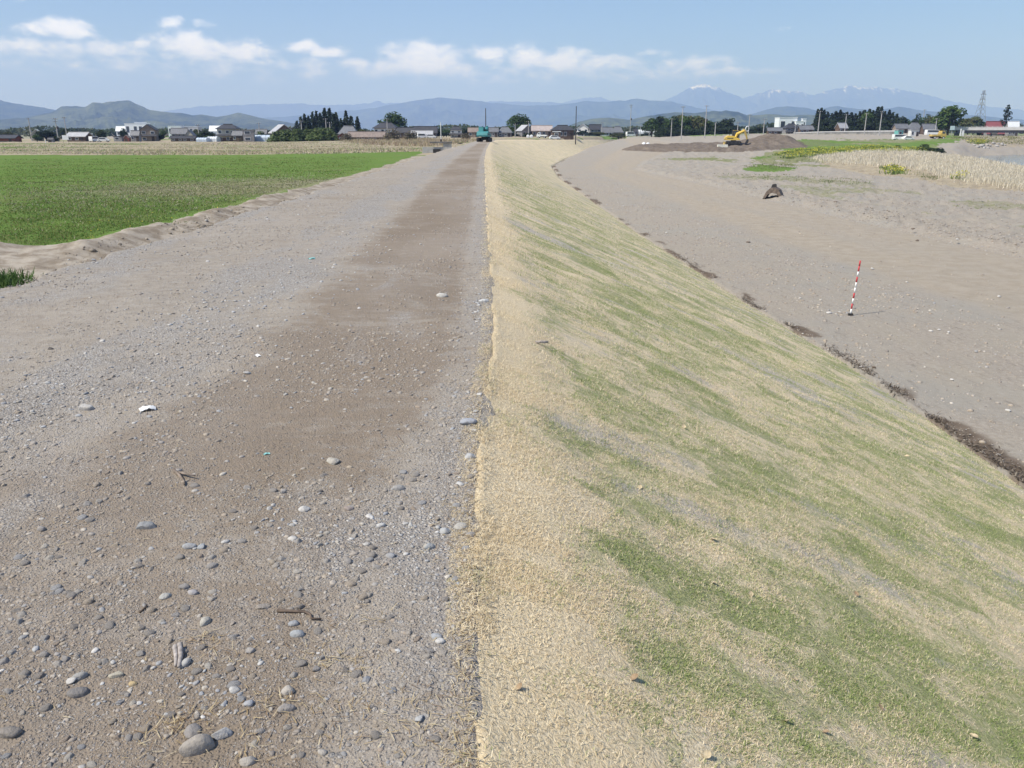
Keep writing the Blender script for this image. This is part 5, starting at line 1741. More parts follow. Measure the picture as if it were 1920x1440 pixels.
def make_cedar(seed, h=1.0, r=0.26):
    """unit-height conifer"""
    rng = np.random.default_rng(seed)
    e = empty("cedar_tree", (0, 0, 0))
    part("trunk", BARK, e, lambda bm: (tube(bm, [(0, 0, -0.02), (0.006, 0, 0.45), (0, 0.004, 0.97)], [0.024, 0.016, 0.003], 7), *[tube(bm, [(0, 0, zz), (r * 0.7 * math.cos(q), r * 0.7 * math.sin(q), zz + 0.02)], [0.006, 0.002], 4) for zz, q in zip(np.linspace(0.2, 0.7, 9), rng.uniform(0, 6.28, 9))]))
    C, Nn = [], []
    lev = 17
    side = rng.uniform(0.65, 1.25, 8)
    for k in range(lev):
        z = 0.10 + 0.88 * k / (lev - 1)
        rr = r * (1.02 - (z - 0.06) / 0.96) ** 0.72 * rng.uniform(0.75, 1.18)
        nn = int(14 + 34 * rr / r)
        az = rng.uniform(0, 2 * np.pi, nn)
        f = side[(az / (2 * np.pi) * 8).astype(int) % 8]
        rad = rr * f * np.sqrt(rng.uniform(0.12, 1, nn))
        C.append(np.stack([rad * np.cos(az), rad * np.sin(az), z - 0.10 * rad / r * 0.5 + rng.normal(0, 0.018, nn)], -1))
        Nn.append(np.stack([np.cos(az) * 0.6, np.sin(az) * 0.6, np.full(nn, 0.8)], -1))
    C = np.concatenate(C); Nn = np.concatenate(Nn)
    pal = np.array([(.020, .038, .022), (.028, .050, .026), (.038, .060, .030), (.034, .046, .024)])
    leaf_cloud("crown", C, Nn, 0.05, pal[rng.integers(0, 4, len(C))] * rng.uniform(0.8, 1.25, (len(C), 1)), rng, e, MAT_LEAFY)
    return e


def make_broad(seed, wide=0.5, base=0.18, pal=None, n=1500, lobes=11, leaf=0.046, name="broadleaf_tree"):
    """unit-height broad crown made of sprays on many lobes"""
    rng = np.random.default_rng(seed)
    e = empty(name, (0, 0, 0))
    L = []
    for k in range(lobes):
        t = rng.uniform(0, 1)
        az = k * 2.4 + rng.uniform(-0.5, 0.5)
        rad = wide * 0.62 * math.sqrt(rng.uniform(0.05, 1)) * (1 - 0.35 * t)
        L.append((rad * math.cos(az), rad * math.sin(az), base + 0.16 + (0.80 - base - 0.16) * t, wide * rng.uniform(0.34, 0.52) * (1 - 0.2 * t)))
    L.append((0, 0, 0.8, wide * 0.4))

    def wood(bm):
        tube(bm, [(0, 0, -0.03), (0.01, 0, base), (0.0, 0.01, 0.55)], [0.032, 0.024, 0.008], 8)
        for x, y, z, q in L:
            tube(bm, [(0, 0, base * 0.9), (x * 0.6, y * 0.6, (base + z) * 0.5), (x, y, z)], [0.014, 0.008, 0.002], 5)
    part("trunk", BARK, e, wood)
    C, Nn, T = [], [], []
    pal = np.array(pal if pal is not None else [(.045, .085, .025), (.06, .11, .03), (.085, .135, .04), (.05, .075, .03)])
    for x, y, z, q in L:
        m = n // len(L)
        d = rng.normal(size=(m, 3)); d /= np.linalg.norm(d, axis=1)[:, None]
        rr = q * rng.uniform(0.45, 1.08, m) ** 0.6
        P = np.array([x, y, z]) + d * rr[:, None] * np.array([1, 1, 0.82])
        P[:, 2] = np.clip(P[:, 2], base * 0.7, 1.0)
        C.append(P); Nn.append(d * 0.7 + np.array([0, 0, 0.5]))
        T.append(pal[rng.integers(0, len(pal), m)] * rng.uniform(0.75, 1.25) * rng.uniform(0.85, 1.15, (m, 1)))
    C = np.concatenate(C)
    leaf_cloud("crown", C, np.concatenate(Nn), leaf, np.concatenate(T), rng, e, MAT_LEAFY)
    return e


CEDARS = [make_cedar(500 + k, r=(0.22, 0.27, 0.3, 0.2)[k]) for k in range(4)]
_cu = [False] * 4
OLIVE = [(.10, .12, .04), (.13, .15, .05), (.085, .105, .035), (.15, .14, .06)]
LIGHT = [(.07, .13, .03), (.10, .165, .04), (.125, .18, .05), (.06, .10, .03)]
DARKG = [(.03, .05, .022), (.04, .065, .026), (.05, .075, .03), (.035, .05, .026)]
DRYB = [(.17, .14, .11), (.13, .11, .085), (.20, .17, .12), (.12, .12, .07)]
PROTO = {'light': [make_broad(600 + k, 0.52, 0.2, LIGHT) for k in range(2)], 'mid': [make_broad(610 + k, 0.5, 0.2) for k in range(3)],
         'dark': [make_broad(620 + k, 0.46, 0.15, DARKG) for k in range(2)], 'olive': [make_broad(630 + k, 0.5, 0.15, OLIVE) for k in range(2)],
         'round': [make_broad(640 + k, 0.62, 0.1, [(.04, .075, .022), (.055, .1, .028), (.08, .13, .035)], 2200, 15, 0.042) for k in range(2)],
         'shrub': [make_broad(650 + k, 0.85, -0.1, [(.11, .165, .05), (.14, .195, .065), (.17, .21, .08), (.085, .125, .045)], 1600, 12, 0.085, "shrub") for k in range(2)],
         'dryshrub': [make_broad(660 + k, 0.95, -0.12, DRYB, 1100, 12, 0.075, "shrub") for k in range(2)],
         'darkshrub': [make_broad(670 + k, 0.9, -0.12, DARKG, 1500, 12, 0.085, "shrub") for k in range(2)], 'cedar': CEDARS}
_used = {k: [False] * len(v) for k, v in PROTO.items()}
_turn = [0]


def tree(kind, px, d, py_top, label, group=None, wpx=None, cat=None, lift=0.0):
    _turn[0] += 1
    k = _turn[0] % len(PROTO[kind])
    x, y, z = place(px, d)
    h = at_d(px, py_top, d)[2] - z - lift
    src = PROTO[kind][k]
    if not _used[kind][k]:
        o = src; _used[kind][k] = True
    else:
        o = copy_tree(src)
    o.location = (x, y, z + lift - 0.05)
    o.rotation_euler = (0, 0, _turn[0] * 1.37)
    wx = 1.0
    if wpx is not None:
        nat = src.get('spread', 1.0)
        wx = wpx * mpp(d)[0] / (nat * h)
    o.scale = (h * wx, h * wx, h)
    cat = cat or ("shrub" if 'shrub' in kind else "tree")
    return tag(o, label, cat, group)


G1 = "cedars of the dark clump left of the round tree"
for px, top, d, lab in [(559, 227, 352, None), (567, 219, 350, None), (574, 214, 355, None), (581, 217, 348, None), (589, 210, 352, None), (596, 209, 356, None), (603, 212, 349, None),
                        (612, 203, 352, None), (621, 203, 357, None), (628, 214, 350, None), (633, 211, 354, None), (641, 222, 350, None)]:
    tree('cedar', px, d, top, "dark cedar in the taller main part of the clump behind the long hedge", G1, 15 if top > 205 else 19)
tree('cedar', 651, 352, 208, "tallest cedar of the small right part of the clump, beside the gap", G1, 17)
tree('cedar', 660, 356, 218, "middle cedar of the small right part of the clump", G1, 16)
tree('cedar', 672, 352, 219, "rightmost cedar of the small right part of the clump", G1, 14)
tree('round', 739, 372, 209, "big round dark green tree rising behind the hip roofed house left of the road", None, 45)
tree('round', 975, 378, 212, "round tree behind the pale roofs just right of the road's end", None, 42)
G2 = "shrubs of the long green hedge"
for i, (px, top, w) in enumerate([(520, 246, 30), (540, 243, 32), (560, 242, 32), (580, 242, 32), (598, 240, 34), (612, 240, 32), (622, 247, 26)]):
    tree('shrub', px, 285 + (i % 2) * 4, top, "rounded mid green shrub in the long hedge below the dark cedars", G2, w)
G3 = "trees of the green wood in the middle"
for i, (kind, px, top, w) in enumerate([('mid', 1222, 219, 26), ('dark', 1236, 215, 24), ('light', 1240, 217, 26), ('mid', 1256, 218, 28), ('dark', 1262, 214, 22), ('olive', 1274, 213, 26), ('light', 1282, 216, 24), ('olive', 1292, 215, 30), ('mid', 1304, 214, 26), ('olive', 1310, 216, 28), ('light', 1318, 222, 26), ('mid', 1328, 224, 26), ('dark', 1345, 226, 24), ('dark', 1358, 221, 26), ('dark', 1370, 219, 24)]):
    nm = {'mid': "mid green leafy tree in the wood between the greenhouse and the yellow excavator", 'dark': "dark green leafy tree in the wood beyond the yellow excavator", 'light': "fresh light green tree in the wood left of the yellow excavator", 'olive': "olive brown budding tree in the wood left of the yellow excavator"}[kind]
    tree(kind, px, 408 + (i % 3) * 9, top, nm, G3, w)
G4 = "dark bushes in front of the green wood"
for i, px in enumerate([1238, 1250, 1262, 1275, 1288, 1300]):
    tree('darkshrub', px, 392, 241, "dark bush along the foot of the green wood", G4, 20)
for i, px in enumerate([1320, 1342, 1356, 1366]):
    tree('darkshrub', px, 396, 238, "dark bush under the dark trees right of the green wood", G4, 20)
G5 = "cedars of the wide grove at the right"
gx_ = [(1529, 205), (1535, 203), (1541, 206), (1548, 210), (1556, 213), (1563, 209), (1571, 206), (1578, 212), (1584, 211), (1592, 211), (1600, 213), (1608, 209), (1616, 207), (1625, 205), (1632, 207), (1640, 201), (1647, 200), (1654, 209), (1662, 206), (1669, 211), (1677, 214)]
for i, (px, top) in enumerate(gx_):
    tree('cedar', px, 402 + (i % 3) * 8, top, "dark cedar in the wide grove between the white building and the broad tree", G5, 17)
for i, px in enumerate([1532, 1545, 1560, 1575, 1590, 1605, 1622, 1638, 1655, 1670]):
    tree('dark', px, 394 + (i % 2) * 4, 222, "dark underwood tree at the edge of the wide cedar grove", "underwood of the cedar grove", 22)
tree('light', 1622, 398, 207, "single light green tree standing in front of the wide cedar grove", None, 20)
G6 = "mixed trees right of the cedar grove"
for i, (kind, px, top, w) in enumerate([('dark', 1688, 216, 20), ('mid', 1698, 222, 22), ('olive', 1708, 226, 22), ('dark', 1717, 210, 18), ('mid', 1726, 218, 22), ('dark', 1735, 211, 18), ('olive', 1745, 215, 24), ('mid', 1753, 220, 20)]):
    tree(kind, px, 400 + (i % 3) * 7, top, {'dark': "dark tree between the cedar grove and the broad tree", 'mid': "green tree between the cedar grove and the broad tree", 'olive': "olive coloured tree between the cedar grove and the broad tree"}[kind], G6, w)
tree('light', 1776, 372, 195, "broad light green tree towering above the bank left of the bridge", None, 48)
tree('mid', 1765, 376, 204, "smaller green tree leaning against the left side of the broad tree", None, 30)
for i, (px, top) in enumerate([(1805, 220), (1814, 219), (1824, 216)]):
    tree('olive', px, 470, top, "low brownish tree behind the bridge, left of the pylon", "low trees behind the bridge", 22)
tree('darkshrub', 1838, 440, 229, "dark rounded bush behind the parapet of the bridge", None, 22)


def lone_pine():
    rng = np.random.default_rng(77)
    x, y, z = place(1881, 430)
    h = at_d(1881, 197, 430)[2] - z
    e = empty("pine_tree", (x, y, z), 0, "lone slim dark tree with a bare trunk behind the red roof", "tree")
    part("trunk", BARK, e, lambda bm: tube(bm, [(0, 0, -0.3), (0.2, 0, h * 0.5), (0, 0, h * 0.97)], [0.3, 0.22, 0.05], 8))
    C, Nn = [], []
    for k in range(9):
        zc = h * (0.34 + 0.64 * k / 8)
        q = (1.7, 2.4, 2.9, 2.5, 2.2, 2.3, 1.7, 1.4, 0.8)[k] * 0.85
        d = rng.normal(size=(70, 3)); d /= np.linalg.norm(d, axis=1)[:, None]
        C.append(np.array([rng.normal(0, 0.5), rng.normal(0, 0.5), zc]) + d * (q * rng.uniform(0.4, 1, (70, 1)) ** 0.5) * np.array([1, 1, 0.55]))
        Nn.append(d)
    C = np.concatenate(C)
    leaf_cloud("crown", C, np.concatenate(Nn), 0.42, np.array([(.022, .038, .022)]) * rng.uniform(0.7, 1.4, (len(C), 1)), rng, e, MAT_LEAFY)


lone_pine()
for i, (kind, px, d, top, w, lab) in enumerate([
        ('dark', 88, 330, 243, 34, "dark wide tree behind the cream gabled house at the left edge"), ('darkshrub', 104, 305, 256, 14, "dark bush beside the tall pole at the left"),
        ('dark', 191, 322, 242, 14, "narrow dark tree between the two grey roofs at the left"), ('mid', 70, 310, 252, 16, "green bush in front of the cream gabled house"),
        ('olive', 286, 320, 250, 20, "yellowish tree right of the dark gabled house"), ('dark', 300, 318, 251, 18, "dark tree right of the yellowish one"), ('dark', 385, 318, 244, 30, "dark tree left of the two storey house"),
        ('mid', 392, 306, 252, 14, "light green bush by the greenhouse at the left"), ('shrub', 490, 300, 246, 22, "green bush above the low blue greenhouse"), ('dryshrub', 652, 282, 250, 24, "brown leafless bush beside the red gabled shed"),
        ('olive', 680, 330, 241, 16, "olive bush at the end of the grey roof near the cedars"), ('dryshrub', 735, 268, 243, 34, "large brown leafless bush in front of the hip roofed house"), ('dryshrub', 770, 275, 246, 22, "smaller brown bush right of the large leafless one"),
        ('dark', 818, 345, 238, 24, "dark green trees left of the small white house"), ('dryshrub', 873, 250, 250, 16, "round dark brown bush just left of the teal excavator"), ('darkshrub', 862, 178, 267, 9, "small dark green bush on the left edge of the road near its end"),
        ('dark', 940, 350, 237, 22, "dark tree behind the grey roofs right of the teal excavator"), ('dark', 960, 345, 246, 22, "dark bush below the round tree"), ('mid', 1018, 348, 242, 26, "green bush in front of the pale long roofs"), ('darkshrub', 990, 335, 250, 20, "dark low bush left of the white truck"),
        ('dark', 1092, 470, 244, 18, "dark bush below the white gabled house"), ('olive', 1120, 462, 247, 26, "olive bush right of the tall bare pole"), ('olive', 1160, 464, 249, 30, "low brown green bush left of the white van"), ('dark', 1212, 465, 247, 24, "green bush under the long white greenhouse"), ('dark', 1105, 464, 249, 14, "dark small bush by the gate of the grey house"),
        ('dark', 1407, 390, 240, 22, "dark tree behind the round white sign"), ('dark', 1425, 400, 237, 22, "dark tree between the excavator arm and the white building"), ('dark', 1444, 395, 231, 14, "dark pointed tree left of the white building")]):
    tree(kind, px, d, top, lab, None, w)

def far_woods():
    """the low belt of woods and hedges behind the village, one mass"""
    rng = np.random.default_rng(301)
    C, T = [], []
    for px in np.arange(-60, 1960, 3.0):
        if 1500 < px < 1700:
            continue
        hh = 3.0 + 6.5 * fbm(px / 45.0, 3.0, 3, 303)
        d = 640 + 160 * fbm(px / 90.0, 8.0, 2, 305)
        x, y, z = place(px, d)
        n = 26
        P = np.stack([x + rng.normal(0, 1.6, n), y + rng.normal(0, 4, n), z + hh * rng.uniform(0, 1, n) ** 0.8], -1)
        C.append(P)
        base = np.array([(.035, .055, .025), (.06, .09, .035), (.09, .10, .045), (.05, .07, .03)])[int(4 * vnoise(px / 14.0, 1.0, 7)) % 4]
        T.append(base * rng.uniform(0.75, 1.25, (n, 1)))
    C = np.concatenate(C); T = np.concatenate(T)
    holder = bpy.data.objects.new("spare", None)
    o = leaf_cloud("far_woods", C, np.tile(np.array([0, -0.5, 0.7]), (len(C), 1)), 1.25, T, rng, holder, MAT_LEAFY)
    o.parent = None
    bpy.data.objects.remove(holder)
    tag(o, "low belt of woods and hedges far behind the village", None, None, "stuff")


far_woods()

rb = np.random.default_rng(411)
for i in range(46):
    px = rb.uniform(-5, 1190)
    if 880 < px < 908 or 500 < px < 632:
        px = rb.uniform(640, 870)
    d = rb.uniform(356, 440) if px < 1070 else rb.uniform(490, 540)
    kind = ('dark', 'olive', 'mid', 'dark', 'darkshrub')[i % 5]
    tree(kind, px, d, rb.uniform(239, 247), {'dark': "dark green garden tree among the roofs of the village", 'olive': "olive coloured garden tree among the roofs of the village", 'mid': "mid green garden tree among the roofs of the village", 'darkshrub': "dark rounded garden bush among the roofs of the village"}[kind], "garden trees among the houses", rb.uniform(11, 20))

# shrubs by the river, right
for i, (px, d, top, w, kind, lab) in enumerate([(1682, 236, 272, 16, 'shrub', "yellow green bush at the back edge of the reeds"), (1708, 238, 277, 16, 'shrub', "grey green bush right of the yellow green one behind the reeds"), (1732, 236, 270, 26, 'shrub', "large yellow green bush behind the reeds"), (1722, 232, 279, 16, 'darkshrub', "dark low bush in front of the large yellow green one"), (1762, 228, 277, 18, 'darkshrub', "dark bush at the right end of the growth behind the reeds"), (1745, 232, 277, 16, 'darkshrub', "dark bush between the large yellow green bush and the end of the growth")]):
    tree(kind, px, d, top, lab, "bushes behind the reeds", w)

# ------------------------------------------------------------------ buildings
W_WHITE = plain("white_wall", (.70, .69, .66), 0.85, 0.08, 0.6); W_CREAM = plain("cream_wall", (.46, .43, .35), 0.85, 0.1, 0.6)
W_BROWN = plain("brown_board_wall", (.12, .085, .065), 0.85, 0.25, 1.5); W_GREY = plain("grey_wall", (.24, .235, .235), 0.85, 0.12, 0.8)
W_RED = plain("red_brown_wall", (.20, .075, .055), 0.85, 0.2, 1.0); W_TAN = plain("tan_wall", (.25, .205, .165), 0.85, 0.15, 0.8)
R_DARK = plain("dark_tile_roof", (.055, .056, .064), 0.6, 0.2, 1.5, 0.4); R_GREY = plain("grey_tile_roof", (.16, .165, .18), 0.6, 0.18, 1.5, 0.4)
R_PALE = plain("pale_metal_roof", (.42, .42, .43), 0.5, 0.1, 1.0, 0.4); R_BROWN = plain("brown_sheet_roof", (.26, .21, .185), 0.7, 0.15, 1.0)
R_RED = plain("red_roof", (.30, .105, .115), 0.6, 0.12, 0.5); R_WHITE = plain("white_sheet_roof", (.78, .80, .82), 0.5, 0.05, 0.5); R_CREAM = plain("cream_roof", (.62, .60, .50), 0.7, 0.1, 1.0)
R_BLUE = plain("pale_blue_film", (.52, .60, .68), 0.35, 0.1, 0.6, 0.5); W_BLOCK = plain("bare_block_wall", (.27, .255, .25), 0.9, 0.12, 1.2)
LINTEL = plain("dark_wood_trim", (.07, .055, .045), 0.8, 0.2, 2)


def gable_roof(bm, x0, x1, y0, y1, ze, zr, th=0.22, over=0.6):
    """ridge along x"""
    ym = (y0 + y1) / 2
    s = (zr - ze) / (ym - y0)
    prof = [(y0 - over, ze - over * s), (ym, zr), (y1 + over, ze - over * s), (y1 + over, ze - over * s + th), (ym, zr + th), (y0 - over, ze - over * s + th)]
    a = [bm.verts.new((x0 - over, y, z)) for y, z in prof]; b = [bm.verts.new((x1 + over, y, z)) for y, z in prof]
    for q in ((0, 1, 4, 5), (1, 2, 3, 4)):
        bm.faces.new([a[i] for i in q]); bm.faces.new([b[i] for i in reversed(q)])
    for i in range(6):
        bm.faces.new((a[i], b[i], b[(i + 1) % 6], a[(i + 1) % 6]))


def hip_roof(bm, x0, x1, y0, y1, ze, zr, over=0.7, ridge=0.45, th=0.2):
    x0 -= over; x1 += over; y0 -= over; y1 += over
    ym = (y0 + y1) / 2; xm = (x0 + x1) / 2; hl = (x1 - x0) / 2 * ridge
    lo = [bm.verts.new(p) for p in ((x0, y0, ze - 0.15), (x1, y0, ze - 0.15), (x1, y1, ze - 0.15), (x0, y1, ze - 0.15))]
    up = [bm.verts.new(p) for p in ((x0, y0, ze - 0.15 + th), (x1, y0, ze - 0.15 + th), (x1, y1, ze - 0.15 + th), (x0, y1, ze - 0.15 + th))]
    r = [bm.verts.new((xm - hl, ym, zr)), bm.verts.new((xm + hl, ym, zr))]
    bm.faces.new(list(reversed(lo)))
    for i in range(4):
        bm.faces.new((lo[i], lo[(i + 1) % 4], up[(i + 1) % 4], up[i]))
    bm.faces.new((up[0], up[1], r[1], r[0])); bm.faces.new((up[1], up[2], r[1])); bm.faces.new((up[2], up[3], r[0], r[1])); bm.faces.new((up[3], up[0], r[0]))


def house(px0, px1, py_top, d, label, wall, roof, style='gable', storeys=1, depth=0.75, rz=0.0, name="house", cat="house", windows=3, door=True, roofshare=0.38, win=GLASS_DARK, skirt=None, base_up=0.0):
    pm = (px0 + px1) / 2
    x, y, z = place(pm, d)
    W_ = (px1 - px0) * mpp(d)[0]
    H = at_d(pm, py_top, d)[2] - z
    W2 = W_ - 1.2 if style != 'flat' else W_
    if style == 'gable_end' or style == 'gable': W2 = W_ - 1.0
    W2 = max(W2, W_ * 0.7)
    D2 = W2 * depth
    over = min(0.6, W_ * 0.06)
    e = empty(name, (x, y + D2 / 2, z), rz, label, cat)
    zr = H; ze = H * (1 - roofshare)
    x0, x1, y0, y1 = -W2 / 2, W2 / 2, -D2 / 2, D2 / 2
    if style == 'gable':
        def fw(bm):
            prof = [(y0, -0.5), (y1, -0.5), (y1, ze), (0, zr), (y0, ze)]
            a = [bm.verts.new((x0, q, w)) for q, w in prof]; b = [bm.verts.new((x1, q, w)) for q, w in prof]
            bm.faces.new(list(reversed(a))); bm.faces.new(b)
            for i in range(5):
                if i not in (2, 3):
                    bm.faces.new((a[i], a[(i + 1) % 5], b[(i + 1) % 5], b[i]))
        part("wall", wall, e, fw)
        ro = part("roof", roof, e, lambda bm: gable_roof(bm, x0, x1, y0, y1, ze + 0.01, zr + 0.01, 0.2, over))
        part("ridge_cap", roof, ro, lambda bm: box(bm, x0 - over, x1 + over, -0.18, 0.18, zr + 0.16, zr + 0.34))
    elif style == 'gable_end':
        def fw(bm):
            prof = [(x0, -0.5), (x1, -0.5), (x1, ze), (0, zr), (x0, ze)]
            a = [bm.verts.new((q, y0, w)) for q, w in prof]; b = [bm.verts.new((q, y1, w)) for q, w in prof]
            bm.faces.new(a); bm.faces.new(list(reversed(b)))
            for i in range(5):
                if i not in (2, 3):
                    bm.faces.new((a[i], b[i], b[(i + 1) % 5], a[(i + 1) % 5]))
        part("wall", wall, e, fw)

        def fr(bm):
            gable_roof(bm, y0, y1, x0, x1, ze + 0.01, zr + 0.01, 0.2, over)
            bmesh.ops.rotate(bm, verts=bm.verts[:], cent=(0, 0, 0), matrix=Matrix.Rotation(math.pi / 2, 3, 'Z'))
        ro = part("roof", roof, e, fr)
    elif style == 'hip':
        part("wall", wall, e, lambda bm: box(bm, x0, x1, y0, y1, -0.5, ze - 0.16))
        ro = part("roof", roof, e, lambda bm: hip_roof(bm, x0, x1, y0, y1, ze, zr, over))
        part("ridge_cap", roof, ro, lambda bm: box(bm, -W2 * 0.24, W2 * 0.24, -0.2, 0.2, zr - 0.05, zr + 0.2))
    else:
        part("wall", wall, e, lambda bm: box(bm, x0, x1, y0, y1, -0.5, H - 0.25))
        ro = part("roof", roof, e, lambda bm: box(bm, x0 - 0.15, x1 + 0.15, y0 - 0.15, y1 + 0.15, H - 0.247, H))
    top = ze if style != 'flat' else H
    if storeys == 2 and style != 'flat':
        zm = top * 0.5
        part("lower_eave", roof, e, lambda bm: (extrude_xprofile(bm, [(y0 - 1.0, zm - 0.35), (y0 - 0.003, zm + 0.15), (y0 - 0.003, zm + 0.32), (y0 - 1.0, zm - 0.18)], x0 - 0.6, x1 + 0.6)))
    fl = [(0.3, 0.78)] if storeys == 1 else [(0.10, 0.36), (0.62, 0.88)]
    for a, b in fl:
        for k in range(windows):
            cx = x0 + W2 * (k + 0.5 + (0.12 if k % 2 else -0.08)) / windows
            ww = W2 / windows * 0.27
            if door and a == fl[0][0] and k == windows - 1:
                part("door", LINTEL, e, lambda bm: box(bm, cx - 0.5, cx + 0.5, y0 - 0.05, y0 + 0.02, 0.0, min(2.0, top * 0.8)))
                continue
            wf = part("window", WHITE_PAINT, e, lambda bm: box(bm, cx - ww, cx + ww, y0 - 0.06, y0 + 0.02, top * a, top * b))
            part("pane", win, wf, lambda bm: box(bm, cx - ww * 0.86, cx + ww * 0.86, y0 - 0.075, y0 - 0.062, top * a + 0.1, top * b - 0.1))
    if skirt is not None:
        part("lower_wall", skirt, e, lambda bm: box(bm, x0 - 0.02, x1 + 0.02, y0 - 0.025, y0 - 0.003, -0.3, top * 0.3))
    return e


def extrude_xprofile(bm, prof, x0, x1):
    a = [bm.verts.new((x0, y, z)) for y, z in prof]; b = [bm.verts.new((x1, y, z)) for y, z in prof]
    n = len(prof)
    bm.faces.new(a); bm.faces.new(list(reversed(b)))
    for i in range(n):
        bm.faces.new((a[i], b[i], b[(i + 1) % n], a[(i + 1) % n]))


def greenhouse(px0, px1, py_top, d, label, film, rz=0.0, depth=0.3):
    pm = (px0 + px1) / 2
    x, y, z = place(pm, d)
    W_ = (px1 - px0) * mpp(d)[0]; H = at_d(pm, py_top, d)[2] - z
    e = empty("greenhouse", (x, y, z), rz, label, "greenhouse")
    D2 = max(W_ * depth, 4.0)
    prof = [(-D2 / 2, -0.3), (-D2 / 2, H * 0.6)] + [(D2 / 2 * math.cos(a), H * 0.6 + H * 0.4 * math.sin(a)) for a in np.linspace(math.pi, 0, 9)][1:-1] + [(D2 / 2, H * 0.6), (D2 / 2, -0.3)]
    part("film_cover", film, e, lambda bm: extrude_xprofile(bm, prof, -W_ / 2, W_ / 2))
    n = max(4, int(W_ / 2.2))
    pr2 = [(q * 1.01, w + 0.03 if w > 0 else w) for q, w in prof]
    part("hoop_frame", SILVER, e, lambda bm: [tube(bm, [(-W_ / 2 + W_ * k / n, q, w) for q, w in pr2], 0.05, 5) for k in range(n + 1)])
    part("end_door", GLASS_DARK, e, lambda bm: box(bm, -W_ / 2 - 0.05, -W_ / 2 + 0.01, -0.6, 0.6, 0, H * 0.6))


# left edge to the road
house(-20, 31, 254, 292, "low red brown shed with a dark roof at the left edge of the village", W_RED, R_DARK, 'gable', 1, 0.5, name="shed", cat="shed", windows=2, skirt=W_TAN)
house(57, 79, 243, 330, "cream coloured gabled house standing among trees near the left edge", W_CREAM, R_CREAM, 'gable_end', 1, 0.8, 0.3, windows=2)
house(124, 166, 249, 300, "brown house with a light grey roof right of the tall pole at the left", W_BROWN, R_PALE, 'gable', 1, 0.6, -0.12, windows=3)
house(214, 229, 255, 298, "small dark garage right of the parked white cars", W_GREY, R_DARK, 'flat', 1, 0.8, name="garage", cat="garage", windows=1, door=False)
house(231, 244, 254, 296, "narrow dark red shed beside the grey walled house", W_RED, R_BROWN, 'gable_end', 1, 1.0, name="shed", cat="shed", windows=1, door=True)
house(244, 264, 246, 300, "grey house between the dark red shed and the dark gabled house", W_GREY, R_GREY, 'gable', 1, 0.7, windows=2)
house(262, 293, 234, 312, "dark house with a broad gable facing the field in front of the white factory", W_TAN, R_DARK, 'gable_end', 2, 0.9, 0.15, windows=2, roofshare=0.3)
house(236, 282, 231, 640, "large white factory with a stepped roof far behind the left houses", R_WHITE, R_WHITE, 'flat', 1, 0.6, 0.1, name="factory", cat="factory", windows=4, door=False)
house(218, 238, 237, 640, "low white annex at the left end of the large white factory", R_WHITE, R_WHITE, 'gable', 1, 0.6, 0.1, name="factory", cat="factory", windows=2, door=False)
house(255, 277, 229, 652, "raised white block on top of the middle of the far factory", R_WHITE, R_WHITE, 'flat', 1, 0.6, 0.1, name="factory", cat="factory", windows=1, door=False)
house(320, 352, 241, 318, "grey roofed house behind the dark carport", W_GREY, R_GREY, 'gable', 2, 0.6, 0.1, windows=3)
house(346, 366, 245, 306, "pale house with a small gable to the field right of the grey roofed one", W_CREAM, R_GREY, 'gable_end', 1, 0.9, windows=1, roofshare=0.45)
house(318, 367, 256, 300, "long dark carport with a low roof in front of the grey roofed house", W_BROWN, R_DARK, 'gable', 1, 0.3, name="carport", cat="carport", windows=4, door=False, roofshare=0.3)
house(317, 342, 236, 620, "low white hall far behind the grey roofed house", R_WHITE, R_WHITE, 'flat', 1, 0.5, name="warehouse", cat="warehouse", windows=3, door=False)
house(343, 374, 237, 630, "long low pale warehouse right of the low white hall", R_PALE, R_WHITE, 'flat', 1, 0.5, name="warehouse", cat="warehouse", windows=3, door=False)
house(393, 416, 236, 560, "white warehouse just left of the two storey house's roof", R_WHITE, R_WHITE, 'gable', 1, 0.5, name="warehouse", cat="warehouse", windows=2, door=False)
greenhouse(372, 391, 258, 292, "pale blue film greenhouse left of the two storey house", R_BLUE)
greenhouse(392, 410, 256, 296, "low white film tunnel touching the two storey house", R_WHITE)
house(405, 446, 233, 300, "two storey house with a dark pyramid roof and a lower eave facing the field", W_CREAM, R_DARK, 'hip', 2, 0.85, 0.08, windows=3, roofshare=0.26, skirt=W_BROWN)
house(434, 457, 246, 296, "dark lean barn between the two storey house and the bare block building", W_BROWN, R_GREY, 'gable', 1, 0.7, windows=2, name="barn", cat="barn")
house(455, 475, 243, 288, "bare grey block building with two small dark windows one above the other", W_BLOCK, W_BLOCK, 'flat', 2, 0.9, 0.2, name="block_house", cat="building", windows=1, door=False)
greenhouse(477, 509, 253, 294, "long pale blue greenhouse right of the bare block building", R_BLUE)
house(504, 546, 234, 345, "house with a pale gabled roof above the left end of the hedge", W_BROWN, R_PALE, 'gable_end', 1, 0.9, 0.55, windows=2, roofshare=0.5)
house(478, 502, 243, 350, "grey roofed house half hidden above the blue greenhouse", W_TAN, R_GREY, 'gable', 1, 0.7, windows=2)
house(633, 672, 236, 338, "low grey hip roofed house under the right part of the cedars", W_GREY, R_GREY, 'hip', 1, 0.7, windows=3, roofshare=0.6)
house(629, 652, 250, 284, "small red brown shed with its gable to the field at the hedge's right end", W_RED, R_BROWN, 'gable_end', 1, 1.2, 0.2, name="shed", cat="shed", windows=1, door=False)
house(652, 722, 248, 296, "long low shed with a faded brown roof left of the brown bush", W_BROWN, R_BROWN, 'gable', 1, 0.25, name="shed", cat="shed", windows=6, roofshare=0.5)
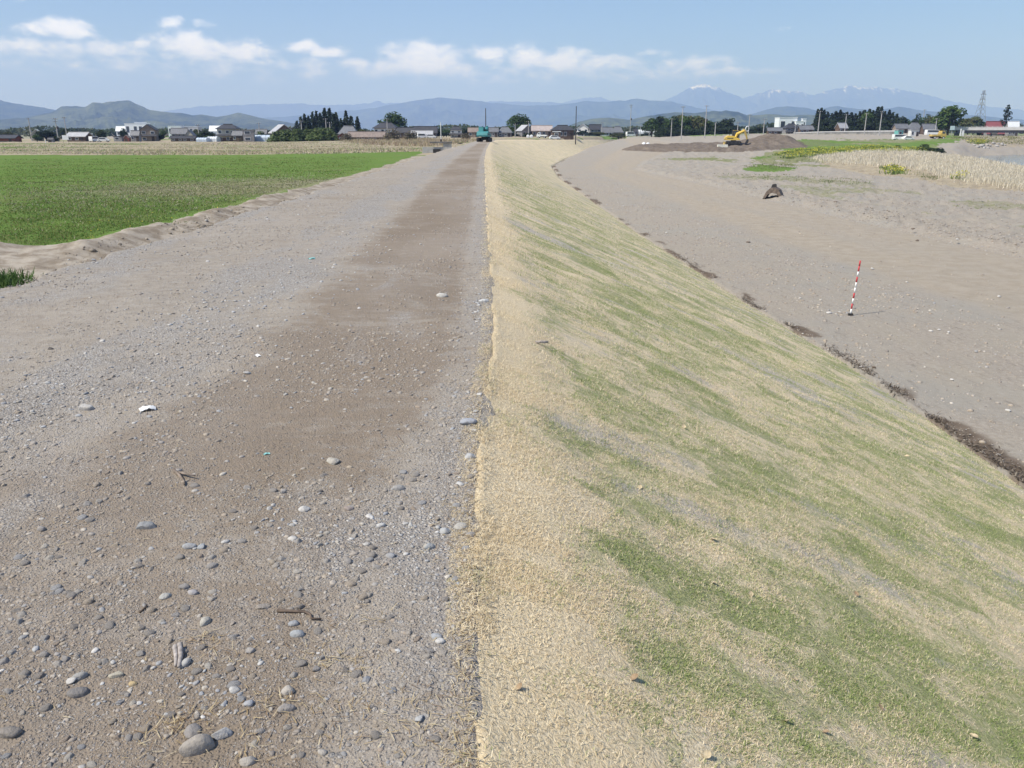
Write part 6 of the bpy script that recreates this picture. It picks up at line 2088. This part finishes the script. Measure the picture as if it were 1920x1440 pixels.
house(700, 746, 230, 340, "two storey farmhouse with a dark hip roof in front of the big round tree", W_WHITE, R_DARK, 'hip', 2, 0.7, -0.08, windows=4, roofshare=0.34, skirt=W_BROWN)
house(742, 776, 240, 338, "dark roofed wing right of the farmhouse with the hip roof", W_BROWN, R_DARK, 'gable', 1, 0.5, windows=3)
house(776, 820, 238, 330, "long dark tiled house left of the dark green trees", W_GREY, R_DARK, 'gable', 1, 0.45, 0.06, windows=4, roofshare=0.45)
house(770, 812, 246, 318, "pale low barn in front of the long dark tiled house", W_WHITE, R_PALE, 'gable', 1, 0.4, name="barn", cat="barn", windows=4)
house(842, 868, 237, 322, "small white house with a dark roof left of the teal excavator", W_WHITE, R_DARK, 'hip', 2, 0.8, windows=2, roofshare=0.3, skirt=W_GREY)
# right of the road
house(876, 900, 240, 345, "low house with a brown roof behind the teal excavator", W_TAN, R_BROWN, 'gable', 1, 0.6, windows=2)
house(912, 936, 240, 338, "grey tiled house just right of the teal excavator", W_GREY, R_GREY, 'gable', 1, 0.7, windows=3)
house(932, 962, 238, 340, "larger grey tiled house left of the round tree", W_GREY, R_GREY, 'hip', 1, 0.7, windows=3, roofshare=0.55)
house(970, 998, 235, 346, "house with a pale roof under the round tree", W_GREY, R_PALE, 'gable_end', 1, 0.9, 0.5, windows=2, roofshare=0.45)
house(996, 1036, 236, 342, "long house with a pale reddish roof right of the round tree", W_TAN, plain("pale_red_roof", (.42, .36, .34), 0.6, 0.12, 1), 'gable', 1, 0.5, windows=4)
house(1032, 1078, 235, 318, "big dark roofed barn with brown walls beside the tall bare pole", W_BROWN, R_DARK, 'hip', 1, 0.6, 0.05, name="barn", cat="barn", windows=4, roofshare=0.36)
house(1037, 1051, 246, 308, "white awning shelter in front of the big dark roofed barn", W_BROWN, R_WHITE, 'flat', 1, 0.7, name="shelter", cat="shelter", windows=1, door=False)
house(1082, 1106, 233, 480, "white house with its gable to the bank right of the tall bare pole", W_WHITE, R_PALE, 'gable_end', 2, 0.9, -0.2, windows=2, roofshare=0.35)
house(1104, 1128, 234, 476, "grey house with dark upper roof right of the white gabled house", W_GREY, R_DARK, 'gable', 2, 0.6, 0.1, windows=2)
house(1126, 1150, 239, 470, "low house with a long grey roof and a white wall panel", W_WHITE, R_GREY, 'gable', 1, 0.5, windows=3, roofshare=0.5)
house(1146, 1170, 237, 478, "dark roofed house at the right end of the middle row", W_TAN, R_GREY, 'hip', 1, 0.7, windows=2, roofshare=0.5)
greenhouse(1196, 1232, 243, 470, "long white greenhouse in front of the green wood", R_WHITE)
house(1186, 1197, 242, 468, "small dark shed at the left end of the long white greenhouse", W_BROWN, R_DARK, 'gable', 1, 0.8, name="shed", cat="shed", windows=1, door=False)
# far right
house(1458, 1492, 220, 470, "tall white factory block standing above the dark houses at the right", R_WHITE, R_WHITE, 'flat', 1, 0.7, 0.05, name="factory", cat="factory", windows=2, door=False)
house(1490, 1505, 227, 468, "lower white part joined to the right of the tall white factory block", R_WHITE, R_WHITE, 'flat', 1, 0.7, 0.05, name="factory", cat="factory", windows=2, door=False)
house(1502, 1509, 222, 472, "white stair tower at the right end of the factory", R_WHITE, R_WHITE, 'flat', 1, 1.0, 0.05, name="tower", cat="tower", windows=1, door=False)
house(1470, 1500, 232, 400, "dark tiled house in front of the white factory", W_GREY, R_DARK, 'hip', 2, 0.7, 0.1, windows=2, roofshare=0.4)
house(1438, 1468, 240, 385, "low dark shed with a pale strip of roof left of the dark tiled house", W_BROWN, R_GREY, 'gable', 1, 0.4, name="shed", cat="shed", windows=3)
house(1498, 1526, 236, 392, "brown walled house right of the dark tiled house", W_BROWN, R_GREY, 'gable', 1, 0.6, windows=3)
house(1567, 1590, 231, 386, "house with a pale blue roof corner among the dark cedars", W_BROWN, R_PALE, 'gable', 1, 0.6, 0.4, windows=2)
house(1676, 1704, 233, 352, "house with a pale grey roof right of the cedar grove", W_TAN, R_GREY, 'gable', 1, 0.6, 0.1, windows=3)
house(1702, 1730, 230, 372, "grey blue roofed house in the middle of the right hand row", W_GREY, R_GREY, 'hip', 1, 0.7, windows=2, roofshare=0.55)
house(1728, 1756, 233, 368, "long grey house left of the broad tree", W_BROWN, R_GREY, 'gable', 1, 0.5, windows=3)
house(1848, 1890, 228, 430, "long low building with a red roof behind the bridge", W_GREY, R_RED, 'gable', 1, 0.3, name="hall", cat="hall", windows=5, roofshare=0.62)
house(1887, 1910, 228, 425, "small hall with a white blue roof right of the red roof", W_GREY, R_WHITE, 'gable', 1, 0.5, name="hall", cat="hall", windows=3, roofshare=0.5)


# ------------------------------------------------------------------ the wall and bridge at the right
def retaining_wall():
    pts = [(1488, 352, 1.0), (1540, 346, 1.35), (1600, 342, 1.6), (1690, 336, 2.0)]
    P = []
    for px, d, h in pts:
        x, y, z = place(px, d); P.append((x, y, z, h))
    e = empty("retaining_wall", (P[0][0], P[0][1], P[0][2]), 0, "long low concrete wall running along the gravel bank under the cedar grove", "wall")
    ox, oy, oz = P[0][:3]

    def strip(bm, z0f, z1f, y0, y1):
        rows = []
        for x, y, z, h in P:
            rows.append([bm.verts.new((x - ox, y - oy + y0, z - oz + z0f(h))), bm.verts.new((x - ox, y - oy + y1, z - oz + z0f(h))), bm.verts.new((x - ox, y - oy + y1, z - oz + z1f(h))), bm.verts.new((x - ox, y - oy + y0, z - oz + z1f(h)))])
        for a, b in zip(rows[:-1], rows[1:]):
            for i in range(4):
                bm.faces.new((a[i], b[i], b[(i + 1) % 4], a[(i + 1) % 4]))
        bm.faces.new(rows[0]); bm.faces.new(list(reversed(rows[-1])))
    part("wall_face", plain("weathered_concrete", (.30, .29, .27), 0.9, 0.25, 0.8), e, lambda bm: strip(bm, lambda h: -0.5, lambda h: h * 0.72, 0, 0.4))
    part("coping", plain("pale_coping", (.58, .57, .55), 0.85, 0.08, 0.8), e, lambda bm: strip(bm, lambda h: h * 0.72 + 0.003, lambda h: h, -0.12, 0.5))


retaining_wall()


def bridge():
    d = 372.0
    a = at_d(1785, 242, d); b = at_d(2150, 241, d - 30)
    e = empty("bridge", (a[0], a[1], a[2]), 0, "low concrete road bridge crossing the river at the right edge", "bridge")
    L = b[0] - a[0]
    v = mpp(d)[1]
    dirn = Vector((b[0] - a[0], b[1] - a[1], 0)); ang = math.atan2(dirn.y, dirn.x); e.rotation_euler = (0, 0, ang); L = dirn.length

    def deck(bm):
        box(bm, 0, L, 0.0, 7.5, -0.35, 0.25)
        for k in range(4):
            box(bm, 2, L, 0.5 + k * 1.9, 1.0 + k * 1.9, -1.55, -0.353)
    part("deck", plain("bridge_concrete", (.14, .14, .155), 0.85, 0.12, 0.5), e, deck)
    pa = part("parapet", plain("bridge_parapet", (.50, .50, .50), 0.8, 0.08, 0.6), e, lambda bm: (box(bm, -5, L, -0.32, -0.003, -0.5, 0.78), box(bm, -5, L, 7.503, 7.8, -0.5, 0.78)))
    part("handrail", plain("pale_rail", (.62, .63, .62), 0.5, 0.06, 1), pa, lambda bm: (tube(bm, [(-5, -0.15, 1.12), (L, -0.15, 1.12)], 0.05, 6), *[box(bm, x - 0.06, x + 0.06, -0.21, -0.09, 0.783, 1.1) for x in np.arange(-4.5, L, 2.0)]))
    for k, px in enumerate((1797, 1872, 1962, 2060)):
        xx = L * (px - 1785) / (2150 - 1785)
        part("pier", CONCRETE_DARK if k else plain("abutment", (.11, .11, .10), 0.9, 0.2, 1), e, lambda bm: (box(bm, xx - 0.9, xx + 0.9, 0.4, 7.0, -6.5, -1.9, 0.2), box(bm, xx - 1.2, xx + 1.2, 0.1, 7.3, -1.897, -1.553)))
    part("approach_slab", plain("approach_concrete", (.40, .40, .38), 0.9, 0.1, 1), e, lambda bm: box(bm, -12, -5.003, -0.3, 7.8, -1.2, 0.3))


bridge()


def revetment():
    rng = np.random.default_rng(91)
    cols = [(1826, 277), (1832, 279), (1838, 278), (1845, 280), (1850, 276), (1856, 277), (1861, 273), (1866, 274), (1872, 272), (1878, 275), (1884, 274), (1843, 276), (1852, 280), (1869, 277)]
    for i, (px, py) in enumerate(cols):
        q = ground_at_px(px, py)[0]
        if np.isnan(q[1]):
            continue
        v, f = stone_shape(2, 1500 + i, 0.9, 0.2, 0.75)
        s = rng.uniform(0.45, 0.9)
        me = np_mesh("boulder", v * s, f, False, {'tint': np.tile(np.array([*(np.array([.42, .40, .38]) * rng.uniform(0.7, 1.1)), 1]), (len(v), 1))})
        o = link("boulder", me, None, MAT_STONE)
        o.location = (q[0], q[1], q[2] + s * 0.2)
        tag(o, "pale boulder in the row along the far edge of the river", "boulder", "boulders along the river's far edge")


revetment()


# ------------------------------------------------------------------ poles and pylon
POLE_CONC = plain("pole_concrete", (.40, .39, .38), 0.85, 0.1, 2); POLE_DARK = plain("dark_pole", (.06, .055, .055), 0.8, 0.15, 2)


def utility_pole(px, top, d, label, dark=False, arms=1, trafo=False, lamp=False, r=0.17, sign=None):
    x, y, z = place(px, d)
    h = at_d(px, top, d)[2] - z
    e = empty("utility_pole", (x, y, z), (px * 0.37) % 0.6 - 0.3, label, "utility pole", "poles along the village")
    m = POLE_DARK if dark else POLE_CONC
    part("shaft", m, e, lambda bm: tube(bm, [(0, 0, -0.5), (0, 0, h)], [r * 1.25, r * 0.8], 10))
    for k in range(arms):
        za = h - 0.35 - k * 0.9
        ar = part("crossarm", STEEL_DARK if dark else POLE_DARK, e, lambda bm: box(bm, -0.95 + 0.2 * k, 0.95 - 0.2 * k, -r - 0.12, -r - 0.003, za - 0.06, za + 0.06))
        part("insulator", WHITE_PAINT, ar, lambda bm: [tube(bm, [(q, -r - 0.06, za + 0.061), (q, -r - 0.06, za + 0.26)], 0.06, 6) for q in (-0.75 + 0.2 * k, 0.0, 0.75 - 0.2 * k)])
    if trafo:
        part("transformer", POLE_DARK, e, lambda bm: tube(bm, [(0.42, -0.1, h * 0.52), (0.42, -0.1, h * 0.52 + 1.0)], [0.33, 0.33], 12))
    if lamp:
        part("lamp_head", SILVER, e, lambda bm: tube(bm, [(0, -0.1, h - 0.2), (0, -1.0, h + 0.1), (0, -1.5, h)], [0.05, 0.06, 0.14], 7))
    if sign:
        part("sign_disc", WHITE_PAINT, e, lambda bm: tube(bm, [(0, -r - 0.05, h - 0.5), (0, -r - 0.1, h - 0.5)], [0.6, 0.6], 18))
    return e


for q in [(110, 221, 305, "tall pole with a transformer at the left, in front of the wooded hill", False, 2, True), (60, 221, 330, "thin pole left of the tall transformer pole at the far left"), (127, 219, 318, "thin pole just right of the transformer pole at the left"),
          (374, 233, 340, "thin pole right of the grey roofed houses on the left"), (613, 222, 312, "pale pole in front of the tallest cedars"), (620, 229, 308, "shorter pale pole right beside the one before the cedars"),
          (727, 222, 322, "thin pole before the big round tree"), (488, 230, 330, "thin pole above the long blue greenhouse"), (567, 226, 330, "pale pole at the left foot of the cedar clump"),
          (911, 203, 300, "tall dark bare pole above the teal excavator", True, 0), (1079, 199, 300, "tall dark bare pole beside the big dark roofed barn", True, 0), (1181, 196, 462, "pole with a wide crossarm and a transformer standing by the white van", False, 2, True),
          (1128, 229, 462, "short pale pole in front of the grey roofed houses in the middle"), (966, 232, 332, "short pole in front of the round tree's left edge"), (991, 227, 335, "short pole in front of the round tree's right edge"),
          (1200, 236, 458, "short pole at the left end of the white greenhouse"), (1217, 231, 455, "short pale pole in front of the white greenhouse"), (1228, 222, 440, "thin pole at the left end of the green wood"), (1258, 222, 370, "pale pole inside the left half of the green wood"),
          (1277, 199, 345, "tall pale pole with crossarm in the middle of the green wood"), (1321, 197, 342, "tall pale pole at the right end of the green wood", False, 1, True), (1340, 230, 350, "lamp pole with a pale head right of the green wood", False, 0, False, True), (1382, 229, 345, "short pale pole above the yellow excavator"),
          (1403, 214, 360, "thin pole behind the round white sign"), (1431, 222, 372, "thin pole left of the white factory"), (1490, 234, 345, "short pole in front of the white factory"), (1533, 208, 338, "pale pole at the left end of the wide cedar grove"),
          (1583, 214, 350, "thin pole in front of the middle of the wide cedar grove"), (1620, 212, 334, "pale pole in front of the light green tree in the grove"), (1648, 208, 330, "pale slightly taller pole at the right part of the cedar grove"), (1752, 222, 345, "pale pole left of the broad tree"), (1727, 205, 420, "far pole with a crossarm rising above the trees left of the broad tree")]:
    utility_pole(*q)


def pylon():
    x, y, z = place(1832, 900)
    h = at_d(1834, 169, 900)[2] - z
    e = empty("pylon", (x, y, z), 0.35, "steel lattice pylon standing far behind the bridge", "pylon")
    lev = np.linspace(0, 1, 9)
    wd = lambda t: 5.4 * (1 - t) ** 1.25 + 0.75

    def legs(bm):
        for sx, sy in ((-1, -1), (1, -1), (1, 1), (-1, 1)):
            tube(bm, [(sx * wd(t), sy * wd(t), h * t) for t in lev], 0.22, 4)

    def braces(bm):
        for i in range(8):
            t0, t1 = lev[i], lev[i + 1]
            for a, b in (((-1, -1), (1, -1)), ((1, -1), (1, 1)), ((1, 1), (-1, 1)), ((-1, 1), (-1, -1))):
                tube(bm, [(a[0] * wd(t0), a[1] * wd(t0), h * t0), (b[0] * wd(t1), b[1] * wd(t1), h * t1)], 0.1, 4)
                tube(bm, [(b[0] * wd(t0), b[1] * wd(t0), h * t0), (a[0] * wd(t1), a[1] * wd(t1), h * t1)], 0.1, 4)
    st = plain("galvanised_steel", (.22, .23, .24), 0.6, 0.1, 0.3)
    part("leg_frame", st, e, legs); part("bracing", st, e, braces)
    for k, t in enumerate((0.66, 0.78, 0.9)):
        part("crossarm", st, e, lambda bm: (tube(bm, [(-4.2, 0, h * t), (4.2, 0, h * t)], 0.16, 4), tube(bm, [(-4.2, 0, h * t), (0, 0, h * t + 1.6)], 0.1, 4), tube(bm, [(4.2, 0, h * t), (0, 0, h * t + 1.6)], 0.1, 4)))


pylon()


# ------------------------------------------------------------------ vehicles
def vehicle(px, d, label, kind='car', paint=WHITE_PAINT, rz=0.0, py=None, cat=None, scale=1.0, name=None):
    """side on, nose to the right before turning"""
    x, y, z = place(px, d)
    name = name or {'car': 'parked_car', 'van': 'parked_van', 'kei_truck': 'parked_truck', 'bus': 'parked_van', 'truck': 'parked_truck'}[kind]
    e = empty(name, (x, y, z), rz, label, cat or {'car': 'car', 'van': 'van', 'kei_truck': 'truck', 'bus': 'van', 'truck': 'truck'}[kind])
    e.scale = (scale,) * 3
    if kind == 'car':
        L, Wd = 3.9, 1.6
        prof = [(-1.9, 0.3), (1.9, 0.3), (1.95, 0.75), (1.25, 0.92), (0.62, 1.42), (-1.1, 1.5), (-1.75, 1.0), (-1.95, 0.75)]
        win = [(1.02, 0.95), (0.56, 1.36), (-1.05, 1.42), (-1.5, 0.98)]
        ax = (-1.2, 1.2)
    elif kind == 'van':
        prof = [(-1.65, 0.3), (1.65, 0.3), (1.7, 0.8), (1.45, 1.1), (1.0, 1.82), (-1.6, 1.86), (-1.7, 0.9)]
        win = [(1.25, 1.1), (0.92, 1.7), (-1.45, 1.72), (-1.5, 1.1)]
        ax = (-1.05, 1.1); Wd = 1.48
    elif kind == 'bus':
        prof = [(-2.4, 0.35), (2.35, 0.35), (2.4, 0.85), (2.15, 1.15), (1.6, 1.95), (-2.35, 2.02), (-2.45, 0.95)]
        win = [(1.85, 1.2), (1.5, 1.82), (-2.15, 1.86), (-2.2, 1.2)]
        ax = (-1.45, 1.5); Wd = 1.8
    else:
        prof = [(0.45, 0.4), (1.62, 0.4), (1.66, 0.95), (1.38, 1.25), (1.15, 1.78), (0.5, 1.8)]
        win = [(1.28, 1.2), (1.08, 1.66), (0.62, 1.68), (0.62, 1.2)]
        ax = (-0.95, 1.05); Wd = 1.42
    hw = (1.6 if kind == 'car' else Wd) / 2
    body = part("body" if kind in ('car', 'van', 'bus') else "cab", paint, e, lambda bm: extrude_profile(bm, prof, -hw, hw, bev=0.06))
    for sgn in (-1, 1):
        part("side_window", GLASS_DARK, body, lambda bm: extrude_profile(bm, win, sgn * (hw + 0.002), sgn * (hw + 0.014)))
        part("headlight", SILVER, body, lambda bm: box(bm, prof[2][0] - 0.12, prof[2][0] + 0.02, sgn * hw * 0.55 - 0.16, sgn * hw * 0.55 + 0.16, 0.62, 0.78))
    if kind in ('kei_truck', 'truck'):
        part("cargo_bed", paint if kind == 'kei_truck' else YELLOW_DULL, e, lambda bm: (box(bm, -1.65, 0.4, -hw, hw, 0.62, 0.7), box(bm, -1.65, 0.4, -hw, -hw + 0.05, 0.703, 1.02), box(bm, -1.65, 0.4, hw - 0.05, hw, 0.703, 1.02), box(bm, -1.65, -1.6, -hw + 0.053, hw - 0.053, 0.703, 1.02), box(bm, 0.35, 0.4, -hw + 0.053, hw - 0.053, 0.703, 1.3)))
        part("chassis", STEEL_DARK, e, lambda bm: box(bm, -1.6, 1.5, -0.4, 0.4, 0.36, 0.617))
    for axx in ax:
        for sgn in (-1, 1):
            wl = part("wheel", RUBBER, e, lambda bm: tube(bm, [(axx, sgn * (hw - 0.18), 0.3), (axx, sgn * (hw + 0.01), 0.3)], [0.3, 0.3], 14))
            part("rim", SILVER, wl, lambda bm: tube(bm, [(axx, sgn * (hw + 0.011), 0.3), (axx, sgn * (hw + 0.022), 0.3)], [0.18, 0.17], 12))
    return e


vehicle(177, 292, "white van parked left of the dark garage at the left", 'van', rz=1.3)
vehicle(195, 288, "white car parked in front of the houses left of the dark garage", 'car', rz=0.2)
vehicle(791, 312, "white van parked in front of the long dark tiled house", 'van', rz=0.3)
vehicle(808, 314, "white car parked right of the van before the long dark tiled house", 'car', rz=0.1)
vehicle(1016, 300, "white small truck with an open bed left of the dark roofed barn", 'kei_truck', rz=2.9, scale=1.1)
vehicle(1040, 298, "white car parked in front of the dark roofed barn's awning", 'car', rz=0.1)
vehicle(1182, 462, "white small van at the right end of the turfed bank", 'van', rz=0.25, scale=1.5)
vehicle(1686, 299, "white minibus on the green flat, the left and longer of two vehicles", 'bus', rz=0.06, scale=1.0)
vehicle(1702, 297.5, "white estate car close behind the minibus on the green flat", 'car', rz=0.06, scale=1.0)
vehicle(1757, 304, "dusty yellow truck with its tipper raised on the ramp below the broad tree", 'truck', YELLOW_DULL, rz=0.05, scale=1.6)
vehicle(1748, 342, "white box truck passing on the road above the ramp", 'bus', rz=0.0, scale=1.2)
for k, (px, lab) in enumerate(((990, "left of two white round bales by the end of the turf"), (996.5, "right of two white round bales by the end of the turf"))):
    x, y, z = place(px, 300)
    o = part("bale", WHITE_CLOTH, None, lambda bm: (tube(bm, [(0, -0.5, 0.6), (0, -0.45, 0.6), (0, 0.45, 0.6), (0, 0.5, 0.6)], [0.5, 0.6, 0.6, 0.5], 18)), True)
    o.location = (x, y, z)
    tag(o, lab, "bale", "white bales")
# round mirror sign, board, site office, fence posts
x, y, z = place(1400, 340)
e = empty("road_sign", (x, y, z), 0.3, "white ring shaped sign board behind the boom of the yellow excavator", "sign")
part("post", POLE_CONC, e, lambda bm: tube(bm, [(0, 0, -0.3), (0, 0, 2.0)], 0.06, 8))


def ring(bm):
    pts = [(0.75 * math.cos(a), 0, 2.9 + 0.95 * math.sin(a)) for a in np.linspace(0, 2 * math.pi, 25)]
    tube(bm, pts, 0.17, 8, False)


part("ring_board", WHITE_PAINT, e, ring, True)
x, y, z = place(124, 268)
e = empty("sign_board", (x, y, z), 0.1, "white square board on two posts standing in the brown grass at the left", "sign")
part("board", WHITE_PAINT, e, lambda bm: box(bm, -0.95, 0.95, -0.03, 0.03, 0.9, 2.3, 0.01))
for sx in (-0.8, 0.8):
    part("post", POLE_DARK, e, lambda bm: tube(bm, [(sx, 0.065, -0.3), (sx, 0.065, 2.2)], 0.035, 6))
x, y, z = place(86, 262)
o = part("marker_post", WHITE_PAINT, None, lambda bm: tube(bm, [(0, 0, -0.3), (0, 0, 1.0), (0, 0, 1.05)], [0.12, 0.12, 0.08], 8)); o.location = (x, y, z)
tag(o, "short white marker post in the brown grass below the board", "post")
x, y, z = place(86, 282)
house(88, 102, 259, 282, "dark low hut at the left in the brown grass", W_GREY, R_DARK, 'gable', 1, 0.6, name="hut", cat="hut", windows=1)
house(1680, 1692, 243, 312, "teal site cabin standing behind the white minibus", plain("teal_panel", (.16, .42, .38), 0.6, 0.1, 1), R_PALE, 'flat', 1, 0.8, 0.3, name="site_cabin", cat="cabin", windows=1, door=False)
house(1706, 1722, 243, 322, "pale site shed right of the teal cabin", W_WHITE, R_PALE, 'flat', 1, 0.6, 0.1, name="site_cabin", cat="cabin", windows=2)
x, y, z = place(1783, 330)
e = empty("road_sign", (x, y, z), 0, "pale blue road sign beside the near end of the bridge", "sign")
part("post", POLE_CONC, e, lambda bm: tube(bm, [(0, 0, -0.3), (0, 0, 3.6)], 0.07, 8))
part("sign_face", plain("pale_sign", (.55, .66, .68), 0.5, 0.06, 2), e, lambda bm: box(bm, -0.9, 0.9, -0.12, -0.075, 2.7, 4.2, 0.02))
x, y, z = place(1800, 338)
e = empty("bridge_lamp", (x, y, z + 1.4), 0, "pale bridge post with a forked top at the start of the parapet", "post")
part("post", WHITE_PAINT, e, lambda bm: (box(bm, -0.18, 0.18, -0.18, 0.18, -1.5, 1.8), box(bm, 0.6, 1.3, -0.15, 0.15, -1.5, 1.2)))
